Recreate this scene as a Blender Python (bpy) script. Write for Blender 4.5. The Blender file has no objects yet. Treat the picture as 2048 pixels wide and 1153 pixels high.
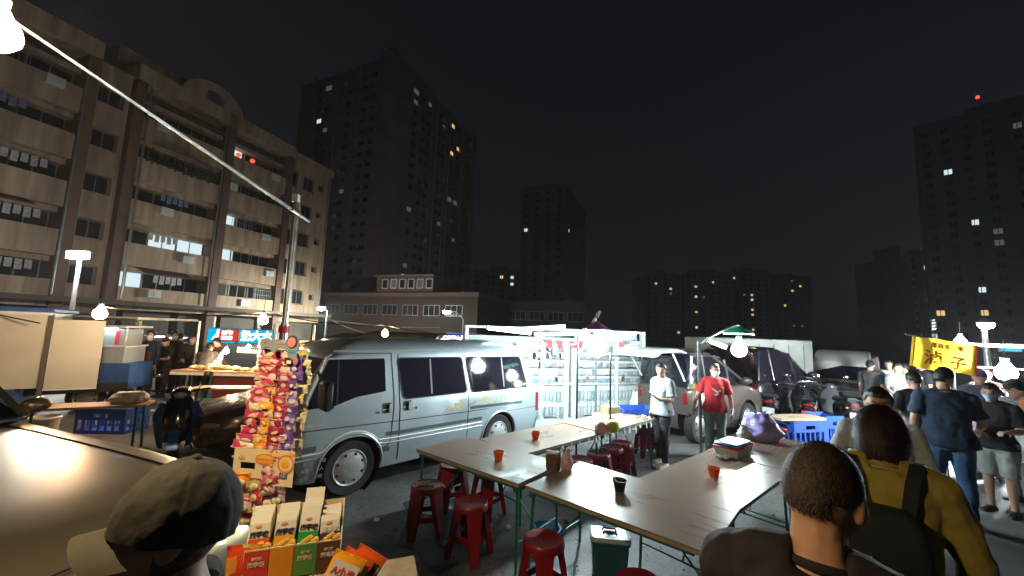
import bpy, bmesh, math, random
from mathutils import Vector, Matrix, noise, Quaternion
import numpy as np
random.seed(7)
SC = bpy.context.scene
COL = SC.collection
PI = math.pi

# ---------------------------------------------------------------- camera
CAM_H = 2.05; PITCH = math.radians(6.5); ROLL = math.radians(2.0); FPX = 770.0
cam_data = bpy.data.cameras.new('camera'); cam = bpy.data.objects.new('camera', cam_data); COL.objects.link(cam)
cam_data.sensor_width = 36.0; cam_data.lens = FPX/2048*36; cam_data.clip_end = 2000; cam_data.clip_start = 0.05
CAM_M = Matrix.Rotation(PI/2+PITCH, 4, 'X') @ Matrix.Rotation(ROLL, 4, 'Z')
cam.matrix_world = Matrix.Translation((0, 0, CAM_H)) @ CAM_M
SC.camera = cam

# ---------------------------------------------------------------- night sky
world = bpy.data.worlds.new('World'); SC.world = world; world.use_nodes = True
wn = world.node_tree.nodes; wl = world.node_tree.links
sky = wn.new('ShaderNodeTexSky'); sky.sky_type = 'NISHITA'; sky.sun_disc = False
sky.sun_elevation = math.radians(-3.0); sky.sun_rotation = math.radians(120)
glow = wn.new('ShaderNodeRGB'); glow.outputs[0].default_value = (0.0016, 0.0020, 0.0036, 1)   # even city glow of the night sky
addn = wn.new('ShaderNodeMix'); addn.data_type = 'RGBA'; addn.blend_type = 'ADD'; addn.inputs[0].default_value = 1.0
skym = wn.new('ShaderNodeMix'); skym.data_type = 'RGBA'; skym.blend_type = 'MULTIPLY'; skym.inputs[0].default_value = 1.0
skym.inputs[7].default_value = (0.05, 0.05, 0.05, 1)
wl.new(sky.outputs[0], skym.inputs[6]); wl.new(skym.outputs[2], addn.inputs[6]); wl.new(glow.outputs[0], addn.inputs[7])
wl.new(addn.outputs[2], wn['Background'].inputs[0]); wn['Background'].inputs[1].default_value = 1.0

vs = SC.view_settings; SC.display_settings.display_device = 'sRGB'
vs.view_transform = 'Standard'; vs.look = 'None'; vs.gamma = 1; vs.exposure = 0.3; vs.use_curve_mapping = False
SC.render.engine = 'CYCLES'
cy = SC.cycles
HAZE = 0.0007
cy.use_denoising = True; cy.max_bounces = 6; cy.diffuse_bounces = 2; cy.glossy_bounces = 3; cy.transmission_bounces = 4
cy.volume_bounces = 0; cy.transparent_max_bounces = 6; cy.sample_clamp_indirect = 3.0; cy.sample_clamp_direct = 0
cy.caustics_reflective = False; cy.caustics_refractive = False; cy.use_light_tree = True

# ---------------------------------------------------------------- places measured in the photograph
def ray(px, py):
    return CAM_M.to_3x3() @ Vector(((px-1024)/FPX, -(py-576.5)/FPX, -1))
def at(px, py, z=0.0):
    d = ray(px, py); return d*((z-CAM_H)/d.z) + Vector((0, 0, CAM_H))
def atd(px, py, Y):
    d = ray(px, py); return d*(Y/d.y) + Vector((0, 0, CAM_H))
def on_plane(px, py, p0, n):
    d = ray(px, py); o = Vector((0, 0, CAM_H)); n = Vector(n)
    return o + d*((Vector(p0)-o).dot(n)/d.dot(n))

# ---------------------------------------------------------------- materials
def mat(name, col, rough=.6, metal=0., var=.12, scale=6., bump=.0, coat=0., spec=.5, emit=0., col2=None, trans=0., alpha=1., bscale=None, detail=6, sheen=0., rv=.08):
    m = bpy.data.materials.new(name); m.use_nodes = True
    nt = m.node_tree; N = nt.nodes; L = nt.links; b = N['Principled BSDF']
    b.inputs['Roughness'].default_value = rough; b.inputs['Metallic'].default_value = metal
    b.inputs['Specular IOR Level'].default_value = spec; b.inputs['Coat Weight'].default_value = coat
    b.inputs['Coat Roughness'].default_value = .06
    b.inputs['Transmission Weight'].default_value = trans; b.inputs['Alpha'].default_value = alpha
    b.inputs['Sheen Weight'].default_value = sheen
    c = tuple(col)+(1,)
    if var > 0 or bump > 0:
        tc = N.new('ShaderNodeTexCoord'); n1 = N.new('ShaderNodeTexNoise')
        n1.inputs['Scale'].default_value = scale; n1.inputs['Detail'].default_value = detail
        L.new(tc.outputs['Object'], n1.inputs['Vector'])
        r = N.new('ShaderNodeValToRGB'); r.color_ramp.elements[0].position = .32; r.color_ramp.elements[1].position = .7
        lo = tuple(max(0, x*(1-var)) for x in col)+(1,)
        hi = tuple(min(1, x*(1+var)) for x in col)+(1,) if col2 is None else tuple(col2)+(1,)
        r.color_ramp.elements[0].color = lo; r.color_ramp.elements[1].color = hi
        L.new(n1.outputs['Fac'], r.inputs['Fac']); L.new(r.outputs['Color'], b.inputs['Base Color'])
        mr = N.new('ShaderNodeMapRange'); mr.inputs[3].default_value = max(.02, rough-rv); mr.inputs[4].default_value = min(1, rough+rv*1.2)
        L.new(n1.outputs['Fac'], mr.inputs[0]); L.new(mr.outputs[0], b.inputs['Roughness'])
        if bump > 0:
            n2 = N.new('ShaderNodeTexNoise'); n2.inputs['Scale'].default_value = bscale or scale*5; n2.inputs['Detail'].default_value = 5
            L.new(tc.outputs['Object'], n2.inputs['Vector'])
            bp = N.new('ShaderNodeBump'); bp.inputs['Strength'].default_value = bump; bp.inputs['Distance'].default_value = .01
            L.new(n2.outputs['Fac'], bp.inputs['Height']); L.new(bp.outputs[0], b.inputs['Normal'])
    else:
        b.inputs['Base Color'].default_value = c
    if emit > 0:
        b.inputs['Emission Color'].default_value = c; b.inputs['Emission Strength'].default_value = emit
    return m
def lamp_mat(name, col, strength):
    m = bpy.data.materials.new(name); m.use_nodes = True
    N = m.node_tree.nodes; N.clear()
    e = N.new('ShaderNodeEmission'); e.inputs[0].default_value = tuple(col)+(1,); e.inputs[1].default_value = strength
    o = N.new('ShaderNodeOutputMaterial'); m.node_tree.links.new(e.outputs[0], o.inputs[0])
    return m

# ---------------------------------------------------------------- mesh building
class MB:
    def __init__(s): s.v = []; s.f = []; s.mi = []; s.cur = 0
    def add(s, vs, fs, M=None):
        o = len(s.v)
        s.v += [tuple(M @ Vector(p)) for p in vs] if M is not None else [tuple(p) for p in vs]
        s.f += [tuple(i+o for i in f) for f in fs]; s.mi += [s.cur]*len(fs)
        return s
    def box(s, x0, x1, y0, y1, z0, z1, M=None, b=0.0):
        if b > 0:
            # chamfered box
            vs = []; 
            def ring(ix, iy, z): 
                return [(x0+ix+b*0, y0+iy, z)]
            P = []
            for (zz, k) in ((z0, b), (z0+b, 0), (z1-b, 0), (z1, b)):
                X0, X1, Y0, Y1 = x0+k, x1-k, y0+k, y1-k
                c = b
                if k == b: pts = [(X0+0, Y0), (X1, Y0), (X1, Y0), (X1, Y1), (X1, Y1), (X0, Y1), (X0, Y1), (X0, Y0)]
                else: pts = [(x0+c, y0), (x1-c, y0), (x1, y0+c), (x1, y1-c), (x1-c, y1), (x0+c, y1), (x0, y1-c), (x0, y0+c)]
                P += [(p[0], p[1], zz) for p in pts]
            F = []
            for r in range(3):
                for i in range(8):
                    j = (i+1) % 8; F.append((r*8+i, r*8+j, r*8+8+j, r*8+8+i))
            F.append(tuple(reversed(range(8)))); F.append(tuple(range(24, 32)))
            return s.add(P, F, M)
        vs = [(x0, y0, z0), (x1, y0, z0), (x1, y1, z0), (x0, y1, z0), (x0, y0, z1), (x1, y0, z1), (x1, y1, z1), (x0, y1, z1)]
        return s.add(vs, [(0, 3, 2, 1), (4, 5, 6, 7), (0, 1, 5, 4), (1, 2, 6, 5), (2, 3, 7, 6), (3, 0, 4, 7)], M)
    def tube(s, pts, r, n=8, M=None, cap=True, flat=1.0):
        pts = [Vector(p) for p in pts]; rs = r if isinstance(r, (list, tuple)) else [r]*len(pts)
        vs = []; fs = []; up = None
        for i, p in enumerate(pts):
            t = (pts[min(i+1, len(pts)-1)]-pts[max(i-1, 0)])
            t = t.normalized() if t.length > 1e-9 else Vector((0, 0, 1))
            if up is None:
                up = Vector((0, 0, 1)) if abs(t.z) < .9 else Vector((1, 0, 0))
            a = t.cross(up).normalized(); bb = a.cross(t).normalized(); up = bb
            for k in range(n):
                an = 2*PI*k/n; vs.append(p + a*math.cos(an)*rs[i] + bb*math.sin(an)*rs[i]*flat)
        for i in range(len(pts)-1):
            for k in range(n):
                k2 = (k+1) % n; fs.append((i*n+k, i*n+k2, i*n+n+k2, i*n+n+k))
        if cap: fs.append(tuple(reversed(range(n)))); fs.append(tuple(range((len(pts)-1)*n, len(pts)*n)))
        return s.add(vs, fs, M)
    def lathe(s, prof, n=24, M=None, cap=True, sx=1., sy=1.):
        vs = []; fs = []
        for (r, z) in prof:
            for k in range(n): vs.append((r*math.cos(2*PI*k/n)*sx, r*math.sin(2*PI*k/n)*sy, z))
        for i in range(len(prof)-1):
            for k in range(n):
                k2 = (k+1) % n; fs.append((i*n+k, i*n+k2, i*n+n+k2, i*n+n+k))
        if cap: fs.append(tuple(reversed(range(n)))); fs.append(tuple(range((len(prof)-1)*n, len(prof)*n)))
        return s.add(vs, fs, M)
    def loft(s, rings, cap=True, M=None, closed=True):
        n = len(rings[0]); vs = [p for r in rings for p in r]; fs = []
        for i in range(len(rings)-1):
            for k in range(n if closed else n-1):
                k2 = (k+1) % n; fs.append((i*n+k, i*n+k2, i*n+n+k2, i*n+n+k))
        if cap: fs.append(tuple(reversed(range(n)))); fs.append(tuple(range((len(rings)-1)*n, len(rings)*n)))
        return s.add(vs, fs, M)
    def ell(s, c, r, nu=16, nv=10, M=None):
        c = Vector(c); vs = []; fs = []
        for j in range(nv+1):
            t = PI*j/nv; 
            for i in range(nu):
                p = 2*PI*i/nu; vs.append((c.x+r[0]*math.sin(t)*math.cos(p), c.y+r[1]*math.sin(t)*math.sin(p), c.z+r[2]*math.cos(t)))
        for j in range(nv):
            for i in range(nu):
                k = (i+1) % nu; fs.append((j*nu+i, j*nu+nu+i, j*nu+nu+k, j*nu+k))
        return s.add(vs, fs, M)
    def prism(s, poly, y0, y1, M=None, axis='y'):
        # polygon in (x, z) pushed along y
        n = len(poly); vs = [(p[0], y0, p[1]) for p in poly]+[(p[0], y1, p[1]) for p in poly]
        fs = [tuple(range(n)), tuple(reversed(range(n, 2*n)))]+[(i, i+n, (i+1) % n+n, (i+1) % n) for i in range(n)]
        return s.add(vs, fs, M)
    def grid(s, fn, nu, nv, M=None):
        vs = [fn(i/nu, j/nv) for j in range(nv+1) for i in range(nu+1)]
        fs = [(j*(nu+1)+i, j*(nu+1)+i+1, (j+1)*(nu+1)+i+1, (j+1)*(nu+1)+i) for j in range(nv) for i in range(nu)]
        return s.add(vs, fs, M)
    def mesh(s, name, mats, smooth=None):
        me = bpy.data.meshes.new(name); me.from_pydata(s.v, [], s.f)
        bm = bmesh.new(); bm.from_mesh(me)
        bmesh.ops.remove_doubles(bm, verts=bm.verts, dist=1e-6)
        bmesh.ops.recalc_face_normals(bm, faces=bm.faces) if len(bm.faces) < 60000 else None
        bm.to_mesh(me); bm.free()
        for m in (mats if isinstance(mats, (list, tuple)) else [mats]): me.materials.append(m)
        return me
def shade(me, ang=40):
    me.polygons.foreach_set('use_smooth', [True]*len(me.polygons))
    me.set_sharp_from_angle(angle=math.radians(ang))
def link(name, me, parent=None, label=None, cat=None, group=None, kind=None, loc=None, rz=0):
    o = bpy.data.objects.new(name, me); COL.objects.link(o)
    if parent is not None: o.parent = parent
    if loc is not None: o.location = loc
    if rz: o.rotation_euler = (0, 0, rz)
    return tag(o, label, cat, group, kind)
def tag(o, label=None, cat=None, group=None, kind=None):
    if label: o['label'] = label
    if cat: o['category'] = cat
    if group: o['group'] = group
    if kind: o['kind'] = kind
    return o
def part(name, mb, mats, parent=None, ang=40, **k):
    if len(set(mb.mi)) > 1:
        me = bpy.data.meshes.new(name); me.from_pydata(mb.v, [], mb.f)
        for m in mats: me.materials.append(m)
        me.polygons.foreach_set('material_index', mb.mi)
        bm = bmesh.new(); bm.from_mesh(me); bmesh.ops.recalc_face_normals(bm, faces=bm.faces); bm.to_mesh(me); bm.free()
    else: me = mb.mesh(name, mats)
    if ang: shade(me, ang)
    return link(name, me, parent, **k)
def thing(name, label, cat, loc=(0, 0, 0), rz=0, group=None):
    o = bpy.data.objects.new(name, None); COL.objects.link(o); o.location = loc; o.rotation_euler = (0, 0, rz)
    o.empty_display_size = .1
    return tag(o, label, cat, group)
def dup(o, loc=None, rz=None, label=None, group=None, parent=None):
    c = o.copy(); COL.objects.link(c)
    if parent is not None: c.parent = parent
    if loc is not None: c.location = loc
    if rz is not None: c.rotation_euler = (0, 0, rz)
    if label: c['label'] = label
    if group: c['group'] = group
    for ch in list(o.children): dup(ch, parent=c)
    return c
def setmat(o, old, new):
    me = o.data
    o.data = me.copy()
    for i, m in enumerate(o.data.materials):
        if m == old: o.data.materials[i] = new
def BX(*a, **k): return MB().box(*a, **k)
def TB(*a, **k): return MB().tube(*a, **k)
def Tm(x, y, z): return Matrix.Translation((x, y, z))
def Rz(a): return Matrix.Rotation(a, 4, 'Z')
def Rx(a): return Matrix.Rotation(a, 4, 'X')
def Ry(a): return Matrix.Rotation(a, 4, 'Y')
def frame_m(o, x, y, z):
    return Matrix(((x[0], y[0], z[0], o[0]), (x[1], y[1], z[1], o[1]), (x[2], y[2], z[2], o[2]), (0, 0, 0, 1)))
def text_mesh(txt, size, depth=.0, name='lettering', bold=0.0, align='CENTER', spacing=1.0):
    cu = bpy.data.curves.new(name, 'FONT'); cu.body = txt; cu.size = size; cu.extrude = depth; cu.align_x = align; cu.align_y = 'CENTER'
    cu.offset = bold; cu.space_character = spacing; cu.resolution_u = 2
    o = bpy.data.objects.new(name, cu); COL.objects.link(o)
    dg = bpy.context.evaluated_depsgraph_get(); me = bpy.data.meshes.new_from_object(o.evaluated_get(dg))
    bpy.data.objects.remove(o); me.name = name
    return me
def lettering(txt, size, m, parent, M, depth=.002, bold=0.0, name='lettering', **k):
    me = text_mesh(txt, size, depth, name, bold); me.transform(M); me.materials.clear(); me.materials.append(m)
    return link(name, me, parent, **k)
def remesh(mb, voxel, mats, name, smooth=3, fac=.5):
    me = bpy.data.meshes.new(name); me.from_pydata(mb.v, [], mb.f)
    bm = bmesh.new(); bm.from_mesh(me); bm.to_mesh(me); bm.free()
    o = bpy.data.objects.new(name, me); COL.objects.link(o)
    r = o.modifiers.new('r', 'REMESH'); r.mode = 'VOXEL'; r.voxel_size = voxel
    if smooth: q = o.modifiers.new('s', 'SMOOTH'); q.iterations = smooth; q.factor = fac
    dg = bpy.context.evaluated_depsgraph_get(); out = bpy.data.meshes.new_from_object(o.evaluated_get(dg))
    bpy.data.objects.remove(o); out.name = name
    out.materials.clear()
    for m in (mats if isinstance(mats, (list, tuple)) else [mats]): out.materials.append(m)
    out.polygons.foreach_set('use_smooth', [True]*len(out.polygons))
    return out
def displace(me, amp, scale, seed=0, fn=None):
    n = len(me.vertices); co = np.empty(n*3); me.vertices.foreach_get('co', co); no = np.empty(n*3); me.vertices.foreach_get('normal', no)
    co = co.reshape(-1, 3); no = no.reshape(-1, 3); out = co.copy()
    for i in range(n):
        p = Vector(co[i]); a = amp*(noise.noise(p*scale+Vector((seed, seed*1.7, -seed)))+.5*noise.noise(p*scale*2.3+Vector((-seed, 3, seed))))
        if fn: a *= fn(p)
        out[i] += no[i]*a
    me.vertices.foreach_set('co', out.ravel()); me.update()
# ================================================================ materials shared by many things
M = {}
M['asphalt'] = mat('asphalt', (.040, .040, .041), .72, var=.45, scale=2.2, bump=.5, bscale=55)
M['concrete'] = mat('concrete', (.17, .165, .15), .85, var=.35, scale=3, bump=.5, bscale=40)
M['wall_beige'] = mat('beige tile wall', (.43, .31, .22), .7, var=.34, scale=.8, bump=.1)
for n_ in M['wall_beige'].node_tree.nodes:
    if n_.type == 'TEX_NOISE' and n_.inputs['Scale'].default_value < 2:
        nt_ = M['wall_beige'].node_tree; q_ = nt_.nodes.new('ShaderNodeMapping'); q_.inputs['Scale'].default_value = (2.2, 2.2, .22); t_ = nt_.nodes.new('ShaderNodeTexCoord'); nt_.links.new(t_.outputs['Object'], q_.inputs[0]); nt_.links.new(q_.outputs[0], n_.inputs['Vector'])
M['wall_brown'] = mat('brown tile wall', (.15, .085, .065), .7, var=.2, scale=.8)
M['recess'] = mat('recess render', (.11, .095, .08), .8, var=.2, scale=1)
M['glass_dark'] = mat('dark glass', (.02, .022, .026), .08, var=0, spec=.6)
M['frame_grey'] = mat('grey aluminium', (.28, .28, .28), .45, metal=.6, var=.1)
M['frame_white'] = mat('white frame', (.62, .63, .62), .5, var=.08)
M['lit_white'] = lamp_mat('lit window cool', (.78, .95, 1.0), .75)
M['lit_dim'] = lamp_mat('lit window dim', (.62, .72, .62), .10)
M['lit_warm'] = lamp_mat('lit window warm', (1.0, .62, .25), .75)
M['lit_red'] = lamp_mat('red lantern', (1.0, .12, .04), 1.1)
M['tower'] = mat('dark red tile tower', (.42, .28, .25), .7, var=.18, scale=.25)
M['tower_blue'] = mat('grey tower wall', (.26, .29, .36), .75, var=.15, scale=.2)
M['black'] = mat('black plastic', (.012, .012, .013), .45, var=.1)
M['rubber'] = mat('tyre rubber', (.018, .018, .019), .85, var=.3, scale=14, bump=.3)
M['chrome'] = mat('chrome', (.75, .75, .76), .12, metal=1, var=0)
M['steel'] = mat('galvanised steel', (.5, .51, .52), .35, metal=.85, var=.2, scale=9)
M['green_steel'] = mat('green painted steel', (.015, .19, .13), .4, var=.25, scale=12, bump=.1)
M['white_paint'] = mat('white paint', (.74, .76, .76), .4, var=.07)
M['cream'] = mat('cream sheet metal', (.60, .62, .54), .35, var=.08, scale=2)
M['blue_paint'] = mat('blue paint', (.035, .10, .30), .45, var=.2)
M['blue_crate'] = mat('blue crate plastic', (.025, .085, .42), .45, var=.12)
M['green_crate'] = mat('green crate plastic', (.10, .32, .22), .5, var=.12)
M['red_plastic'] = mat('red stool plastic', (.27, .010, .014), .3, var=.16, scale=9, spec=.5)
M['maroon_plastic'] = mat('maroon stool plastic', (.21, .012, .03), .33, var=.12)
M['orange_plastic'] = mat('orange bowl plastic', (.85, .10, .02), .3, var=.05)
M['skin'] = mat('skin', (.52, .30, .21), .5, var=.09, scale=16, bump=.06)
M['skin_tan'] = mat('tanned skin', (.42, .22, .13), .5, var=.1, scale=16, bump=.06)
M['hair'] = mat('black hair', (.012, .010, .009), .45, var=.3, scale=40, bump=.5, bscale=90)
M['hair_brown'] = mat('dark brown hair', (.030, .014, .009), .4, var=.45, scale=30, bump=.5, bscale=90)
M['eye'] = mat('eye', (.02, .014, .01), .1, var=0)
M['mask'] = mat('white mask', (.74, .77, .80), .8, var=.04)
M['mask_blue'] = mat('light blue mask', (.40, .60, .74), .8, var=.05)
M['paper'] = mat('white paper', (.72, .70, .64), .7, var=.05)
M['plastic_bag'] = mat('thin white bag', (.74, .74, .74), .3, var=.05, bump=.4, scale=12)
M['pink_bag'] = mat('pink bag', (.72, .45, .52), .35, var=.08, bump=.3, scale=12)

def windowed(name, w, h, mframe, mglass, mull=1, t=.06, d=.08, y=0.0):
    """frame mesh and pane mesh of one window centred on the origin, facing -y"""
    f = MB(); f.box(-w/2, w/2, y-d, y, -h/2, -h/2+t); f.box(-w/2, w/2, y-d, y, h/2-t, h/2)
    f.box(-w/2, -w/2+t, y-d, y, -h/2+t, h/2-t); f.box(w/2-t, w/2, y-d, y, -h/2+t, h/2-t)
    for i in range(mull):
        x = -w/2+w*(i+1)/(mull+1); f.box(x-t/2, x+t/2, y-d+.01, y, -h/2+t, h/2-t)
    p = MB(); p.box(-w/2+t, w/2-t, y-.035, y-.015, -h/2+t, h/2-t)
    return f.mesh(name, mframe), p.mesh('pane', mglass)
def paned(me, m):
    c = me.copy(); c.materials.clear(); c.materials.append(m); return c
class WinKit:
    def __init__(s, w, h, mull=1, t=.06, frame=None):
        s.f, s.p = windowed('window', w, h, frame or M['frame_grey'], M['glass_dark'], mull, t)
        s.lit = {}
    def put(s, parent, Mx, lit=None):
        o = link('window', s.f, parent); o.matrix_local = Mx
        me = s.p
        if lit:
            if lit not in s.lit: s.lit[lit] = paned(s.p, M[lit])
            me = s.lit[lit]
        link('pane', me, o)
        return o

# ---------------------------------------------------------------- ground
g = MB(); g.box(-400, 400, -30, 600, -.3, 0); go = part('ground', g, M['asphalt'], ang=0)
tag(go, 'dark worn asphalt of the night market lot', kind='structure')
nt = M['asphalt'].node_tree; N = nt.nodes; L = nt.links
b = N['Principled BSDF']; tc = N.new('ShaderNodeTexCoord')
big = N.new('ShaderNodeTexNoise'); big.inputs['Scale'].default_value = .55; big.inputs['Detail'].default_value = 8; big.inputs['Roughness'].default_value = .65
fine = N.new('ShaderNodeTexVoronoi'); fine.inputs['Scale'].default_value = 42
L.new(tc.outputs['Object'], big.inputs['Vector']); L.new(tc.outputs['Object'], fine.inputs['Vector'])
rp = N.new('ShaderNodeValToRGB'); rp.color_ramp.elements[0].position = .38; rp.color_ramp.elements[1].position = .66
rp.color_ramp.elements[0].color = (.024, .025, .026, 1); rp.color_ramp.elements[1].color = (.13, .135, .135, 1)
L.new(big.outputs['Fac'], rp.inputs['Fac'])
mx = N.new('ShaderNodeMix'); mx.data_type = 'RGBA'; mx.blend_type = 'OVERLAY'; mx.inputs[0].default_value = .45
L.new(rp.outputs['Color'], mx.inputs[6]); L.new(fine.outputs['Color'], mx.inputs[7])
sat = N.new('ShaderNodeHueSaturation'); sat.inputs['Saturation'].default_value = .12
L.new(mx.outputs[2], sat.inputs['Color']); L.new(sat.outputs[0], b.inputs['Base Color'])
rr = N.new('ShaderNodeMapRange'); rr.inputs[1].default_value = .35; rr.inputs[2].default_value = .62; rr.inputs[3].default_value = .42; rr.inputs[4].default_value = .85
L.new(big.outputs['Fac'], rr.inputs[0]); L.new(rr.outputs[0], b.inputs['Roughness'])
# raised concrete pavement in front of the stools
pts = [(-3.6, .2), (1.2, .2), (1.0, 1.9), (.55, 2.55), (.10, 2.95), (-.35, 3.28), (-.8, 3.7), (-1.3, 3.95), (-2.0, 4.05), (-2.8, 3.9), (-3.6, 3.6)]
pv = MB(); n = len(pts)
rag = []
for i in range(n):
    a, c = Vector(pts[i]), Vector(pts[(i+1) % n])
    k = max(1, int((c-a).length/.12))
    for j in range(k):
        p = a.lerp(c, j/k); q = noise.noise(Vector((p.x*3, p.y*3, 0)))*.07; rag.append((p.x+q, p.y+q*.7))
n = len(rag)
pv.add([(p[0], p[1], .0) for p in rag]+[(p[0], p[1], .045+.012*noise.noise(Vector((p[0]*5, p[1]*5, 1)))) for p in rag], [tuple(range(n, 2*n))]+[(i, (i+1) % n, n+(i+1) % n, n+i) for i in range(n)])
tag(part('pavement', pv, M['concrete'], ang=30), 'broken edged grey concrete pavement in front of the stools', kind='structure')

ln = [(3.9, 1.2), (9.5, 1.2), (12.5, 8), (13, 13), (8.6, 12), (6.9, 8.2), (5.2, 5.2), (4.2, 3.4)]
tag(part('lane', MB().add([(x, y, 0.0) for x, y in ln]+[(x, y, .005) for x, y in ln], [tuple(range(8, 16))]+[(i, (i+1) % 8, 8+(i+1) % 8, 8+i) for i in range(8)]), mat('pale worn concrete', (.15, .155, .15), .8, var=.4, scale=1.6, bump=.4, bscale=40), ang=0), 'pale worn concrete lane, lightened as if lamplit, where the crowd walks', kind='structure')  # concrete sheet whose lighter colour also stands in for lamplight on the ground
# ---------------------------------------------------------------- beige apartment block on the left
HB = math.radians(19); bx_dir = Vector((-math.sin(HB), -math.cos(HB), 0)); by_dir = Vector((-math.cos(HB), math.sin(HB), 0)); 
B0 = Vector((-22.4, 45, 0))
apt = thing('apartment_block', 'beige six storey apartment block with brown pilasters and long window bands', 'building')
BM = frame_m(B0, bx_dir, by_dir, Vector((0, 0, 1)))   # local x along facade towards the camera, y into the building
apt.matrix_local = BM
LEN = 46.0; FH = 3.2; TOP = 19.9
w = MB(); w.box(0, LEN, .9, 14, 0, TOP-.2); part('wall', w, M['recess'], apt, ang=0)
bays = [(6.1, 12.3), (12.3, 19.0), (21.6, 28.5), (28.5, 35.2), (35.2, 41.9)]
wallm = M['wall_beige']
for f in range(1, 6):
    zb = f*FH+.0
    for (a, c) in bays:
        part('parapet', BX(a+.3, c-.3, -.55, .88, zb-.55, zb+1.15), wallm, apt, ang=0)
        part('soffit', BX(a+.3, c-.3, .0, .88, zb+2.3, zb+2.64), wallm, apt, ang=0)
# end section and stair slot: flush walls pierced by windows (built from strips so the openings are real)
def strip_wall(x0, x1, z0, z1, holes, y0, y1):
    """wall panel with rectangular holes (xa, xb, za, zb) made of boxes"""
    m = MB(); xs = sorted({x0, x1, *[h[0] for h in holes], *[h[1] for h in holes]}); zs = sorted({z0, z1, *[h[2] for h in holes], *[h[3] for h in holes]})
    for i in range(len(xs)-1):
        run = None
        for j in range(len(zs)-1):
            cx, cz = (xs[i]+xs[i+1])/2, (zs[j]+zs[j+1])/2
            if any(h[0] < cx < h[1] and h[2] < cz < h[3] for h in holes):
                if run is not None: m.box(xs[i], xs[i+1], y0, y1, run, zs[j]); run = None
            elif run is None: run = zs[j]
        if run is not None: m.box(xs[i], xs[i+1], y0, y1, run, zs[-1])
    return m
holes = []
for f in range(1, 6):
    z = f*FH+1.1
    holes += [(.9, 1.66, z+.5, z+1.2), (2.3, 3.8, z-.1, z+1.5), (4.5, 5.56, z-.2, z+1.5)]
part('end_wall', strip_wall(0, 5.9, FH-.9, TOP, holes, .0, .9), wallm, apt, ang=0)
holes2 = [(19.6, 21.0, f*FH+1.0, f*FH+2.3) for f in range(1, 6)]
part('stair_wall', strip_wall(19.2, 21.4, FH-.9, TOP, holes2, -.1, .9), wallm, apt, ang=0)
for x in (6.1, 12.3, 19.0, 21.6, 28.5, 35.2, 41.9):
    part('pilaster', BX(x-.32, x+.32, -.75, .89, 0, TOP-.3), M['wall_brown'], apt, ang=0)
for (a, c) in bays: part('roof_parapet', BX(a-.3, c+.3, -.8, .88, TOP-.28, TOP+.9), wallm, apt, ang=0)
part('roof_parapet', BX(-.2, 5.75, -.2, .88, TOP+.02, TOP+.8), wallm, apt, ang=0)
# arched gable with a round opening on the roof
ar = MB(); ring = []
NA = 28
for i in range(NA+1):
    a = PI*i/NA; ring.append((14.0+2.6*math.cos(a), TOP+.4+2.3*math.sin(a)))
hole = [(14.0+1.0*math.cos(PI*2*i/28), TOP+1.4+1.0*math.sin(PI*2*i/28)) for i in range(28)]
# arch as wedges between the hole and the outline
outl = ring+[(11.4, TOP+.4)]
def out_at(a):
    c, s_ = math.cos(a), math.sin(a)
    best = 9
    cx, cz = 14.0, TOP+1.4
    t = 0.0
    for k in range(1, 600):
        t = k*.01; x, z = cx+c*t, cz+s_*t
        if z < TOP+.4 or (x-14.0)**2/2.6**2+(z-TOP-.4)**2/2.3**2 > 1: break
    return (cx+c*t, cz+s_*t)
A_ = [2*PI*i/56 for i in range(56)]
oo = [out_at(a) for a in A_]; hh = [(14.0+math.cos(a)*.75, TOP+1.4+math.sin(a)*.75) for a in A_]
vs_ = [(p[0], -.7, p[1]) for p in oo]+[(p[0], -.7, p[1]) for p in hh]+[(p[0], -.3, p[1]) for p in oo]+[(p[0], -.3, p[1]) for p in hh]
fs_ = []
for i in range(56):
    j = (i+1) % 56; fs_ += [(i, j, 56+j, 56+i), (112+j, 112+i, 168+i, 168+j), (i, 112+i, 112+j, j), (56+j, 168+j, 168+i, 56+i)]
part('gable', MB().add(vs_, fs_), wallm, apt, ang=30)
part('roof_room', BX(13, 19, 3, 9, TOP-.1, TOP+3.6), wallm, apt, ang=0)
k_big = WinKit(2.1, 1.25, 1); k_mid = WinKit(1.5, 1.45, 1); k_small = WinKit(.76, .66, 0); k_tall = WinKit(1.06, 1.66, 1); k_st = WinKit(1.36, 1.26, 1)
rnd = random.Random(3)
def apt_lit(px, py):
    p = BM.inverted() @ on_plane(px, py, B0, by_dir); return p.x, p.z
lits = {}
for (px, py, m) in [(348, 477, 'lit_white'), (382, 485, 'lit_white'), (467, 441, 'lit_white'), (458, 502, 'lit_white'), (445, 567, 'lit_dim'), (270, 536, 'lit_white'), (432, 632, 'lit_dim'), (483, 321, 'lit_white'), (470, 379, 'lit_dim')]:
    lits[apt_lit(px, py)] = m
slots = []
for f in range(1, 6):
    z = f*FH+1.73
    for (a, c) in bays:
        n = 3; wd = (c-a-.8)/n
        for i in range(n):
            slots.append((a+.4+wd*(i+.5), .86, z, k_big, (f, a)))
    slots += [(1.28, .3, f*FH+1.1+.85, k_small, 0), (3.05, .3, f*FH+1.1+.7, k_mid, 0), (5.03, .3, f*FH+1.1+.65, k_tall, 0), (20.3, .3, f*FH+1.65, k_st, 0)]
litm = {}
for (x, z), m in lits.items():
    b_ = min(range(len(slots)), key=lambda i: abs(slots[i][0]-x)+2*abs(slots[i][2]-z)); litm[b_] = m
for i, (x, y, z, kit, _) in enumerate(slots):
    kit.put(apt, Tm(x, y, z), litm.get(i))
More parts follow.
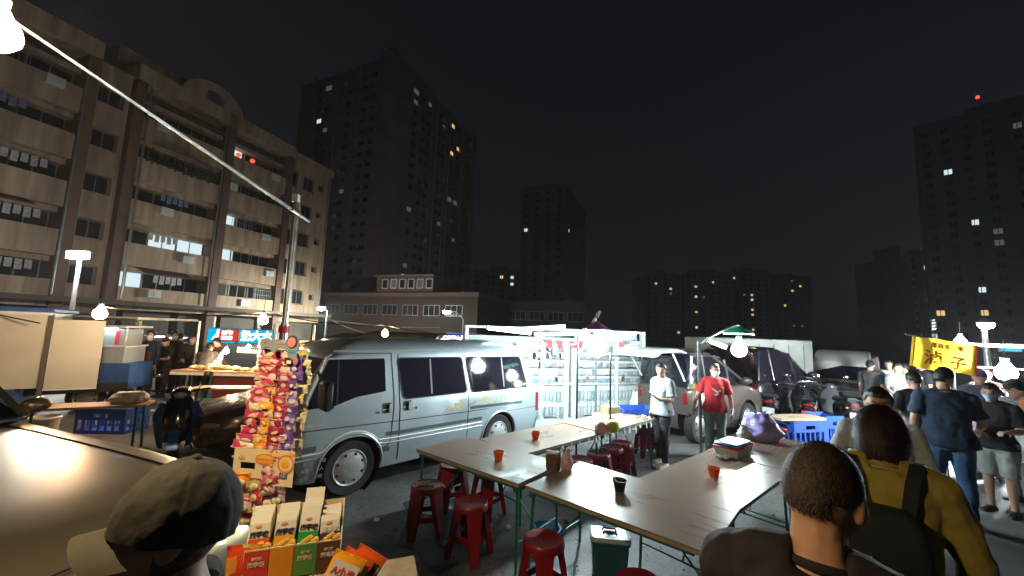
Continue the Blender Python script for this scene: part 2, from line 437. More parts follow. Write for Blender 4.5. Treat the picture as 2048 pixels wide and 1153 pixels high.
# balcony clutter: air-conditioning boxes, awnings and cage bars proud of the bands
acm = MB(); acm.box(-.42, .42, -.3, 0, -.3, .3, b=.03); acm.lathe([(.22, 0), (.22, .02), (.18, .025), (.06, .03)], 16, Tm(-.1, -.3, 0) @ Rx(PI/2)); acm = acm.mesh('air_conditioner', M['frame_white'])
aw = MB().add([(-1.6, -1.2, -.35), (1.6, -1.2, -.35), (1.6, .1, .15), (-1.6, .1, .15), (-1.6, -1.2, -.40), (1.6, -1.2, -.40), (1.6, .1, .1), (-1.6, .1, .1)], [(0, 1, 2, 3), (7, 6, 5, 4), (0, 4, 5, 1), (1, 5, 6, 2), (2, 6, 7, 3), (3, 7, 4, 0)]).mesh('awning', M['wall_brown'])
for (a, c) in bays:
    for f in range(1, 6):
        if rnd.random() < .7: link('air_conditioner', acm, apt, loc=(a+.9+rnd.random()*4.5, -.56, f*FH+.55+rnd.random()*.3))
        if rnd.random() < .45: link('awning', aw, apt, loc=(a+2+rnd.random()*2.4, -.45, f*FH+2.55))
for x in (.35, 5.9, 12.85, 18.5, 21.9, 28.1, 34.8): part('drain_pipe', TB([(x, -.82 if x > 6.5 else -.12, 3.4), (x, -.82 if x > 6.5 else -.12, TOP-.4)], .06, 6), M['frame_grey'], apt)
cg = MB()
for i in range(9): cg.box(-.9+i*.225-.012, -.9+i*.225+.012, -.62, -.60, -.6, .75)
for z in (-.6, -.15, .3, .75): cg.box(-.9, .9, -.625, -.60, z-.015, z+.015)
for x in (-.9, .9):
    for z in (-.6, .75): cg.box(x-.012, x+.012, -.6, .85, z-.012, z+.012)
cgm = cg.mesh('window_cage', M['frame_grey'])
ldm = MB()
for i in range(5): ldm.grid(lambda u, v, i=i: (-.9+i*.4+.3*u, .02*math.sin(5*v+i), -.55*v-.1*(i % 2)*v), 3, 4)
ldm = [ldm.mesh('laundry', mat('laundry', c_, .8, var=.3)) for c_ in ((.5, .5, .5), (.15, .2, .35))]
for (a, c) in bays:
    for f in range(1, 6):
        q_ = rnd.random()
        if q_ < .4: link('window_cage', cgm, apt, loc=(a+1.5+rnd.random()*3, 0, f*FH+1.7))
        elif q_ < .65: link('laundry', ldm[rnd.random() < .5], apt, loc=(a+2+rnd.random()*2, -.35, f*FH+2.2))
lant = MB().ell((0, 0, 0), (.22, .22, .2)).mesh('lantern', M['lit_red'])
for (px, py) in ((480, 310), (508, 322)):
    x, z = apt_lit(px, py); link('lantern', lant, apt, loc=(x, .2, z))
# potted plants on the fourth storey balcony
pl = MB(); r2 = random.Random(5)
for i in range(420):
    c_ = Vector((12.8+r2.random()*5.6, -.5+r2.random()*.5-.25, FH*4-.2+1.2+r2.random()*1.1)); d_ = Vector((r2.gauss(0, 1), r2.gauss(0, 1), r2.gauss(0, 1))).normalized()*.16; e_ = d_.orthogonal().normalized()*.07
    pl.add([c_-d_, c_+e_, c_+d_, c_-e_], [(0, 1, 2, 3)])
po = part('balcony_plants', pl, mat('dark leaves', (.035, .06, .02), .6, var=.4), apt, ang=0); po['kind'] = 'stuff'
# ground floor shops: shutters, doorway piers and a concrete canopy
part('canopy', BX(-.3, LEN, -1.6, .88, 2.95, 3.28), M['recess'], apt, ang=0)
for i, x in enumerate([.4, 4, 7.6, 11, 14.6, 18, 21, 24.6, 28, 31.5, 35]):
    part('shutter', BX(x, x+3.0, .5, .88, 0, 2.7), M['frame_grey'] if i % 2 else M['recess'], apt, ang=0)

# ---------------------------------------------------------------- tall brown tower
TC = Vector((-30.2, 85, 0)); ta = Vector((math.sin(math.radians(23.5)), math.cos(math.radians(23.5)), 0)); tb = Vector((-ta.y, ta.x, 0))
tw = thing('tower_block', 'tall dark brown residential tower with scattered lit windows behind the apartment block', 'building')
TMX = frame_m(TC, ta, tb, Vector((0, 0, 1))); tw.matrix_local = TMX
LA, LB, TH_ = 40.0, 31.0, 66.0
part('wall', BX(0, LA, 0, LB, 0, TH_), M['tower'], tw, ang=0)
part('corner_pier', BX(-.5, 7.0, -.5, -.004, 9, TH_+1.4), M['tower'], tw, ang=0)
part('corner_pier', BX(-.5, -.004, .0, 3.2, 9, TH_+1.4), M['tower'], tw, ang=0)
for (x0, x1) in ((16.6, 17.4), (23.6, 24.4), (33, 33.6), (39.0, 40.4)): part('pilaster', BX(x0, x1, -.45, -.004, 9, TH_+.8), M['tower'], tw, ang=0)
for (y0, y1) in ((9.5, 10.2), (17, 18), (25, 25.8)): part('pilaster', BX(-.45, -.004, y0, y1, 9, TH_+.8), M['tower'], tw, ang=0)
part('roof_parapet', BX(7.1, 16.4, -.3, .4, TH_, TH_+1.2), M['tower'], tw, ang=0)
part('roof_house', BX(3, 14, 3, 14, TH_+.01, TH_+3.4), M['tower'], tw, ang=0)
part('roof_crown', MB().add([(-.6, -.6, TH_+1.42), (3.2, -.6, TH_+1.42), (3.2, 3.2, TH_+1.42), (-.6, 3.2, TH_+1.42), (.6, .6, TH_+3.4), (2.0, .6, TH_+3.4), (2., 2., TH_+3.4), (.6, 2., TH_+3.4)], [(3, 2, 1, 0), (4, 5, 6, 7), (0, 1, 5, 4), (1, 2, 6, 5), (2, 3, 7, 6), (3, 0, 4, 7)]), M['frame_grey'], tw, ang=0)
for x in (18.6, 25.2): part('drain_pipe', TB([(x, -.35, 9), (x, -.35, TH_-1)], .11, 6), M['frame_white'], tw)
kt = WinKit(1.7, 1.3, 1, .09); ktw = WinKit(2.2, 1.5, 2, .1, M['frame_white']); ktd = WinKit(1.5, 1.2, 1, .08, M['frame_grey'])
tslots = []
colsA = [9.2, 12.6, 15.2, 20.6, 22.4, 27.0, 30.2, 36.2]
for f in range(19):
    for x in colsA: tslots.append(('A', x, 11.6+f*2.85))
colsB = [5.2, 8.0, 13.0, 20.5, 23]
for f in range(19):
    for y in colsB: tslots.append(('B', y, 11.6+f*2.85))
tl = {}
def tower_hit(face, px, py):
    n_ = tb if face == 'A' else ta
    p = TMX.inverted() @ on_plane(px, py, TC, n_); return (p.x if face == 'A' else p.y), p.z
for face, px, py, m, kit in [('B', 683, 105, 'lit_dim', 1), ('B', 680, 135, 'lit_dim', 1), ('B', 712, 124, 'lit_dim', 1), ('B', 708, 160, None, 1), ('B', 672, 256, 'lit_dim', 0), ('A', 815, 150, 'lit_dim', 1), ('A', 822, 165, 'lit_dim', 1),
                        ('A', 835, 211, 'lit_white', 0), ('A', 803, 180, 'lit_dim', 0), ('A', 905, 236, 'lit_warm', 0), ('A', 885, 254, 'lit_dim', 0), ('A', 897, 296, 'lit_warm', 0), ('A', 916, 305, 'lit_warm', 0), ('A', 893, 388, 'lit_dim', 1), ('A', 905, 395, 'lit_dim', 1),
                        ('A', 875, 445, 'lit_dim', 0), ('A', 795, 484, 'lit_white', 0), ('A', 817, 488, None, 1), ('A', 808, 562, 'lit_white', 1), ('A', 835, 568, None, 1), ('B', 690, 387, 'lit_dim', 0), ('A', 767, 510, 'lit_dim', 0), ('A', 862, 190, 'lit_dim', 1), ('A', 870, 205, 'lit_dim', 0), ('A', 790, 410, 'lit_dim', 0), ('A', 847, 465, None, 1), ('A', 900, 487, 'lit_dim', 0), ('B', 640, 250, 'lit_dim', 0), ('B', 600, 245, 'lit_dim', 0), ('B', 568, 262, 'lit_white', 0)]:
    s_, z_ = tower_hit(face, px, py)
    i = min((i for i in range(len(tslots)) if tslots[i][0] == face), key=lambda i: abs(tslots[i][1]-s_)+abs(tslots[i][2]-z_))
    tl[i] = (m, kit)
rnd = random.Random(11)
for i, (face, s_, z_) in enumerate(tslots):
    m, kk = tl.get(i, (None, 0 if rnd.random() < .85 else 1))
    kit = ktw if kk else (kt if rnd.random() < .5 else ktd)
    Mx = Tm(s_, -.003, z_) if face == 'A' else Tm(-.003, s_, z_) @ Rz(-PI/2)
    kit.put(tw, Mx, m)
acs = MB(); acs.box(-.45, .45, -.55, 0, -.35, .35); acs = acs.mesh('air_conditioner', M['frame_grey']); acs2 = acs.copy(); acs2.materials.clear(); acs2.materials.append(M['frame_white'])
for i in range(110):
    face, s_, z_ = tslots[rnd.randrange(len(tslots))]
    o = link('air_conditioner', acs2 if rnd.random() < .35 else acs, tw); o.matrix_local = Tm(s_+1.35, -.004, z_-.5-.1*rnd.random()) if face == 'A' else Tm(-.004, s_+1.4, z_-.5) @ Rz(-PI/2)

# podium buildings at the foot of the tower
pb = thing('podium_building', 'low brown shop building with a row of small white framed windows below the tower', 'building', (-18.2, 52, 0), math.radians(-20))
part('wall', BX(-9, 15, 0, 12, 0, 6.2), mat('orange brown wall', (.06, .032, .024), .7, var=.2), pb, ang=0)
part('cornice', BX(-9.2, 15.2, -.25, 12, 6.2, 6.7), M['wall_brown'], pb, ang=0)
part('upper_storey', BX(-1, 8, 1.0, 9, 6.71, 9.0), M['wall_brown'], pb, ang=0)
kp = WinKit(1.0, 1.3, 0, .1, M['frame_white'])
for i in range(6): kp.put(pb, Tm(.4+i*1.4, .997, 8.0), 'lit_dim' if i in (1, 4) else None)
kp2 = WinKit(2.4, 1.4, 2, .08)
for i in range(7): kp2.put(pb, Tm(-7.4+i*3.2, -.003, 4.4), None)
part('roof_sheet', BX(-1.2, 8.2, .6, 9, 9.0, 9.2), M['frame_grey'], pb, ang=0)
lb = thing('shop_row', 'low dark row of shops with pale upper windows right of the podium building', 'building', (-4.5, 60, 0), math.radians(-8))
part('wall', BX(-8, 16, 0, 10, 0, 6.5), mat('dark grey shop wall', (.07, .075, .085), .75, var=.2), lb, ang=0)
part('cornice', BX(-8.2, 16.2, -.3, 10, 6.5, 6.9), M['recess'], lb, ang=0)
for i in range(8): kp2.put(lb, Tm(-6+i*2.9, -.003, 4.6), 'lit_dim' if i == 3 else None)

# ---------------------------------------------------------------- far towers
def far_block(name, label, x0, x1, D, ytop, depth, lit, rows, cols, rz=0.0, wm=None, winw=1.6, group=None, side=0):
    """x0..x1 px span at about distance D; lit = list of (px, py, kind)"""
    pL, pR = atd(x0, 680, D), atd(x1, 680, D)
    W = (pR-pL).length; Hh = atd((x0+x1)/2, ytop, D).z
    ux = Vector((math.cos(rz), math.sin(rz), 0)); uy = Vector((-ux.y, ux.x, 0)); o_ = Vector((pL.x, pL.y, 0))
    t = thing(name, label, 'building', group=group); MM = frame_m(o_, ux, uy, Vector((0, 0, 1))); t.matrix_local = MM
    part('wall', BX(0, W, 0, depth, 0, Hh), wm or M['tower_blue'], t, ang=0)
    part('roof_parapet', BX(-.3, W+.3, -.35, .5, Hh, Hh+1.1), wm or M['tower_blue'], t, ang=0)
    part('roof_house', BX(W*.3, W*.7, depth*.3, depth*.7, Hh, Hh+4), wm or M['tower_blue'], t, ang=0)
    for k in range(1, 4): part('pilaster', BX(W*k/4-.4, W*k/4+.4, -.4, -.004, 0, Hh), wm or M['tower_blue'], t, ang=0)
    kit = WinKit(winw, 1.5, 1, .12)
    fh = Hh/(rows+.5); S = []
    for r in range(rows):
        for c in range(cols): S.append((W*(c+.5)/cols, fh*(r+.8)))
    lm = {}
    for (px, py, m) in lit:
        q = MM.inverted() @ on_plane(px, py, o_, uy)
        i = min(range(len(S)), key=lambda i: abs(S[i][0]-q.x)+abs(S[i][1]-q.z)); lm[i] = m
    dk = MB()
    for i, (x, z) in enumerate(S):
        if abs((x/W*4) % 1) < .06: x += 1
        if i in lm: kit.put(t, Tm(x, -.003, z), lm[i])
        elif len(S) <= 260: kit.put(t, Tm(x, -.003, z))
        else: dk.box(x-winw/2, x+winw/2, -.05, -.003, z-.75, z+.75)
    if dk.v:
        o = part('dark_windows', dk, M['glass_dark'], t, ang=0); o['kind'] = 'stuff'
    if side:
        kit2 = WinKit(1.4, 1.4, 0, .12)
        for r in range(rows):
            for c in range(3):
                if (r*3+c) % 2: continue
                ob = kit2.put(t, Tm(W+.003, depth*(c+.5)/3, fh*(r+.8)) @ Rz(PI/2), 'lit_warm' if (r, c) in ((int(rows*.66), 0), (int(rows*.7), 0), (int(rows*.63), 1)) else None)
    return t
far_block('tower_block', 'dim blue grey tower standing alone left of the bright stall, one white window high up', 1034, 1128, 150, 384, 34, [(1061, 464, 'lit_white')], 20, 4, rz=-.42, side=1)
far_block('apartment_block', 'low dark block with a small cluster of lit windows beside the tall brown tower', 940, 1040, 165, 545, 20, [(1000, 548, 'lit_warm'), (1012, 547, 'lit_warm'), (1022, 548, 'lit_white'), (1012, 572, 'lit_white'), (958, 600, 'lit_dim')], 9, 6)
warmset = [(1392, 577, 'lit_warm'), (1392, 598, 'lit_white'), (1392, 621, 'lit_warm'), (1394, 651, 'lit_white'), (1428, 563, 'lit_warm'), (1468, 561, 'lit_warm'), (1412, 598, 'lit_dim')]
far_block('apartment_block', 'far dark apartment block with a vertical run of lit stair windows', 1370, 1480, 230, 548, 25, warmset, 13, 7)
far_block('apartment_block', 'far dark block right of the stair window block with a stacked column of orange windows', 1484, 1545, 225, 545, 25, [(1510, 590, 'lit_warm'), (1510, 604, 'lit_white'), (1510, 616, 'lit_warm'), (1511, 627, 'lit_warm'), (1513, 662, 'lit_warm'), (1512, 673, 'lit_warm'), (1496, 590, 'lit_dim')], 14, 4)
far_block('apartment_block', 'far dark block behind the white box truck with orange windows along one edge', 1565, 1630, 235, 556, 25, [(1578, 577, 'lit_warm'), (1602, 574, 'lit_warm'), (1576, 560, 'lit_dim'), (1576, 612, 'lit_dim'), (1590, 648, 'lit_dim'), (1600, 648, 'lit_dim'), (1578, 685, 'lit_white'), (1560, 615, 'lit_warm')], 13, 4)
far_block('apartment_block', 'far dark block behind the bright phone accessory stall with a few round orange lights', 1290, 1365, 225, 552, 25, [(1305, 572, 'lit_warm'), (1336, 580, 'lit_warm'), (1346, 590, 'lit_dim'), (1354, 663, 'lit_warm')], 13, 5)
far_block('tower_block', 'dark tower at the right edge with a few bright windows and a red roof light', 1866, 2110, 95, 268, 12, [(1908, 347, 'lit_white'), (1965, 437, 'lit_white'), (2015, 452, 'lit_dim'), (2020, 478, 'lit_dim'), (1870, 634, 'lit_warm'), (1945, 592, 'lit_white'), (1945, 618, 'lit_warm'), (1962, 616, 'lit_warm'), (2038, 242, 'lit_dim')], 21, 9, rz=-.80)
far_block('apartment_block', 'low dark block beside the right edge tower with one yellow window', 1835, 1862, 120, 510, 20, [(1858, 530, 'lit_white'), (1844, 591, 'lit_warm'), (1866, 595, 'lit_dim')], 12, 3)
rl = thing('roof_beacon', 'red aircraft warning light on a mast over the right edge tower', 'warning light', atd(1962, 258, 110))
hh_ = atd(1962, 197, 110).z-atd(1962, 258, 110).z
part('mast', TB([(0, 0, -1.5), (0, 0, hh_)], [.3, .1], 6), M['steel'], rl); part('lamp', MB().ell((0, 0, hh_+.3), (.45, .45, .5), 10, 6), lamp_mat('red beacon', (1, .05, .02), 3.0), rl)

# ---------------------------------------------------------------- night haze: thin volume added so the lamps glow in the air
hz = BX(-430, 430, -45, 640, -1.4, 82)
hm_ = bpy.data.materials.new('haze_box'); hm_.use_nodes = True; nn = hm_.node_tree.nodes; nn.clear()
vo = nn.new('ShaderNodeVolumePrincipled'); vo.inputs['Density'].default_value = HAZE; vo.inputs['Color'].default_value = (.86, .90, .95, 1); vo.inputs['Anisotropy'].default_value = .25
ou = nn.new('ShaderNodeOutputMaterial'); hm_.node_tree.links.new(vo.outputs[0], ou.inputs['Volume'])
ho_ = part('haze', hz, hm_, ang=0); ho_['kind'] = 'stuff'; ho_['label'] = 'thin haze added over the night market to give lamps a glow'
# ================================================================ vehicles
M['silver'] = mat('silver blue van paint', (.37, .44, .48), .34, metal=.38, var=.09, scale=1.6, coat=.5)
M['van_dark'] = mat('dark grey stripe', (.07, .085, .09), .4, var=.05)
M['seam'] = mat('seam rubber', (.01, .01, .011), .7, var=0)
M['tint'] = mat('tinted window', (.012, .011, .018), .05, var=0, spec=.7)
M['tail'] = mat('red tail light', (.22, .01, .015), .15, var=0)
M['lamp_glass'] = mat('headlight glass', (.55, .57, .6), .08, metal=.5, var=0)
M['hub'] = mat('grey hub cap', (.40, .41, .42), .45, metal=.3, var=.12, scale=20)
M['plate_white'] = mat('number plate', (.7, .7, .7), .5, var=.03)
M['gold_decal'] = mat('gold decal', (.42, .40, .22), .5, var=.25, scale=30)
M['red_decal'] = mat('reddish decal', (.30, .14, .12), .5, var=.2)

def rpoly(pts, r, n=4):
    out = []; N_ = len(pts)
    for i in range(N_):
        p = Vector(pts[i]); a = Vector(pts[i-1]); c = Vector(pts[(i+1) % N_])
        d1 = (a-p); d2 = (c-p); k = min(r, d1.length*.45, d2.length*.45)
        s_ = p+d1.normalized()*k; e_ = p+d2.normalized()*k
        for j in range(n+1):
            t = j/n; out.append(tuple(s_*(1-t)**2+p*2*t*(1-t)+e_*t*t))
    return out
def boolean_cut(me, cutters):
    o = bpy.data.objects.new('b', me); COL.objects.link(o); cs = []
    for cm in cutters:
        c = bpy.data.objects.new('c', cm); COL.objects.link(c); cs.append(c)
        md = o.modifiers.new('b', 'BOOLEAN'); md.object = c; md.operation = 'DIFFERENCE'; md.solver = 'EXACT'
    dg = bpy.context.evaluated_depsgraph_get(); out = bpy.data.meshes.new_from_object(o.evaluated_get(dg))
    for c in cs: bpy.data.objects.remove(c)
    bpy.data.objects.remove(o)
    return out
def cylY(x, z, r, y0, y1, n=40):
    return MB().lathe([(r, 0), (r, y1-y0)], n, Tm(x, y0, z) @ Rx(-PI/2)).mesh('cut', M['black'])
def wheel(parent, loc, R, face=-1, hubm=None, holes=8, w=.19):
    """wheel with its axle on y, outer face towards face*y"""
    prof = [(R*.66, -w/2+.02), (R*.80, -w/2-.004), (R*.93, -w/2+.004), (R, -w/2+.035), (R, w/2-.035), (R*.93, w/2), (R*.66, w/2-.02), (R*.62, 0)]
    ty = MB().lathe(prof+[prof[0]], 40, Rx(PI/2) if face < 0 else Rx(-PI/2), cap=False)
    # tread grooves stay fine relief; side-wall ring
    ty.lathe([(R*.72, -w/2-.0), (R*.74, -w/2-.012), (R*.76, -w/2-.0)], 40, Rx(PI/2) if face < 0 else Rx(-PI/2), cap=False)
    o = part('wheel', ty, M['rubber'], parent, loc=loc)
    Mx = Rx(PI/2) if face < 0 else Rx(-PI/2)   # local +z -> outer side is -y
    rim = MB(); zo = w/2-.02
    rim.lathe([(R*.66, zo-.03), (R*.665, zo), (R*.63, zo+.014), (R*.58, zo+.002), (R*.54, zo+.004), (R*.46, zo+.018), (R*.2, zo+.03), (R*.04, zo+.032)], 40, Mx)
    ro = part('hub_cap', rim, hubm or M['hub'], o)
    hl = MB()
    for k in range(holes):
        a = 2*PI*(k+.5)/holes; hl.ell((R*.50*math.cos(a), R*.50*math.sin(a), zo+.012), (R*.058, R*.058, .012), 10, 6, Mx)
    part('hub_slot', hl, M['seam'], o)
    return o

# ---------------------------------------------------------------- the silver van
van = thing('van', 'silver blue minibus van with a gold flash decal parked behind the folding tables', 'van', (-1.89, 4.93, 0), math.radians(45))
VP = [(.24, .05), (.40, .012), (.62, .0), (.98, .0), (1.03, .012), (1.66, .128), (1.73, .145), (1.79, .20), (1.84, .32), (1.875, .52), (1.885, .815)]
def yp(z):
    for (z0, y0), (z1, y1) in zip(VP, VP[1:]):
        if z <= z1: return y0+(y1-y0)*(z-z0)/(z1-z0)
    return VP[-1][1]
def lerpk(T, z):
    if z <= T[0][0]: return T[0][1]
    for (z0, y0), (z1, y1) in zip(T, T[1:]):
        if z <= z1: return y0+(y1-y0)*(z-z0)/(z1-z0)
    return T[-1][1]
XF = [(.24, -.60), (.40, -.66), (.62, -.69), (.98, -.68), (1.10, -.66), (1.66, -.34), (1.73, -.29), (1.79, -.20), (1.84, -.05), (1.875, .15), (1.885, .3)]
XR = [(.24, 3.42), (.40, 3.50), (.66, 3.53), (.98, 3.50), (1.10, 3.44), (1.66, 3.20), (1.73, 3.16), (1.79, 3.10), (1.84, 3.02), (1.875, 2.85), (1.885, 2.7)]
W_ = 1.63
zs_ = [z for z, _ in VP]
prof = [(yp(z), z) for z in zs_]; prof = prof+[(W_-y, z) for y, z in reversed(prof[:-1])]
ends = [(0, .16), (.025, .07), (.07, .02), (.14, 0)]
def ringx(k, mirror):
    r = []
    dx, ins = ends[k]
    for (y, z) in prof:
        sgn = 1 if y < W_/2-1e-6 else (-1 if y > W_/2+1e-6 else 0)
        x = (XR, XF)[0 if mirror else 1]
        r.append(((lerpk(x, z)-dx) if mirror else (lerpk(x, z)+dx), y+sgn*ins, z))
    return r
rings = [ringx(k, False) for k in range(4)]
for t in np.linspace(.04, .96, 14):
    rings.append([(lerpk(XF, z)+.14+(lerpk(XR, z)-lerpk(XF, z)-.28)*t, y, z) for y, z in prof])
rings += [ringx(k, True) for k in reversed(range(4))]
vb = MB().loft(rings)
npf = len(prof)
# closed ends instead of n-gons
vb.f = vb.f[:-2]; vb.mi = vb.mi[:-2]
half = npf//2
for base, flip in ((0, False), ((len(rings)-1)*npf, True)):
    for i in range(half):
        a, b2, c2, d2 = base+i, base+i+1, base+npf-2-i, base+npf-1-i
        f_ = (a, b2, c2, d2) if b2 != c2 else (a, b2, d2)
        vb.f.append(f_ if flip else tuple(reversed(f_))); vb.mi.append(0)
vb.f.append(tuple(i*npf for i in range(len(rings)))+tuple(i*npf+npf-1 for i in reversed(range(len(rings))))); vb.mi.append(0)
vme = vb.mesh('body', M['silver'])
vme = boolean_cut(vme, [cylY(0, .33, .405, -.3, .42), cylY(2.5, .33, .385, -.3, .42), cylY(0, .33, .405, W_-.42, W_+.3), cylY(2.5, .33, .385, W_-.42, W_+.3)])
shade(vme, 32); link('body', vme, van)
def vpanel(poly, off, th=.006, y0=None):
    n = len(poly); m = MB()
    vs = [(x, yp(z)-off, z) for x, z in poly]+[(x, yp(z)-off+th, z) for x, z in poly]
    return m.add(vs, [tuple(range(n)), tuple(reversed(range(n, 2*n)))]+[(i, i+n, (i+1) % n+n, (i+1) % n) for i in range(n)])
def vline(pts, r=.005, m=None, name='seam', off=.001):
    P = [Vector((x, yp(z)-off, z)) for x, z in pts]; Q = []
    for a, c in zip(P, P[1:]):
        k = max(1, int((c-a).length/.08)); Q += [a.lerp(c, j/k) for j in range(k)]
    Q.append(P[-1]); Q = [Vector((q.x, yp(q.z)-off, q.z)) for q in Q]
    return part(name, TB(Q, r, 5), m or M['seam'], van)
win = [[(-.56, 1.13), (-.31, 1.64), (.39, 1.64), (.40, 1.20), (-.05, 1.16), (-.20, 1.10)],
       [(.60, 1.63), (1.70, 1.62), (1.76, 1.09), (.68, 1.09)],
       [(1.80, 1.62), (3.02, 1.60), (3.15, 1.07), (1.88, 1.08)]]
# real proportions of the glass: the cab window drops at its front corner
win[0] = [(-.575, 1.08), (-.33, 1.635), (.40, 1.635), (.41, 1.21), (.02, 1.17), (-.25, 1.09)]
for i, p_ in enumerate(win):
    c_ = Vector((sum(a for a, _ in p_)/len(p_), sum(a for _, a in p_)/len(p_)))
    def grow(p, k): return [tuple(Vector(q)+(Vector(q)-c_).normalized()*k) for q in p]
    so = part('window_seal', vpanel(rpoly(grow(p_, .032), .07 if i else .03), .004, .02), M['seam'] if i else M['hub'], van, ang=30)
    wo = part('window', vpanel(rpoly(p_, .06 if i else .02), .008, .01), M['tint'], van, ang=30)
    if i:
        xm = c_.x-.06 if i == 1 else c_.x+.12
        part('sash', vpanel([(xm-.014, p_[3][1]+.03), (xm+.014, p_[3][1]+.03), (xm+.004, p_[0][1]-.02), (xm-.024, p_[0][1]-.02)], .012, .006), M['van_dark'], wo, ang=0)
    else:
        part('sash', vpanel([(-.235, 1.10), (-.215, 1.10), (-.20, 1.62), (-.22, 1.62)], .012, .006), M['seam'], wo, ang=0)
# door seams and trim
vline([(-.64, 1.03), (-.66, .95), (-.665, .86)], .006)
vline([(.50, 1.70), (.53, 1.15), (.52, .90), (.50, .55), (.44, .50), (.34, .50)], .006)
vline([(-.33, 1.70), (.50, 1.70)], .005)
vline([(.60, 1.69), (.63, .3)], .007)
vline([(1.79, 1.69), (1.80, .62), (1.80, .30)], .006)
vline([(-.665, .845), (.51, .815), (.63, .81), (1.79, .79), (2.2, .79)], .006)
vline([(2.35, .70), (3.48, .70)], .005)
part('gutter', TB([Vector((x, yp(1.735)-.012, 1.735+.01*math.sin((x+.3)/3.4*PI))) for x in np.linspace(-.27, 3.13, 24)], .014, 6), M['hub'], van)
def band(pts, h, off, m, name):
    mb = MB()
    for (x0, z0), (x1, z1) in zip(pts, pts[1:]):
        mb.add([(x0, yp(z0)-off, z0), (x1, yp(z1)-off, z1), (x1, yp(z1+h)-off, z1+h), (x0, yp(z0+h)-off, z0+h), (x0, yp(z0)+.01, z0), (x1, yp(z1)+.01, z1), (x1, yp(z1+h)+.01, z1+h), (x0, yp(z0+h)+.01, z0+h)], [(0, 1, 2, 3), (3, 2, 6, 7), (0, 4, 5, 1), (0, 3, 7, 4), (1, 5, 6, 2)])
    return part(name, mb, m, van, ang=30)
band([(-.675, .60), (-.43, .60)], .065, .004, M['van_dark'], 'stripe'); band([(.43, .64), (.625, .635)], .05, .004, M['van_dark'], 'stripe')
band([(.64, .635), (1.79, .63)], .05, .004, M['van_dark'], 'stripe'); band([(1.81, .63), (2.09, .63)], .05, .004, M['van_dark'], 'stripe')
for dz in (.0, -.055):
    pts_ = [(-.675, .575+dz), (-.42, .575+dz)]+[(.43*math.cos(a)*(1-dz*.0), .33+(.43+dz)*math.sin(a)) for a in np.linspace(PI*.80, PI*.22, 14)]+[(.40, .605+dz), (.63, .60+dz), (1.8, .595+dz), (2.09, .595+dz)]
    pts_ = [p for p in pts_]
    vline(pts_, .011, M['white_paint'] if dz == 0 else M['hub'], 'pinstripe', .002)
for cx in (0, 2.5):
    R_ = .405 if cx == 0 else .385
    part('arch_lip', TB([(cx+R_*math.cos(a), yp(max(.25, .33+R_*math.sin(a)))-.004, .33+R_*math.sin(a)) for a in np.linspace(PI*1.04, -PI*.04, 30)], .018, 6), M['silver'], van)
part('side_rail', vpanel(rpoly([(1.84, .82), (3.02, .795), (3.02, .84), (1.84, .87)], .01), .006, .01), M['van_dark'], van, ang=0)
# handles
for (x, flip) in ((.43, 1), (.73, -1)):
    h_ = part('door_handle', vpanel(rpoly([(x-.07, .93), (x+.07, .93), (x+.07, 1.06), (x-.07, 1.06)], .03), .005, .01), M['black'], van)
    part('grip', BX(x+(.012 if flip > 0 else -.0), x+(.062 if flip > 0 else .05), -.026, -.008, .94, 1.05, b=.008), M['hub'], h_)
    part('lock', MB().lathe([(.016, 0), (.016, .012), (.008, .014)], 12, Tm(x-.13 if flip > 0 else x+.13, .0, .955) @ Rx(PI/2)), M['chrome'], h_)
part('side_vent', vpanel(rpoly([(.37, .44), (.50, .44), (.50, .50), (.37, .50)], .008), .005, .01), M['van_dark'], van)
part('name_badge', vpanel([(-.58, .885), (-.36, .88), (-.36, .91), (-.58, .915)], .003, .006), M['hub'], van)
# gold flash decal
for poly in ([(1.30, .80), (1.42, .90), (1.55, .88), (1.52, .95), (1.70, .94), (1.76, .99), (1.60, .99), (1.72, .90), (1.58, .83), (1.42, .84)], [(1.94, .93), (2.15, .99), (2.3, 1.0), (2.34, 1.0), (2.22, .88), (2.30, .86), (2.46, 1.0), (2.40, .885), (2.24, .84), (2.1, .92)], [(2.46, .88), (2.62, 1.01), (2.66, 1.01), (2.50, .87)], [(1.20, .775), (1.36, .80), (1.34, .82)]):
    part('decal', vpanel(poly, .003, .005), M['gold_decal'], van, ang=0)
for poly in ([(1.80, .87), (1.96, .93), (1.94, .94), (1.80, .885)], [(2.60, .90), (2.74, 1.005), (2.70, 1.0), (2.58, .90)]): part('decal', vpanel(poly, .003, .005), M['red_decal'], van, ang=0)
for i, (s_, x) in enumerate((('自用小客貨', -.43), ('乘載 2-9 人', -.45), ('空重 1.4 噸', -.46))):
    lettering(s_, .052, M['hub'], van, Tm(x, -.0+yp(.5)-.004, .485-i*.085) @ Rx(PI/2), .001)
# nose, bumpers, lights, screens, mirror
def across(z0, z1, off, y0, y1, tab, m, name, th=.03):
    mb = MB(); n = 8
    for (za, zb2) in ((z0, z1),):
        vs = []
        for j in range(n+1):
            y = y0+(y1-y0)*j/n; e = min(y, W_-y); cx = max(0, .16-e)*.8
            s_ = -1 if tab is XF else 1
            vs += [(lerpk(tab, za)+s_*(off-cx), y, za), (lerpk(tab, zb2)+s_*(off-cx), y, zb2), (lerpk(tab, zb2)+s_*(off-cx-th), y, zb2), (lerpk(tab, za)+s_*(off-cx-th), y, za)]
        fs = []
        for j in range(n):
            a = j*4; fs += [(a, a+4, a+5, a+1), (a+1, a+5, a+6, a+2), (a+3, a+2, a+6, a+7), (a, a+3, a+7, a+4)]
        fs += [(0, 1, 2, 3), (n*4+3, n*4+2, n*4+1, n*4)]
        mb.add(vs, fs)
    return part(name, mb, m, van, ang=30)
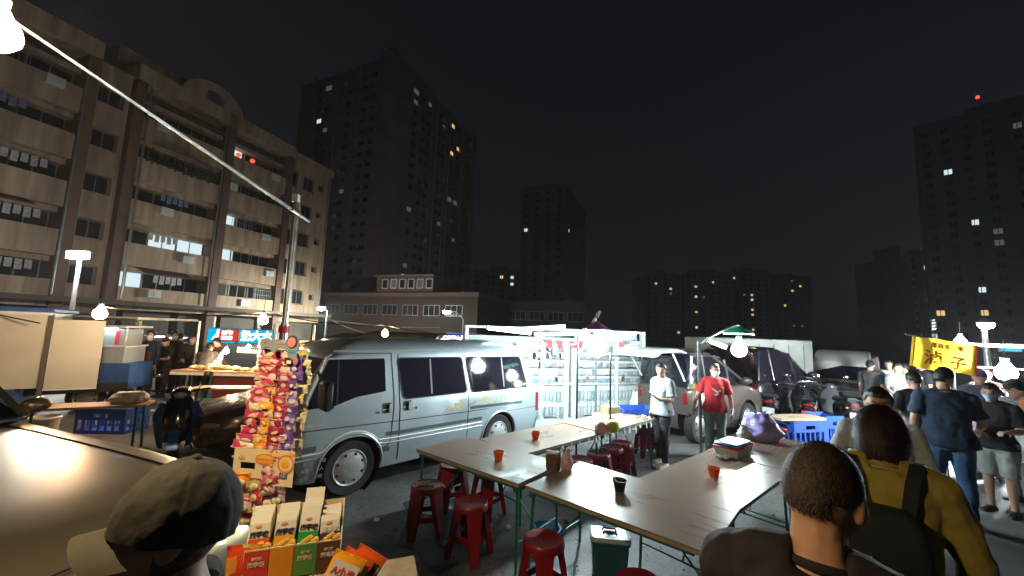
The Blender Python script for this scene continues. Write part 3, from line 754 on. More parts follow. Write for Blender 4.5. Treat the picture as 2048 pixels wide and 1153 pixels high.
across(1.13, 1.64, .006, .26, W_-.26, XF, M['tint'], 'windscreen'); across(1.13, 1.58, .006, .28, W_-.28, XR, M['tint'], 'rear_window')
across(.30, .50, .06, .05, W_-.05, XF, M['van_dark'], 'front_bumper', .1); across(.30, .47, .08, .05, W_-.05, XR, M['van_dark'], 'rear_bumper', .12)
for y in (.12, W_-.5): across(.64, .82, .01, y, y+.38, XF, M['lamp_glass'], 'headlight')
across(.62, .95, .012, .03, .14, XR, M['tail'], 'tail_light', .06); across(.62, .95, .012, W_-.14, W_-.03, XR, M['tail'], 'tail_light', .06)
part('tail_light_corner', vpanel(rpoly([(3.40, .62), (3.47, .62), (3.46, .95), (3.40, .95)], .02), .006, .02), M['tail'], van)
mi = part('mirror', BX(-.50, -.40, -.34, -.08, 1.10, 1.42, b=.03), M['black'], van)
part('mirror_glass', BX(-.399, -.392, -.32, -.10, 1.13, 1.39), M['tint'], mi, ang=0)
part('mirror_arm', TB([(-.46, -.10, 1.40), (-.46, .06, 1.50)], .016, 6), M['black'], mi); part('mirror_arm', TB([(-.46, -.10, 1.13), (-.50, .02, 1.10)], .016, 6), M['black'], mi)
part('a_pillar_trim', TB([Vector((x, yp(z)-.006, z)) for x, z in ((-.60, 1.09), (-.37, 1.66), (-.30, 1.70))], .012, 6), M['hub'], van)
for x in (0, 2.5):
    wheel(van, (x, .115, .325), .325); wheel(van, (x, W_-.115, .325), .325, face=1)
part('underbody', BX(-.5, 3.4, .25, W_-.25, .22, .5), M['seam'], van, ang=0)
part('arch_liner', MB().lathe([(.40, .0), (.40, .40)], 32, Tm(0, .06, .33) @ Rx(-PI/2), cap=False).lathe([(.38, .0), (.38, .40)], 32, Tm(2.5, .06, .33) @ Rx(-PI/2), cap=False), M['seam'], van)

# ---------------------------------------------------------------- cars from cross-sections
def car(name, label, loc, rz, paint, stn, green, wheels, group=None, R=.31, glass=None, lamps=None, zroof=None, plate=None, grille=True, cat='car', hubm=None):
    """stn: (x, half width, z bottom, z shoulder, z top); green: (x, base half width, top half width, z base, z roof); front at -x"""
    t = thing(name, label, cat, loc, rz, group)
    rs = []
    for (x, w, zb, zs, zt) in stn:
        sec = [(-w*.90, zb), (-w*.985, zb+(zs-zb)*.25), (-w, zb+(zs-zb)*.6), (-w*.975, zs-.03), (-w*.91, zs+(zt-zs)*.35), (-w*.70, zs+(zt-zs)*.75), (-w*.36, zt-.006), (0, zt)]
        sec += [(-a, b_) for a, b_ in reversed(sec[:-1])]
        rs.append([(x, a, b_) for a, b_ in sec])
    me = MB().loft(rs).mesh('body', paint)
    zw = R+.02
    hw = max(s[1] for s in stn)
    me = boolean_cut(me, [cylY(wx, zw, R*1.17, -hw-.3, -hw+.30) for wx in wheels]+[cylY(wx, zw, R*1.17, hw-.30, hw+.3) for wx in wheels])
    shade(me, 38); link('body', me, t)
    if green:
        rs = []
        for (x, wb, wt, zb, zr) in green:
            sec = [(-wb, zb), (-(wb+wt)/2-.01, (zb+zr)/2), (-wt, zr-.06), (-wt*.86, zr-.015), (0, zr+.005)]
            sec += [(-a, b_) for a, b_ in reversed(sec[:-1])]
            rs.append([(x, a, b_) for a, b_ in sec])
        part('glasshouse', MB().loft(rs), glass or M['tint'], t, ang=35)
        rr = []
        for (x, wb, wt, zb, zr) in green:
            if zr > (zroof or max(g_[4] for g_ in green)-.09): rr.append([(x, -wt-.012, zr-.07), (x, -wt*.86, zr), (x, 0, zr+.02), (x, wt*.86, zr), (x, wt+.012, zr-.07)])
        part('roof', MB().loft([r+[(p[0], p[1]*.97, p[2]-.03) for p in reversed(r)] for r in rr]), paint, t, ang=35)
        # pillars follow the glasshouse
        for sy in (-1, 1):
            for k, (a, b_) in enumerate(zip(green, green[1:])):
                part('pillar', TB([(a[0], sy*(a[1]+.004), a[3]), (a[0]+(b_[0]-a[0])*0, sy*(a[2]+.006), a[4]-.05)], .028, 6), paint, t) if k in (2, len(green)//2+1) else None
            part('pillar', TB([(green[0][0], sy*(green[0][1]*.98), green[0][3]), (rr[0][0][0], sy*(abs(rr[0][0][1])-.02), rr[0][0][2]+.01)], .03, 6), paint, t)
            part('pillar', TB([(green[-1][0], sy*(green[-1][1]*.98), green[-1][3]), (rr[-1][0][0], sy*(abs(rr[-1][0][1])-.02), rr[-1][0][2]+.01)], .035, 6), paint, t)
    for wx in wheels:
        wheel(t, (wx, -hw+.10, R), R, hubm=hubm); wheel(t, (wx, hw-.10, R), R, face=1, hubm=hubm)
    x0 = stn[0][0]; w0 = stn[0][1]; zb = stn[0][2]; zs = stn[0][3]
    part('front_bumper', BX(x0-.06, x0+.35, -hw*.93, hw*.93, zb-.02, zb+(zs-zb)*.42, b=.05), paint, t)
    if grille: part('grille', BX(x0-.075, x0+.1, -hw*.45, hw*.45, zb+.05, zb+.2), M['black'], t, ang=0)
    for sy in (-1, 1):
        part('headlight', MB().ell((x0+.16, sy*hw*.74, zs-.04), (.14, .14, .06), 14, 8), M['lamp_glass'], t)
        part('fog_light', MB().ell((x0-.05, sy*hw*.72, zb+.09), (.03, .07, .05), 10, 6), M['lamp_glass'], t)
        part('door_seam', TB([(wheels[0]+.75, sy*(hw+.001), stn[len(stn)//2][3]-.02), (wheels[0]+.72, sy*(hw-.008), .3)], .006, 4), M['seam'], t)
        part('door_seam', TB([(wheels[0]+1.65, sy*(hw+.001), stn[len(stn)//2][3]-.02), (wheels[0]+1.65, sy*(hw-.008), .3)], .006, 4), M['seam'], t)
        part('wing_mirror', MB().ell((green[0][0]+.30 if green else 0, sy*(hw+.10), green[0][3]+.08 if green else 1), (.07, .11, .08), 10, 8), paint, t)
        part('door_handle', BX(wheels[0]+1.45, wheels[0]+1.6, sy*hw-.018, sy*hw+.018, stn[len(stn)//2][3]-.14, stn[len(stn)//2][3]-.10), M['chrome'], t)
    xe = stn[-1][0]; we = stn[-1][1]
    for sy in (-1, 1): part('tail_light', BX(xe-.08, xe+.012, sy*we*.9-.05, sy*we*.9+.05, stn[-1][3]-.25, stn[-1][3]-.03, b=.015), M['tail'], t)
    return t
SED = [(-2.15, .62, .30, .60, .66), (-2.05, .74, .24, .64, .72), (-1.75, .83, .20, .70, .80), (-1.2, .85, .20, .78, .90), (-.65, .86, .19, .84, .98), (.0, .86, .19, .88, .98), (1.0, .86, .19, .90, .98), (1.6, .85, .22, .91, 1.0), (2.0, .80, .28, .90, .99), (2.15, .70, .34, .86, .94)]
SEDG = [(-.75, .74, .60, .95, .97), (-.40, .76, .60, .94, 1.18), (.0, .77, .60, .93, 1.385), (.5, .77, .60, .93, 1.43), (1.0, .77, .60, .93, 1.42), (1.4, .75, .58, .95, 1.32), (1.95, .70, .56, .97, .99)]
M['bronze'] = mat('bronze brown car paint', (.12, .075, .05), .25, metal=.5, var=.06, coat=.8)
M['champagne'] = mat('champagne metallic paint', (.46, .37, .23), .33, metal=.75, var=.05, scale=2, coat=.5)
M['greyb'] = mat('grey brown minivan paint', (.115, .092, .082), .3, metal=.4, var=.06, coat=.5)
M['blackcar'] = mat('black car paint', (.02, .021, .026), .2, metal=.2, var=.05, coat=.8)
# dark bronze saloon beyond the snack strips, nose towards the left
sd = math.radians(44)
car('parked_car', 'dark bronze saloon car with its nose showing left of the hanging snack strips', (-3.27, 7.65, 0), sd, M['bronze'], SED, SEDG, (-1.35, 1.3))
# near champagne car: bonnet fills the lower left corner
ax = math.atan2(.31, -.95)   # rear direction
cl = thing('parked_car', 'champagne coloured car whose long glossy bonnet fills the lower left corner', 'car', (-1.76, 2.06, 0), ax)
# local x towards the rear; nose at x = 0; +y is the camera's side after the turn
ST = [(0.0, .52, .45, .70, .76), (.05, .66, .34, .78, .86), (.18, .76, .26, .86, .955), (.45, .83, .22, .92, 1.015), (.9, .86, .2, .96, 1.055), (1.5, .875, .2, .985, 1.07), (2.6, .88, .2, 1.0, 1.10), (3.3, .88, .2, 1.02, 1.08), (4.4, .88, .2, 1.02, 1.06), (5.0, .84, .3, 1.0, 1.04)]
rs = []
for (x, w, zb, zs, zt) in ST:
    sec = [(-w*.92, zb), (-w*.99, zb+(zs-zb)*.3), (-w, zb+(zs-zb)*.65), (-w*.985, zs-.06), (-w*.93, zs), (-w*.82, zs+(zt-zs)*.45), (-w*.62, zs+(zt-zs)*.72), (-w*.5, zs+(zt-zs)*.84), (-w*.25, zt-.006), (0, zt)]
    sec += [(-a, b_) for a, b_ in reversed(sec[:-1])]; rs.append([(x, a, b_) for a, b_ in sec])
me = MB().loft(rs).mesh('body', M['champagne']); me = boolean_cut(me, [cylY(.85, .35, .40, -1.2, -.55), cylY(.85, .35, .40, .55, 1.2), cylY(3.6, .35, .40, -1.2, -.55), cylY(3.6, .35, .40, .55, 1.2)])
shade(me, 40); link('body', me, cl)
GX = 1.15
GR = [(2.0, .76, .62, 1.085, 1.10), (2.4, .78, .62, 1.06, 1.36), (2.8, .79, .62, 1.05, 1.60), (3.4, .79, .62, 1.05, 1.65), (4.2, .78, .6, 1.05, 1.60), (4.55, .74, .58, 1.03, 1.2)]
part('glasshouse', MB().loft([[(x, a, b_) for a, b_ in [(-wb, zb), (-wt, zr-.06), (-wt*.86, zr-.01), (0, zr), (wt*.86, zr-.01), (wt, zr-.06), (wb, zb)]] for (x, wb, wt, zb, zr) in [(g_[0]+GX,)+g_[1:] for g_ in GR]]), M['tint'], cl, ang=35)
part('roof', MB().loft([[(x, -wt-.01, zr-.07), (x, -wt*.86, zr+.002), (x, 0, zr+.02), (x, wt*.86, zr+.002), (x, wt+.01, zr-.07), (x, 0, zr-.03)] for (x, wb, wt, zb, zr) in [(g_[0]+GX,)+g_[1:] for g_ in GR[2:5]]]), M['champagne'], cl, ang=35)
for sy in (-1, 1):
    P_ = [(x, sy*w*.66, zs+(zt-zs)*.70+.002) for (x, w, zb, zs, zt) in ST[2:8]]
    part('bonnet_seam', TB([(.10, sy*.2, .93), (.13, sy*.42, .915)]+P_, .005, 5), M['seam'], cl)
    part('headlight', MB().ell((.16, sy*.60, .86), (.16, .17, .085), 16, 10), M['lamp_glass'], cl)
    part('wing_mirror', MB().ell((2.45+GX, sy*.98, 1.13), (.08, .12, .08), 10, 8), M['champagne'], cl)
    part('pillar', TB([(2.02+GX, sy*.75, 1.10), (2.78+GX, sy*.61, 1.58)], .03, 6), M['champagne'], cl)
    for x in (.85, 3.6): wheel(cl, (x, sy*.78, .33), .33, face=sy)
    part('wiper', TB([(1.98+GX, sy*.35, 1.125), (2.10+GX, sy*.05-.1, 1.19)], .01, 5), M['black'], cl)
part('bumper', BX(-.05, .3, -.7, .7, .28, .5, b=.05), M['champagne'], cl); part('scuttle', BX(1.9+GX, 2.06+GX, -.72, .72, 1.09, 1.115), M['black'], cl, ang=0)

# grey brown minivan with raised tailgate behind the man in the white shirt
MPV = [(-2.2, .66, .34, .72, .80), (-2.1, .78, .26, .80, .90), (-1.8, .86, .22, .88, 1.0), (-1.3, .88, .2, .96, 1.10), (-.9, .89, .2, 1.0, 1.14), (0, .89, .2, 1.02, 1.10), (1.0, .89, .2, 1.02, 1.10), (1.42, .87, .24, 1.02, 1.08), (1.5, .80, .34, 1.0, 1.04)]
MPVG = [(-1.15, .80, .70, 1.09, 1.12), (-.7, .82, .70, 1.07, 1.40), (-.25, .83, .70, 1.05, 1.66), (.3, .83, .70, 1.05, 1.75), (.8, .83, .70, 1.05, 1.76), (1.2, .83, .70, 1.05, 1.74), (1.42, .80, .68, 1.05, 1.66)]
p_r, p_f = Vector((3.52, 7.68, 0)), Vector((5.35, 8.83, 0))
dirf = (p_f-p_r).normalized(); mrz = math.atan2(-dirf.y, -dirf.x)     # local +x = rear
p_f = Vector((5.32, 8.82, 0)); ctr = p_f-dirf*.9
# near side is local +y after the turn? keep the car's centre half a width behind the wheels
nrm = Vector((-dirf.y, dirf.x, 0)); nrm = nrm if nrm.y > 0 else -nrm
mp = car('minivan', 'grey brown minivan with its white tailgate raised behind the man in the white shirt', tuple(ctr+nrm*.62), mrz, M['greyb'], [(a_*.82, b_*.76, *c_) for a_, b_, *c_ in MPV], [(a_*.82, b_*.76, e_*.76, *c_) for a_, b_, e_, *c_ in MPVG], (-.9, .9), R=.33, cat='van', hubm=M['steel'])
tg = part('tailgate', MB().loft([[(x, y, z) for (y, z) in ((-.56, 1.74+dz), (-.46, 1.80+dz), (.46, 1.80+dz), (.56, 1.74+dz), (.46, 1.72+dz), (-.46, 1.72+dz))] for x, dz in ((1.15, .0), (1.4, .03), (1.95, .01), (2.07, -.06))]), M['frame_white'], mp)
part('gas_strut', TB([(1.2, .52, 1.2), (1.6, .54, 1.74)], .02, 6), M['frame_white'], mp)
part('gas_strut', TB([(1.2, -.52, 1.2), (1.6, -.54, 1.74)], .02, 6), M['frame_white'], mp)
# black people carrier beyond it
car('minivan', 'black people carrier standing between the grey brown minivan and the white box truck', (7.1, 11.2, 0), mrz-.05, M['blackcar'], MPV, [(a, b_, c_, d_, e_+.12 if e_ > 1.3 else e_) for a, b_, c_, d_, e_ in MPVG], (-1.1, 1.15), R=.34, cat='van')
# trucks
def truck(name, label, loc, rz, cabm, boxm, L_, Wd, Hc, Hb, zb, cat='truck', fairing=False, box_from=1.75, ribs=7):
    t = thing(name, label, cat, loc, rz)
    w = Wd/2
    rs = [[(x, -w*k, .45), (x, -w*k, Hc*.6), (x, -w*.93*k, Hc-.1), (x, -w*.8*k, Hc), (x, w*.8*k, Hc), (x, w*.93*k, Hc-.1), (x, w*k, Hc*.6), (x, w*k, .45)] for i, (x, k) in enumerate(((0, .9), (.08, .98), (.3, 1), (1.6, 1)))]
    for r in (0, 1):
        for j in (2, 3, 4, 5): p = rs[r][j]; rs[r][j] = (p[0]+.32, p[1], p[2])
    for j in (2, 3, 4, 5): p = rs[2][j]; rs[2][j] = (p[0]+.2, p[1], p[2])
    part('cab', MB().loft(rs), cabm, t, ang=30)
    part('windscreen', MB().add([(.045+(.02), -w*.80, Hc*.6+.04), (.065, w*.80, Hc*.6+.04), (.31, w*.76, Hc-.13), (.31, -w*.76, Hc-.13), (.0, -w*.80, Hc*.6+.04), (.0, w*.80, Hc*.6+.04), (.275, w*.76, Hc-.13), (.275, -w*.76, Hc-.13)], [(0, 1, 2, 3), (4, 7, 6, 5), (0, 4, 5, 1), (1, 5, 6, 2), (2, 6, 7, 3), (3, 7, 4, 0)]), M['tint'], t, ang=0)
    for sy in (-1, 1):
        part('side_window', BX(.45, 1.35, sy*w*.985-.012, sy*w*.985+.012, Hc*.6+.05, Hc-.2), M['tint'], t, ang=0)
        part('headlight', BX(-.02, .08, sy*w*.72-.16, sy*w*.72+.16, .64, .78, b=.02), M['lamp_glass'], t)
        part('wing_mirror', BX(.1, .22, sy*(w+.18)-.09, sy*(w+.18)+.09, Hc*.62, Hc*.62+.3, b=.02), M['black'], t)
        part('mirror_arm', TB([(.25, sy*w*.96, Hc*.62+.2), (.17, sy*(w+.18), Hc*.62+.2)], .015, 5), M['black'], t)
    part('bumper', BX(-.08, .3, -w*.98, w*.98, .38, .62, b=.03), M['frame_grey'], t); part('number_plate', BX(-.095, -.082, -.17, .17, .44, .58), M['plate_white'], t, ang=0)
    part('grille', BX(-.012, .05, -w*.5, w*.5, .66, .82), M['black'], t, ang=0)
    if fairing: part('roof_fairing', MB().loft([[(x, -w*.9, Hc-.02), (x+.1, -w*.85, Hc+h_), (x+.1, w*.85, Hc+h_), (x, w*.9, Hc-.02)] for x, h_ in ((.3, .08), (.7, .26), (1.5, .34))]), cabm, t, ang=30)
    if boxm:
        bo = part('cargo_box', BX(box_from, L_, -w-.05, w+.05, zb, Hb, b=.03), boxm, t)
        for k in range(ribs):
            for sy in (-1, 1): part('rib', BX(box_from+.25+(L_-box_from-.5)*k/(ribs-1)-.02, box_from+.25+(L_-box_from-.5)*k/(ribs-1)+.02, sy*(w+.065)-.014, sy*(w+.065)+.014, zb+.05, Hb-.15), boxm, bo, ang=0)
    part('chassis', BX(.4, L_-.1, -.4, .4, .45, .62), M['black'], t, ang=0)
    for x in (.85, L_-1.1):
        for sy in (-1, 1): wheel(t, (x, sy*(w-.13), .36), .36, face=sy)
    return t
truck('box_truck', 'white ribbed box truck standing behind the black people carrier', (4.2, 12.6, 0), math.radians(-4), mat('box truck paint', (.40, .42, .40), .5, var=.15, scale=3), mat('cargo box panel', (.36, .38, .36), .55, var=.2, scale=2), 4.75, 1.7, 1.72, 2.10, .72)
truck('small_truck', 'pale silver small truck with a roof fairing facing the tables', (10.6, 12.5, 0), math.radians(46), M['frame_white'], M['frame_grey'], 4.6, 1.62, 1.46, 1.6, .75, fairing=True, ribs=4)
# ================================================================ tables, stools and what stands on them
m = mat('brown laminate table top', (.29, .21, .155), .28, var=.10, scale=2, spec=.6, coat=.12, rv=.04)
for n_ in m.node_tree.nodes:
    if n_.type == 'TEX_NOISE' :
        mp_ = m.node_tree.nodes.new('ShaderNodeMapping'); mp_.inputs['Scale'].default_value = (.8, 3, 1)
        tc_ = m.node_tree.nodes.new('ShaderNodeTexCoord'); m.node_tree.links.new(tc_.outputs['Object'], mp_.inputs[0]); m.node_tree.links.new(mp_.outputs[0], n_.inputs['Vector'])
M['laminate'] = m
M['edge'] = mat('pale table edge', (.38, .31, .22), .5, var=.2, scale=20)
def folding_table(label, c, ang, L_, W_t, z=.75, group='brown folding tables pushed together', topm=None, cat='table'):
    t = thing('folding_table', label, cat, (c[0], c[1], 0), math.radians(ang), group)
    part('tabletop', BX(-L_/2, L_/2, -W_t/2, W_t/2, z-.012, z, b=.003), topm or M['laminate'], t, ang=20)
    part('edge_band', BX(-L_/2+.004, L_/2-.004, -W_t/2+.004, W_t/2-.004, z-.036, z-.0125), M['edge'], t, ang=0)
    for sy in (-1, 1): part('rail', BX(-L_/2+.10, L_/2-.10, sy*(W_t/2-.05)-.014, sy*(W_t/2-.05)+.014, z-.068, z-.037), M['green_steel'], t, ang=0)
    for sx in (-1, 1):
        x0 = sx*(L_/2-.05)
        part('end_rail', BX(x0-.018, x0+.018, -W_t/2+.02, W_t/2-.02, z-.09, z-.037), M['green_steel'], t, ang=0)
        for sy in (-1, 1):
            part('leg', TB([(x0, sy*(W_t/2-.06), z-.09), (x0+sx*.02, sy*(W_t/2-.04), 0.0)], .013, 8), M['green_steel'], t)
        part('leg_brace', TB([(x0, -W_t/2+.055, .22), (x0, W_t/2-.055, .22)], .009, 6), M['green_steel'], t)
        part('folding_strut', TB([(x0, 0, .22), (sx*(L_/2-.5), 0, z-.06)], .008, 6), M['green_steel'], t)
    part('cross_rail', BX(-.014, .014, -W_t/2+.065, W_t/2-.065, z-.064, z-.038), M['green_steel'], t, ang=0)
    return t
folding_table('brown folding table by the van carrying one orange bowl, next to the pale van door', (-.20, 4.22), -38.5, 1.40, .75)
folding_table('long brown folding table in the middle that carries the black bowl', (1.01, 3.32), -41.4, 1.45, .90, z=.752)
folding_table('brown folding table reaching along the rear of the van, one orange bowl in its middle', (.47, 5.09), 43, 1.5, .75, z=.748)
folding_table('brown folding table on the right carrying an orange bowl with chopsticks', (2.02, 3.86), 40.5, 1.52, .83, z=.75)
folding_table('brown folding table under the purple bag and the lidded tray', (3.19, 4.86), 40.5, 1.52, .86, z=.749)
folding_table('brown folding table holding a pink bag and a green fruit, before the display racks', (1.58, 6.12), 43, 1.45, .72, z=.749)

def make_stool(label, loc, rz, m, group, H_=.47):
    t = thing('stool', label, 'stool', loc, rz, group)
    r = .158
    st = MB().lathe([(.0, H_-.012), (.05, H_-.010), (.13, H_-.004), (.150, H_-.001), (r, H_-.010), (r+.004, H_-.03), (r+.004, H_-.055), (r-.006, H_-.055), (r-.008, H_-.03), (.0, H_-.03)], 28, cap=False)
    part('seat', st, m, t, ang=40)
    part('seat_hole', MB().lathe([(.013, H_-.0115), (.013, H_-.0085), (.009, H_-.0080)], 12), M['black'], t)
    for k in range(4):
        a = PI/4+k*PI/2; Mx = Rz(a)
        lg = MB(); R0, R1 = .128, .205
        # splayed channel leg: front web with two side flanges, wide at the top
        for (ya, yb, d0, d1) in ((-1, 1, .020, .012), (-1, -.72, -.028, .012), (.72, 1, -.028, .012)):
            w0, w1 = .072, .034
            off = lambda z_, d: (R0+(R1-R0)*(1-z_/(H_-.04)))+d
            zt, zb_ = H_-.04, 0.0
            da, db = (d0, d1) if ya != -1 or yb == 1 else (d1, d0)
            xi0, xo0 = (off(zt, .006), off(zt, .018)) if yb-ya > 1 else (off(zt, -.035), off(zt, .0175))
            xi1, xo1 = (off(zb_, .006), off(zb_, .018)) if yb-ya > 1 else (off(zb_, -.022), off(zb_, .0175))
            lg.add([(xi0, ya*w0, zt), (xo0, ya*w0, zt), (xo0, yb*w0, zt), (xi0, yb*w0, zt), (xi1, ya*w1, zb_), (xo1, ya*w1, zb_), (xo1, yb*w1, zb_), (xi1, yb*w1, zb_)], [(0, 1, 2, 3), (7, 6, 5, 4), (0, 4, 5, 1), (1, 5, 6, 2), (2, 6, 7, 3), (3, 7, 4, 0)])
        lg.v = [tuple(Mx @ Vector(p)) for p in lg.v]
        part('leg', lg, m, t, ang=30)
        a2 = a+PI/2; rr = .128+(.205-.128)*(1-.15/(H_-.04))
        p1, p2 = Vector((rr*math.cos(a), rr*math.sin(a), .15)), Vector((rr*math.cos(a2), rr*math.sin(a2), .15)); d_ = (p2-p1)
        n_ = Vector((d_.y, -d_.x, 0)).normalized()*.012; q1, q2 = p1+d_*.12, p2-d_*.12
        part('stretcher', MB().add([q1-n_, q1+n_, q2+n_, q2-n_]+[p+Vector((0, 0, .05)) for p in (q1-n_, q1+n_, q2+n_, q2-n_)], [(3, 2, 1, 0), (4, 5, 6, 7), (0, 1, 5, 4), (1, 2, 6, 5), (2, 3, 7, 6), (3, 0, 4, 7)]), m, t, ang=0)
    return t
SG = 'red plastic stools around the tables'
s0 = make_stool('red stool farthest left, a white crumpled wrapper on its seat', (-.80, 4.16, 0.0), .3, M['red_plastic'], SG)
dup(s0, (-.31, 3.80, 0), 1.1, 'red stool between the stool with the wrapper and the round topped stool near the cooler')
dup(s0, (.315, 3.19, 0), .75, 'red stool with its round seat seen from above, left of the blue cooler')
dup(s0, (.90, 2.70, 0), .2, 'red stool nearest the camera, cut by the bottom edge below the blue cooler')
dup(s0, (-.62, 4.78, 0), .5, 'dark red stool tucked under the table beside the van sill', SG)
dup(s0, (-.20, 4.62, 0), .9, 'dark red stool in the shade under the van side table', SG)
sm = make_stool('maroon stool under the far corner of the right table', (2.72, 3.55, 0), .2, M['maroon_plastic'], SG)
for i, (x, y, lab) in enumerate(((.95, 5.15, 'maroon stool under the table edge, first from the pink bag'), (1.25, 5.42, 'maroon stool under the table edge, second from the pink bag'), (1.50, 5.72, 'maroon stool under the table edge, third from the pink bag'), (1.72, 5.98, 'maroon stool under the table edge below the green fruit'))):
    dup(sm, (x, y, 0), .3*i, lab)
for k in range(3): dup(sm, (2.44, 6.95, .06*k), .1, 'maroon stool, '+('lowest', 'middle', 'topmost')[k]+' of the nested stack beside the man in pale grey', 'nested maroon stools')
dup(sm, (2.0, 2.72, 0), .1, 'maroon stool standing beside the green end of the middle table')
# wrapper on the first stool
wm = MB().grid(lambda u, v: (-.09+.18*u, -.05+.11*v, .012*abs(math.sin(9*u+4*v))+.002), 10, 6)
link('wrapper', wm.mesh('wrapper', M['paper']), None, 'crumpled white wrapper lying on the farthest left red stool', 'wrapper', loc=(-.82, 4.15, .472), rz=.4)
tl_ = MB().tube([(0, 0, 0), (.07, .01, .004), (.10, -.04, .002)], .006, 6)
link('rope_end', tl_.mesh('rope_end', M['white_paint']), None, 'short white cord end hanging over the farthest left red stool', 'cord', loc=(-.70, 4.10, .478))

def bowl(label, loc, m, r=.056, group='bowls left on the tables', sticks=True, rz=0):
    t = thing('bowl', label, 'bowl', loc, rz, group)
    part('shell', MB().lathe([(.0, .0), (r*.62, .0), (r*.66, .006), (r*.98, .085), (r, .09), (r*.95, .09), (r*.90, .08), (r*.58, .012), (0, .010)], 24, cap=False), m, t)
    if sticks: part('spoon', TB([(-.01, 0, .03), (-.03, .012, .085), (-.055, .02, .13)], [.005, .006, .008], 6, flat=.4), M['paper'], t)
    return t
bowl('orange bowl on the table beside the van door', at(997, 921, .75), M['orange_plastic'], sticks=False)
bowl('orange bowl on the table behind the van rear wheel', at(1071, 879, .748), M['orange_plastic'], sticks=False)
bowl('black bowl with a white spoon on the long middle table', at(1239, 982, .752), M['black'], r=.060)
bowl('orange bowl with chopsticks on the right table', at(1428, 955, .75), M['orange_plastic'])
bowl('orange bowl beside the lidded tray', at(1496, 899, .749), M['orange_plastic'], r=.06)
bowl('orange bowl at the foot of the purple bag', at(1566, 872, .749), M['orange_plastic'], sticks=False)

def sack(name, label, cat, loc, size, m, seed=1, rz=0, amp=.25, ears=True, group=None, lump=1.0):
    """a filled bag resting on its base with crumpled sides and a tied top"""
    sx, sy, sz = size; mb = MB(); nu, nv = 28, 18; rings = []
    for j in range(nv+1):
        t_ = j/nv; z = sz*t_
        k = (min(1, .80+.9*t_) if t_ < .3 else 1.0)*(1-max(0, t_-.35)**1.5*1.45*lump)
        k = max(.10, k); r_ = []
        for i in range(nu):
            a = 2*PI*i/nu; n_ = noise.noise(Vector((math.cos(a)*1.6+seed, math.sin(a)*1.6, t_*3.2)))+.6*noise.noise(Vector((math.cos(a)*4+seed, math.sin(a)*4, t_*6)))
            kk = k*(1+amp*n_)
            r_.append((sx*.5*kk*math.cos(a), sy*.5*kk*math.sin(a), max(0, z+(.05*sz*n_ if j else 0))))
        rings.append(r_)
    t = thing(name, label, cat, loc, rz, group)
    mb.loft(rings); part('body', mb, m, t, ang=70)
    if ears:
        for s_ in (-1, 1):
            part('handle', MB().grid(lambda u, v: (s_*(.02+.16*sx*u)+.02*math.sin(6*v), .05*sy*(v-.5)*(1+2*u)+.02*math.sin(5*u), sz*(.9+.28*u-.1*u*u)+.01*math.sin(9*v)), 6, 5), m, t, ang=60)
    return t
M['purple_bag'] = mat('lilac bag plastic', (.40, .34, .72), .35, var=.08, bump=.35, scale=9)
sack('plastic_bag', 'large lilac plastic bag stuffed full on the far table', 'bag', at(1527, 882, .749)+Vector((0, .05, 0)), (.50, .42, .34), M['purple_bag'], 3, lump=.8)
sack('plastic_bag', 'white and pink plastic bag standing at the joint of the two near tables', 'bag', at(1133, 938, .752), (.12, .10, .17), M['pink_bag'], 5)
sack('plastic_bag', 'pink plastic bag on the table before the display racks', 'bag', at(1203, 866, .749), (.19, .17, .15), M['pink_bag'], 8, ears=False)
sack('plastic_bag', 'small white bag leaning on the tray lid', 'bag', at(1492, 884, .749)+Vector((.04, .1, 0)), (.18, .14, .18), M['plastic_bag'], 9)
g_ = thing('pomelo', 'round yellow green fruit on the table before the display racks', 'fruit', at(1226, 866, .749))
part('fruit', MB().ell((0, 0, .085), (.088, .088, .086), 20, 14), mat('green yellow peel', (.50, .56, .05), .5, var=.2, scale=30, bump=.2), g_); part('stalk', TB([(0, 0, .168), (.006, .004, .19)], .006, 6), M['green_steel'], g_)
pb_ = thing('paper_bag', 'brown paper bag standing at the joint of the two near tables', 'bag', at(1106, 940, .752), math.radians(-35))
part('bag', MB().loft([[(-.055, -.035, 0), (.055, -.035, 0), (.055, .035, 0), (-.055, .035, 0)], [(-.06, -.04, .10), (.058, -.04, .10), (.06, .038, .10), (-.058, .04, .10)], [(-.062, -.03, .17), (.064, -.032, .175), (.062, .03, .172), (-.064, .028, .168)]]), mat('brown kraft paper', (.16, .09, .06), .75, var=.15, bump=.2), pb_, ang=20)
part('folded_top', BX(-.064, .066, -.034, -.030, .14, .172), M['paper'], pb_, ang=0)
# lidded tray
tr = thing('food_tray', 'white plastic tray with a blue lid and red rim on the far table', 'tray', at(1466, 909, .749), math.radians(38))
part('box', MB().loft([[(-.17, -.11, 0), (.17, -.11, 0), (.17, .11, 0), (-.17, .11, 0)], [(-.20, -.13, .09), (.20, -.13, .09), (.20, .13, .09), (-.20, .13, .09)]]), M['plastic_bag'], tr, ang=20)
part('rim', BX(-.205, .205, -.135, .135, .0905, .11, b=.005), mat('red rim', (.6, .03, .04), .35, var=.05), tr)
part('lid', BX(-.19, .21, -.13, .13, .111, .15, b=.015), mat('sky blue lid', (.10, .34, .72), .35, var=.06), tr)
link('plastic_sheet', MB().grid(lambda u, v: (-.10+.2*u, -.07+.12*v+.03*math.sin(4*u), .004+.03*abs(math.sin(7*u+5*v))), 12, 8).mesh('plastic_sheet', M['plastic_bag']), None, 'thin clear plastic bag lying before the lidded tray', 'plastic bag', loc=at(1450, 918, .75), rz=.6)
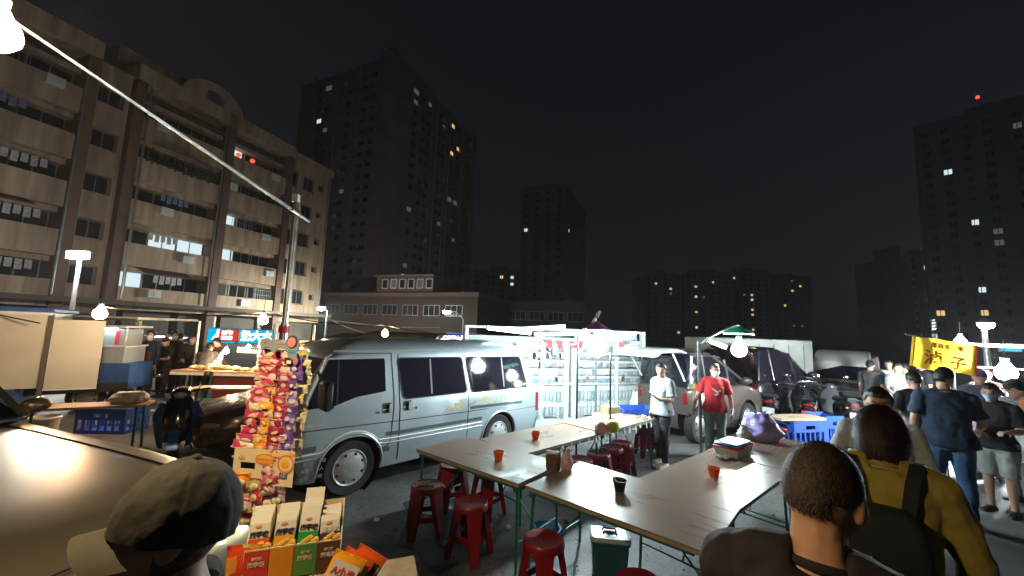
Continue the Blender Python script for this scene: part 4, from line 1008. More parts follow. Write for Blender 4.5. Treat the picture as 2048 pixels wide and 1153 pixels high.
# cooler bin
cb = thing('cooler_bin', 'blue plastic bin with a frosted lid on the ground under the middle table', 'bin', (.93, 3.60, 0), math.radians(-8))
part('tub', MB().loft([rpoly3 for rpoly3 in [[(x*k, y*k, z) for x, y in rpoly([(-.16, -.12), (.16, -.12), (.16, .12), (-.16, .12)], .04)] for k, z in ((.86, 0), (.98, .27), (1.06, .28), (1.06, .30))]]), mat('teal blue tub', (.03, .13, .22), .35, var=.1), cb, ang=35)
part('lid', MB().loft([[(x*k, y*k, z) for x, y in rpoly([(-.16, -.12), (.16, -.12), (.16, .12), (-.16, .12)], .05)] for k, z in ((1.09, .3005), (1.10, .322), (1.03, .334), (.97, .336), (.93, .328))]), mat('frosted lid', (.50, .62, .64), .3, var=.1, bump=.2), cb, ang=35)
hd = part('lid_handle', TB([(-.06, -.03, .33), (-.05, -.03, .352), (.05, -.03, .352), (.06, -.03, .33)], .008, 6), M['seam'], cb)
part('lid_handle', TB([(-.06, .03, .33), (-.05, .03, .352), (.05, .03, .352), (.06, .03, .33)], .008, 6), M['seam'], cb); part('latch', BX(-.03, .03, -.02, .02, .329, .345), M['frame_grey'], cb)
# white slips added along the far table edge, imitating glints on the stools
tg_ = MB().grid(lambda u, v: (-.02+.04*u, .004*math.sin(6*v), -.10*v), 2, 5).mesh('glint_tag', M['plastic_bag'])
e0, e1 = Vector((.75, 4.99, .745)), Vector((2.38, 6.38, .745))
for i in range(15):
    p = e0.lerp(e1, (i+random.random()*.5)/15)
    nrm_ = Vector((.68, -.73, 0))*.02
    p2 = Vector((.47, 5.09, 0)) 
    ta_ = Vector((math.cos(math.radians(43)), math.sin(math.radians(43)), 0)); tn_ = Vector((ta_.y, -ta_.x, 0))
    q = Vector((.47, 5.09, .74))+ta_*(-.1+2.3*(i+random.random()*.6)/15)+tn_*(.385 if i < 6 else .372)
    o = link('glint_tag', tg_, None, 'white tag as stool glint, '+('first', 'second', 'third', 'fourth', 'fifth', 'sixth', 'seventh', 'eighth', 'ninth', 'tenth', 'eleventh', 'twelfth', 'thirteenth', 'fourteenth', 'last')[i]+' along the shaded table edge towards the green fruit', 'tag', 'white glint tags along the table edge', loc=q, rz=math.radians(43)); o.scale = (random.uniform(.7, 1.4), 1, random.uniform(.6, 1.4))

# ================================================================ crates, scrap and small ground things
def crate(label, loc, rz, size, m, group=None):
    sx, sy, sz = size; t = thing('crate', label, 'crate', loc, rz, group)
    part('floor', BX(-sx/2+.01, sx/2-.01, -sy/2+.01, sy/2-.01, 0, .012), m, t, ang=0)
    for s_ in (-1, 1):
        part('side', strip_wall(-sx/2, sx/2, 0, sz, [(-sx*.14, sx*.14, sz*.68, sz*.84)]+[(-sx/2+.05+i*(sx-.1)/6, -sx/2+.05+(i+.72)*(sx-.1)/6, sz*.14, sz*.56) for i in range(6)], s_*sy/2-.008, s_*sy/2+.008), m, t, ang=0)
        e = strip_wall(-sy/2+.009, sy/2-.009, 0, sz, [(-sy*.2, sy*.2, sz*.68, sz*.84)]+[(-sy/2+.04+i*(sy-.08)/4, -sy/2+.04+(i+.7)*(sy-.08)/4, sz*.14, sz*.56) for i in range(4)], -.008, .008)
        e.v = [(s_*(sx/2-.008)+p[1], p[0], p[2]) for p in e.v]; part('end', e, m, t, ang=0)
        part('rim', BX(-sx/2-.012, sx/2+.012, s_*sy/2-.014, s_*sy/2+.014, sz+.0, sz+.02), m, t, ang=0)
    return t
crate('blue crate on the ground below the plank table by the scooter', (-7.25, 7.35, 0), .05, (.85, .5, .42), M['blue_crate'])
crate('pale green crate left of the bronze saloon nose', (-6.40, 8.45, 0), .1, (.58, .4, .36), M['green_crate'])
crate('blue crate under cardboard behind the lilac bag', (6.05, 8.25, 0), .25, (.85, .5, .45), M['blue_crate'])
crate('blue crate on top, right of the cardboard strip', (6.75, 8.45, .0), .2, (.45, .45, .52), M['blue_crate'])
link('cardboard', BX(-.55, .55, -.2, .2, 0, .05).mesh('cardboard', mat('cardboard', (.42, .33, .20), .8, var=.15)), None, 'strip of cardboard lying across the blue crate behind the lilac bag', 'cardboard', loc=(5.95, 8.2, .473), rz=.2)
sack('plastic_bag', 'teal plastic bag behind the lilac bag', 'bag', (5.0, 7.6, 0), (.5, .4, .62), mat('teal bag', (.05, .22, .22), .4, var=.1), 12)
bt_ = thing('basin', 'pale blue basin under the joint of the tables', 'basin', (.42, 4.05, 0)); part('shell', MB().lathe([(.0, 0), (.10, 0), (.14, .13), (.15, .14), (.135, .135), (.095, .01), (0, .008)], 24, cap=False), mat('pale blue plastic', (.08, .28, .55), .4, var=.05), bt_); part('rim', MB().lathe([(.146, .139), (.152, .146), (.14, .146)], 24, cap=False), M['blue_crate'], bt_)
# brick pieces and litter along the broken pavement edge
lt = random.Random(21)
cupm = MB().lathe([(0, 0), (.03, 0), (.042, .08), (.044, .085), (.040, .083), (.028, .004), (0, .004)], 16, cap=False).mesh('paper_cup', M['paper'])
link('paper_cup', cupm, None, 'crushed pale bag end by the foot of the farthest left red stool', 'litter', loc=(-1.02, 3.92, .045), rz=1)
stn_m = []
for k in range(5):
    mb = MB().ell((0, 0, 0), (.02, .015, .010), 7, 5); mb.v = [tuple(Vector(p)*(1+.5*noise.noise(Vector(p)*60+Vector((k*3, 0, 0))))) for p in mb.v]; stn_m.append(mb.mesh('stone', M['concrete']))
stones = MB()
for i in range(900):
    x, y = lt.uniform(-2.5, 4.5), lt.uniform(2.0, 7.5); 
    s_ = lt.uniform(.15, .7); stones.ell((x, y, .003), (.02*s_, .015*s_, .012*s_), 5, 4)
o = part('gravel', stones, M['concrete'], None, ang=30); tag(o, 'scattered small gravel on the worn asphalt', kind='stuff')

tis = []
for k in range(4):
    mb = MB().ell((0, 0, .016), (.035, .028, .018), 12, 8); mb.v = [tuple(Vector(p)*(1+.45*noise.noise(Vector(p)*55+Vector((k*5, 0, 0))))) for p in mb.v]; me_ = mb.mesh('crumpled_tissue', M['paper']); shade(me_, 20); tis.append(me_)
for i, (x, y, w_) in enumerate(((-.55, 3.95, 'beside the farthest left red stool'), (.05, 4.3, 'under the joint of the two near tables'), (.7, 4.5, 'between the middle table and the rear table'), (1.6, 4.7, 'behind the middle of the right table'), (2.5, 3.2, 'beside the green end of the right table'), (-1.35, 4.35, 'near the front wheel of the van'), (3.4, 6.4, 'at the feet of the person in red'), (1.9, 5.4, 'on the open ground before the man in pale grey'))):
    link('crumpled_tissue', tis[i % 4], None, 'crumpled white tissue on the asphalt '+w_, 'litter', 'crumpled tissues on the ground', loc=(x, y, 0), rz=i*1.3)
stn = MB(); sr = random.Random(14)
# dark oil patches: thin irregular films on the asphalt
for k, (x, y, r) in enumerate(((-.9, 4.75, .28), (1.4, 4.6, .22), (.2, 2.9, .16), (3.0, 6.1, .3))):
    n_ = 26; pts_ = [(x+r*(1+.35*noise.noise(Vector((math.cos(a), math.sin(a), k*7)))*1.4)*math.cos(a), y+r*.7*(1+.35*noise.noise(Vector((math.sin(a), math.cos(a), k*3)))*1.4)*math.sin(a)) for a in np.linspace(0, 2*PI, n_, endpoint=False)]
    tag(part('oil_stain', MB().add([(p[0], p[1], .004) for p in pts_], [tuple(range(n_))]), M['oil'] if 'oil' in M else M.setdefault('oil', mat('oil film', (.012, .012, .013), .18, var=.3, scale=12)), ang=0), 'dark oil stain on the asphalt', kind='structure')
# ================================================================ stall structures, lamps, signs
# ---------- phone accessory stall
SA = math.radians(18); s0p = Vector((-.95, 7.98, 0))
stall = thing('display_rack', 'white accessory display rack lit by tubes behind the folding tables', 'display rack', s0p, SA)
SH = 2.16; SL = 4.30
def sx_at(px, py):   # distance along the rack of a pixel
    p = on_plane(px, py, s0p, (-math.sin(SA), math.cos(SA), 0)); return (p-s0p).dot(Vector((math.cos(SA), math.sin(SA), 0))), p.z
xs_posts = [sx_at(1083, 760)[0], sx_at(1131, 760)[0], sx_at(1146, 760)[0], sx_at(1231, 760)[0], sx_at(1285, 760)[0]]
M['rack_white'] = mat('white pegboard', (.66, .70, .69), .5, var=.05)
part('back_panel', BX(.0, xs_posts[-1]-.05, .12, .14, .25, SH-.2), mat('grey white back board', (.33, .36, .37), .6, var=.1), stall, ang=0)
for i, x in enumerate([.05]+xs_posts):
    wd = (.03, .045, .055, .055, .045, .045)[i]
    part('post', BX(x-wd, x+wd, -.05, .05, 0, SH if i in (0, 5) else SH-.32), M['rack_white'], stall, ang=0)
part('top_beam', BX(-.0, xs_posts[-1]-.05, -.03, .03, SH-.05, SH), M['rack_white'], stall, ang=0); part('valance', BX(xs_posts[2]+.1, xs_posts[-1]-.06, .13, .15, SH-.42, SH-.1), mat('mint valance', (.50, .62, .62), .6, var=.05), stall, ang=0)
part('side_shelf', BX(xs_posts[-1]-.36, xs_posts[-1]-.05, -.02, .10, SH-.28, SH-.24), M['rack_white'], stall, ang=0)
part('lower_rail', BX(.1, xs_posts[-1]-.05, -.03, .02, .93, .98), M['rack_white'], stall, ang=0); part('plinth', BX(.05, xs_posts[-1]-.05, -.04, .118, .0, .22), M['rack_white'], stall, ang=0)
cols_ = [(.30, .33, .34), (.46, .52, .52), (.62, .66, .64), (.20, .30, .32), (.40, .28, .18), (.10, .30, .36), (.45, .14, .12), (.16, .17, .20), (.42, .40, .28), (.58, .55, .50), (.30, .25, .35), (.55, .60, .58)]
itm = []
cols_ = [tuple(.62*a_+.38*b_ for a_, b_ in zip(c_, (.46, .52, .53))) for c_ in cols_]
for k, c_ in enumerate(cols_):
    mb = MB(); mb.cur = 0; mb.box(-.034, .034, -.012, .004, -.125, -.03); mb.cur = 1; mb.box(-.036, .036, -.008, .002, -.0295, .012); mb.cur = 0; mb.ell((0, -.012, -.08), (.024, .010, .040), 8, 6)
    me_ = bpy.data.meshes.new('hanging_pack'); me_.from_pydata(mb.v, [], mb.f)
    me_.materials.append(mat('pack tint', c_, .25, var=.25, scale=40, coat=.4)); me_.materials.append(M['rack_white']); me_.polygons.foreach_set('material_index', mb.mi); itm.append(me_)
tall = []
for me_ in itm[:6]:
    c_ = me_.copy(); c_.transform(Matrix.Diagonal((1, 1, 2.5, 1))); tall.append(c_)
pan = [(xs_posts[0]-.62, xs_posts[1]-.06, 'left of double post'), (xs_posts[2]+.07, xs_posts[2]+.07+(xs_posts[3]-xs_posts[2]-.14)*.5-.02, 'right of double post'), (xs_posts[2]+.07+(xs_posts[3]-xs_posts[2]-.14)*.5+.03, xs_posts[3]-.06, 'behind the bright bulb'), (xs_posts[3]+.06, xs_posts[4]-.06, 'beside right end post')]
rr_ = random.Random(4)
ORD = ('first', 'second', 'third', 'fourth', 'fifth', 'sixth', 'seventh', 'eighth', 'ninth', 'tenth', 'eleventh', 'twelfth', 'thirteenth', 'fourteenth', 'fifteenth', 'sixteenth')
CN = ('grey', 'pale grey', 'off white', 'dark teal', 'brown', 'blue green', 'red', 'near black', 'straw', 'beige', 'violet grey', 'mint grey'); RN = ('top', 'second', 'third', 'fourth', 'fifth')
for k, (a, c_, where) in enumerate(pan):
    for row, z in enumerate((1.80, 1.62, 1.44, 1.26, 1.10)):
        part('hook_bar', TB([(a, -.02, z+.012), (c_, -.02, z+.012)], .008, 5), M['rack_white'], stall)
        n = max(2, int((c_-a)/.072)); pal = rr_.sample(range(12), 5)
        for i in range(n):
            if rr_.random() < .05: continue
            ci = pal[rr_.randrange(5)] if row != 3 else rr_.choice((0, 1, 2, 11)); o = link('hanging_pack', itm[ci], None, CN[ci]+' blister pack, '+ORD[i]+' in '+RN[row]+' row, rack panel '+where, 'accessory pack', 'packs hanging '+where, rz=SA+rr_.gauss(0, .06))
            o.location = s0p+Rz(SA).to_3x3() @ Vector((a+(c_-a)*(i+.5)/n, -.032-.01*rr_.random(), z)); o.scale = (1, 1, rr_.uniform(.9, 1.08))
    for row, z in enumerate((.88, .55)):
        part('hook_bar', TB([(a, -.02, z+.02), (c_, -.02, z+.02)], .009, 5), M['rack_white'], stall)
        n = max(2, int((c_-a)/.085))
        for i in range(n):
            ci = rr_.choice((0, 1, 1, 2, 2, 5, 3)); o = link('hanging_strap', tall[ci], None, 'long '+CN[ci]+' pack, '+ORD[i]+' in '+('upper', 'lowest')[row]+' long row, panel '+where, 'accessory pack', 'long packs '+where, rz=SA+rr_.gauss(0, .08))
            o.location = s0p+Rz(SA).to_3x3() @ Vector((a+(c_-a)*(i+.5)/n, -.034-.01*rr_.random(), z)); o.scale = (1.1, 1, rr_.uniform(.85, 1.1))
M['tube_light'] = lamp_mat('cool tube light', (.72, .95, 1.0), 36.0)
M['red_sign'] = mat('red sign card', (.62, .04, .06), .5, var=.05)
def tube_light(label, p, q, group='tube lights over the display rack', m=None):
    p, q = Vector(p), Vector(q); d_ = q-p; L_ = d_.length
    t = thing('tube_light', label, 'tube light', p, group=group); t.rotation_euler = d_.to_track_quat('X', 'Z').to_euler()
    part('tube', TB([(.03, 0, 0), (L_-.03, 0, 0)], .022, 10), m or M['tube_light'], t); part('housing', BX(0, L_, -.03, .03, .026, .055), M['rack_white'], t, ang=0)
    for x in (0, L_-.03): part('end_cap', BX(x, x+.028, -.025, .025, -.024, .0255), M['rack_white'], t, ang=0)
tube_light('long white tube light reaching from above the van rear to the rack', atd(973, 657, 7.2), atd(1062, 668, 7.6)); tube_light('white tube light tilted above the left rack panel', atd(1045, 660, 7.5), atd(1130, 655, 7.6))
tube_light('white tube light over the middle of the rack left of the bulb', atd(1068, 670, 8.0), atd(1180, 669, 8.3)); tube_light('white tube light running right of the purple lamp shade', atd(1198, 667, 8.35), atd(1272, 669, 8.65))
for px, py, w_, h_ in ((1098, 688, .16, .18), (1120, 690, .12, .18), (1147, 690, .16, .14), (1160, 690, .16, .16), (1243, 691, .13, .15)):
    p = on_plane(px, py, s0p-Vector((0, .06, 0)), (-math.sin(SA), math.cos(SA), 0)); cs_ = thing('red_card', 'red price card hanging under the tube lights '+{1098: 'left of the grey gadget', 1120: 'right of the grey gadget', 1147: 'with a white stripe beside the double post', 1160: 'close left of the bright bulb', 1243: 'alone near the right end post'}[px], 'price card', p, SA)
    part('card', BX(-w_/2, w_/2, -.004, .004, -h_/2, h_/2), M['red_sign'], cs_, ang=0); part('string', TB([(0, 0, h_/2), (0, 0, h_/2+.16)], .004, 4), M['frame_grey'], cs_)
    if px == 1147: part('stripe', MB().prism([(-.07, -.03), (.07, .01), (.07, .05), (-.07, .01)], -.007, -.0042), M['paper'], cs_, ang=0)
gd = thing('gadget', 'grey gadget on a bracket hanging between two red cards under the tube lights', 'gadget', on_plane(1108, 694, s0p-Vector((0, .12, 0)), (-math.sin(SA), math.cos(SA), 0)), SA); part('body', BX(-.05, .05, -.03, .03, -.19, -.03, b=.01), M['frame_grey'], gd); part('bracket', TB([(0, 0, -.03), (0, 0, .1), (-.1, 0, .16)], .012, 6), M['frame_grey'], gd); part('bracket', TB([(0, 0, .1), (.1, 0, .16)], .012, 6), M['frame_grey'], gd)
for px, py, c_, nm in ((1068, 684, (1, .5, .12), 'orange'), (1092, 690, (1, .55, .2), 'peach')):
    o = thing('indicator_lamp', 'tiny %s lamp glowing above the left rack panel' % nm, 'lamp', on_plane(px, py, s0p-Vector((0, .05, 0)), (-math.sin(SA), math.cos(SA), 0))); part('bulb', MB().ell((0, 0, 0), (.028, .028, .028), 10, 6), lamp_mat('ind '+nm, c_, 4), o); part('cord', TB([(0, 0, .03), (0, 0, .2)], .004, 4), M['black'], o)
bl = thing('toy', 'blue trinkets set on the small shelf at the right end of the rack', 'trinket', on_plane(1268, 684, s0p, (-math.sin(SA), math.cos(SA), 0)), SA)
for i in range(4): part('trinket', BX(-.14+i*.075, -.09+i*.075, -.01, .04, -.06, .0+.03*(i % 2), b=.008), mat('blue bit', (.05, .3, .5), .4, var=.1), bl)
part('tray', BX(-.17, .17, -.02, .05, -.075, -.0601), M['rack_white'], bl, ang=0)
for k, (px, py, z_) in enumerate(((1270, 820, .6), (1262, 800, .8), (1276, 790, .95))):
    sack('white_bag', ('white sacking heaped low', 'white cloth bundle heaped midway', 'white cloth bundle heaped high')[k]+' at the right end of the rack', 'bundle', on_plane(px, py+18, s0p+Vector((-.1, -.35, 0)), (-math.sin(SA), math.cos(SA), 0))*Vector((1, 1, 0))+Vector((.12*k, .05*k, 0)), (.34, .3, .62+.2*k), M['plastic_bag'], 30+k, ears=False)
# trading table right of the rack: boxes, blue tray
sv = thing('side_table', 'pale side table loaded with boxes between the rack and the man in the white shirt', 'table', (2.1, 6.85, 0), math.radians(25)); part('tabletop', BX(-.55, .55, -.3, .3, .66, .70), M['rack_white'], sv, ang=0)
for x in (-.5, .5):
    for y in (-.26, .26): part('leg', TB([(x, y, 0), (x, y, .66)], .014, 6), M['steel'], sv)
tb_ = thing('tray', 'shallow blue plastic tray on the pale side table', 'tray', (2.22, 6.92, .70), math.radians(15)); part('floor', BX(-.33, .33, -.2, .2, 0, .012), M['blue_crate'], tb_, ang=0)
for a_ in ((-.33, .33, -.2, -.185), (-.33, .33, .185, .2), (-.33, -.315, -.184, .184), (.315, .33, -.184, .184)): part('side', BX(*a_, .0125, .12), M['blue_crate'], tb_, ang=0)
link('carton', BX(-.14, .14, -.1, .1, 0, .16, b=.004).mesh('carton', mat('brown carton', (.40, .31, .16), .8, var=.12)), None, 'open topped brown carton left of the blue tray', 'carton', loc=(1.74, 6.72, .70), rz=.5)
for i, (x, y) in enumerate(((1.95, 6.62), (2.1, 6.6), (2.25, 6.66))): link('foam_tray', MB().loft([[(-.07*k, -.05*k, z), (.07*k, -.05*k, z), (.07*k, .05*k, z), (-.07*k, .05*k, z)] for k, z in ((.8, 0), (1, .03), (.95, .03), (.78, .006))]).mesh('foam_tray', M['plastic_bag']), None, 'white foam tray on the front edge of the pale side table, %s' % ('near the carton', 'in the middle', 'below the blue tray')[i], 'foam tray', 'foam trays', loc=(x, y, .7005), rz=.4*i)

# ---------- hanging bulbs
def shade_mesh(r, h, m, scall=14):
    mb = MB(); nu = scall*4; rings = []
    for j in range(6):
        t_ = j/5; rings.append([(r*(.12+.88*t_**1.2)*math.cos(2*PI*i/nu), r*(.12+.88*t_**1.2)*math.sin(2*PI*i/nu), h*(1-t_)-(.12*h*abs(math.sin(PI*i/4)) if j == 5 else 0)) for i in range(nu)])
    rings2 = [[(x, y, z-.006) for x, y, z in r_] for r_ in reversed(rings)]
    return mb.loft(rings+rings2, cap=False)
def bulb_lamp(label, p, r, col, strength, shade=None, drop=.22, pole=None, group=None, name='hanging_bulb'):
    t = thing(name, label, 'lamp', p, group=group)
    part('bulb', MB().lathe([(0, -r), (r*.6, -r*.82), (r*.95, -r*.35), (r, 0), (r*.9, r*.4), (r*.55, r*.95), (r*.38, r*1.3), (0, r*1.32)], 20, cap=False), lamp_mat('lamp '+label[:14], col, strength), t)
    part('socket', MB().lathe([(r*.36, r*1.33), (r*.40, r*1.9), (r*.2, r*2.0)], 14), M['frame_grey'], t)
    if shade:
        so = part('lamp_shade', shade_mesh(shade[1], shade[2], shade[0]), shade[0], t); so.location = (0, 0, r*2.0+.06)
        rim = part('shade_fringe', MB().tube([(shade[1]*1.0*math.cos(a), shade[1]*1.0*math.sin(a), r*2.0+.048-(.02 if i % 2 else 0)) for i, a in enumerate(np.linspace(0, 2*PI, 57))], .007, 5), M['white_paint'], t)
    part('cord', TB([(0, 0, r*2.0), (.01, 0, r*2.0+drop)], .006, 5), M['black'], t)
    return t
M['purple_shade'] = mat('lilac lamp shade', (.36, .18, .50), .6, var=.06); M['green_shade'] = mat('green lamp shade', (.03, .30, .16), .6, var=.06)
pb1 = atd(1193, 698, 6.3)
bulb_lamp('very bright white bulb under a lilac scalloped shade before the rack', pb1, .13, (.80, .97, 1.0), 600, (M['purple_shade'], .22, .12), drop=.3)
pl_ = thing('lamp_pole', 'thin dark pole with taped bamboo arm carrying the lilac shade lamp', 'pole', (pb1.x-.30, pb1.y+.02, 0)); ztop = 2.02
part('pole', TB([(0, 0, 0), (0, 0, ztop)], .016, 8), M['black'], pl_); part('arm', TB([(-.02, 0, ztop-.45), (.15, 0, ztop+.05), (.36, 0, pb1.z+.62)], .012, 6), M['frame_grey'], pl_)
for u in (.55, .85): part('tape', BX(-.025, .025, -.016, .016, -.05, .05, M=Tm(.15+.21*u, 0, ztop+.05+(pb1.z+.57-ztop)*u) @ Ry(.5)), M['paper'], pl_, ang=0)
lp2 = thing('pole', 'thin dark upright at the right end of the tables before the rack', 'pole', (at(1222, 905, .3).x, 6.1, 0)); part('pole', TB([(0, 0, 0), (0, 0, 1.78)], .014, 8), M['black'], lp2); part('crossbar', TB([(-.4, .1, 1.72), (.4, .3, 1.72)], .010, 6), M['black'], lp2)
pb2 = atd(1478, 700, 7.0)
bulb_lamp('bright white bulb under a green scalloped shade above the minivan', pb2, .125, (.85, .98, 1.0), 240, (M['green_shade'], .24, .12), drop=.2)
lp3 = thing('lamp_post', 'grey square post with a bent arm carrying the green shade lamp', 'post', (at(1401, 870, 0).x*.82, at(1401, 870, 0).y*.82, 0)); 
b0 = lp3.location.copy()
part('post', BX(-.022, .022, -.022, .022, 0, 2.0), M['steel'], lp3, ang=0); part('arm', TB([(0, 0, 1.95), ((pb2.x-b0.x)*.5, (pb2.y-b0.y)*.5, 2.16), (pb2.x-b0.x, pb2.y-b0.y, pb2.z+.45)], .013, 6), M['white_paint'], lp3)
tube_light('warm orange tube light beside the green shade lamp', atd(1415, 682, 7.0), atd(1452, 697, 7.0), None, lamp_mat('warm tube', (1, .55, .2), 16))
bp_ = Vector((-1.1, 0, 0))
# festoon bulbs over the left lanes
for px, py, Y, s_, lab in ((200, 628, 7.0, .85, 'large warm bulb above the cream stall panels'), (526, 641, 8.6, .85, 'warm bulb beside the steel post, above the blue shop sign'), (770, 668, 10.5, .75, 'warm bulb just above the middle of the van roof'), (918, 683, 10.0, .6, 'small orange bulb above the rear of the van roof')):
    p = atd(px, py, Y); bulb_lamp(lab, p, .115*s_, (1, .66, .40) if px < 300 else (1, .60, .32), 330 if px < 600 else 130, drop=.35, group='warm bulbs strung over the lane')
# cables between posts
def cable(label, a, c, sag, r=.012, m=None, n=14):
    a, c = Vector(a), Vector(c); pts_ = [a.lerp(c, i/n)-Vector((0, 0, sag*4*(i/n)*(1-i/n))) for i in range(n+1)]
    return link('cable', TB(pts_, r, 5).mesh('cable', m or M['black']), None, label, 'cable')
cable('sagging cable from the cream stall bulb towards the steel post', atd(200, 612, 7.0), atd(526, 625, 8.6), .12); cable('cable carrying the warm bulbs across the lane above the van', atd(526, 622, 8.6), atd(770, 650, 10.5), .12); cable('cable running on above the van rear to the rack', atd(770, 650, 10.5), atd(970, 668, 8.5), .1)
cable('pale overhead wire from the shop post to the right', atd(655, 640, 14), atd(880, 655, 18), .1, .02, M['frame_white']); cable('second pale overhead wire below the first', atd(655, 636, 14), atd(760, 672, 13), .1, .02, M['frame_white'])
# ---------- street lamps
def street_lamp(label, base, top, head, col, strength, hr=.35, arm=None, group='street lamps', flat=False, m=None):
    t = thing('street_lamp', label, 'street lamp', (base[0], base[1], 0), group=group); h = top
    d_ = Vector(head)-Vector((base[0], base[1], 0))
    if arm: part('pole', TB([(0, 0, 0), (0, 0, h*.86), (d_.x*.12, d_.y*.12, h*.96), (d_.x*.5, d_.y*.5, d_.z+.06), (d_.x, d_.y, d_.z+.05)], [.10, .075, .06, .055, .05], 8), M['steel'], t)
    else: part('pole', TB([(0, 0, 0), (0, 0, h)], [.10, .07], 10), m or M['steel'], t)
    if flat: part('lamp_head', BX(d_.x-hr, d_.x+hr, d_.y-.14, d_.y+.14, d_.z-.16, d_.z+.16, b=.03), lamp_mat('lamp '+label[:12], col, strength), t); part('hood', BX(d_.x-hr-.03, d_.x+hr+.03, d_.y-.1, d_.y+.2, d_.z+.163, d_.z+.2), M['steel'], t, ang=0)
    else: part('lamp_head', MB().ell((d_.x, d_.y, d_.z), (hr, hr*.8, hr*.6), 14, 8), lamp_mat('lamp '+label[:12], col, strength), t); part('hood', MB().lathe([(hr*1.05, 0), (hr*.8, hr*.5), (hr*.2, hr*.7)], 14, Tm(d_.x, d_.y, d_.z+hr*.2)), M['steel'], t)
pA = atd(156, 511, 17); street_lamp('street lamp with a flat white head before the beige apartment block', (atd(128, 650, 17).x, 17.2, 0), pA.z-.18, pA, (.95, .92, .85), 320, .4, flat=True, m=M['frame_white'])
pB = atd(643, 617, 38); street_lamp('round white street lamp at the end of the beige apartment block', (pB.x+.5, 38.2, 0), pB.z-.2, pB, (.95, 1, .86), 1700, .36)
pC = atd(893, 624, 38); pCb = atd(924, 690, 38); street_lamp('grey street lamp with a curved arm behind the van', (pCb.x, 38.2, 0), pC.z-.2, pC, (.8, 1, .95), 300, .38, arm=True)
pD = atd(1972, 650, 13); street_lamp('street lamp with an oval white head above the right hand stalls', (atd(1984, 740, 13).x, 13.1, 0), pD.z-.1, pD, (1, .92, .85), 260, .22)
for px, py, lab in ((315, 672, 'first'), (352, 675, 'second')):
    p = atd(px, py, 15); t = thing('hanging_lamp', 'flat oval white lamp over the far stall people, the %s' % ('one nearer the cream panels' if lab == 'first' else 'one nearer the blue sign'), 'lamp', p, group='oval lamps over the far stall'); part('bowl', MB().lathe([(0, -.07), (.2, -.06), (.36, 0)], 18), lamp_mat('oval '+lab, (.9, .95, 1), 6), t); part('hood', MB().lathe([(.38, .003), (.2, .10), (.05, .14)], 18), M['frame_white'], t); part('rod', TB([(0, 0, .14), (0, 0, .5)], .012, 5), M['steel'], t)
# steel post with slanting rod and warm lamp near the camera
PX_, PY_ = atd(565, 690, 4.6).x, 4.6
ptop = atd(581, 405, 4.6).z
sp = thing('steel_post', 'tall galvanised post rising behind the snack strips', 'post', (PX_, PY_, 0)); part('pole', TB([(0, 0, 0), (0, 0, ptop*.58)], .048, 12), M['steel'], sp); part('pole', TB([(0, 0, ptop*.58-.02), (0, 0, ptop)], .036, 12), M['steel'], sp); part('clamp', MB().lathe([(.06, 0), (.06, .08)], 12, Tm(0, 0, ptop*.55)), M['red_sign'], sp); part('clamp', MB().lathe([(.05, 0), (.05, .05)], 12, Tm(0, 0, ptop-.12)), M['steel'], sp); part('end_cap', BX(-.05, .02, -.03, .03, ptop+.003, ptop+.1), M['white_paint'], sp, ang=0)
ra, rb = atd(618, 443, 4.62), atd(0, 24, .80)
rod = thing('slanting_rod', 'long thin rod slanting from the steel post up to the upper left lamp', 'rod', ra); part('rod', TB([(0, 0, 0), (rb-ra)*.42], .017, 8), M['steel'], rod); part('rod', TB([(rb-ra)*.418, (rb-ra)*.7, rb-ra], [.0145, .0095, .0035], 8), M['steel'], rod); part('sleeve', TB([(rb-ra)*.25, (rb-ra)*.265], .022, 8), M['chrome'], rod)
rbn = thing('red_ribbon', 'red ribbon tying the slanting rod to the top of the steel post', 'ribbon', atd(597, 428, 4.58)); part('knot', MB().ell((0, 0, 0), (.035, .03, .04), 10, 8), M['red_sign'], rbn)
for s_ in (-1, 1): part('tail', MB().grid(lambda u, v: (s_*.015+.07*u*s_+.02*math.sin(3*u), .01*math.sin(5*u), -.11*u-.03*(v-.5)), 6, 2), M['red_sign'], rbn)
pL = atd(-12, 62, .75)
wl_ = bulb_lamp('big warm lamp at the upper left end of the slanting rod', pL, .04, (1, .74, .40), 1500, drop=.05, name='warm_lamp')
# ---------- left stalls
tr1 = thing('food_trailer', 'food trailer with cream side panels and blue roof edge at the left edge', 'food stall', (-9.28, 7.82, 0), math.radians(38))
part('body', BX(-3.2, -.02, .0, 1.7, .62, 2.10), M['cream'], tr1, ang=0); part('roof', BX(-3.3, .06, -.10, 1.8, 2.103, 2.2, b=.02), M['blue_paint'], tr1); part('skirt', BX(-3.2, -.3, -.003, 1.7, .22, .617), M['blue_paint'], tr1, ang=0); part('door_seam', BX(-1.2, -1.18, -.006, -.003, .65, 2.05), M['seam'], tr1, ang=0)
part('roof_gutter', BX(-3.2, .04, -.12, -.101, 2.06, 2.11), M['white_paint'], tr1, ang=0); part('stay', TB([(-.7, -.05, 2.05), (-.05, -.35, 1.9)], .012, 6), M['black'], tr1); part('corner_post', BX(-.018, .045, -.03, .05, .3, 2.08), M['recess'], tr1, ang=0)
dp = part('panel_door', BX(.0, .74, -.015, .015, .60, 1.98, M=Tm(.06, -.02, 0) @ Rz(math.radians(-4))), M['cream'], tr1, ang=0); part('panel_rim', BX(.0, .74, -.02, .02, .57, .597, M=Tm(.06, -.02, 0) @ Rz(math.radians(-4))), M['white_paint'], dp, ang=0); part('upright', TB([(-.95, -.14, 0), (-.95, -.14, 2.05)], .03, 8), M['steel'], tr1)
for x in (-2.4,): wheel(tr1, (x, .1, .3), .3)
wheel(tr1, (.55, .75, .31), .31); part('axle_frame', BX(-.3, 1.2, .5, 1.2, .42, .60), M['black'], tr1, ang=0)
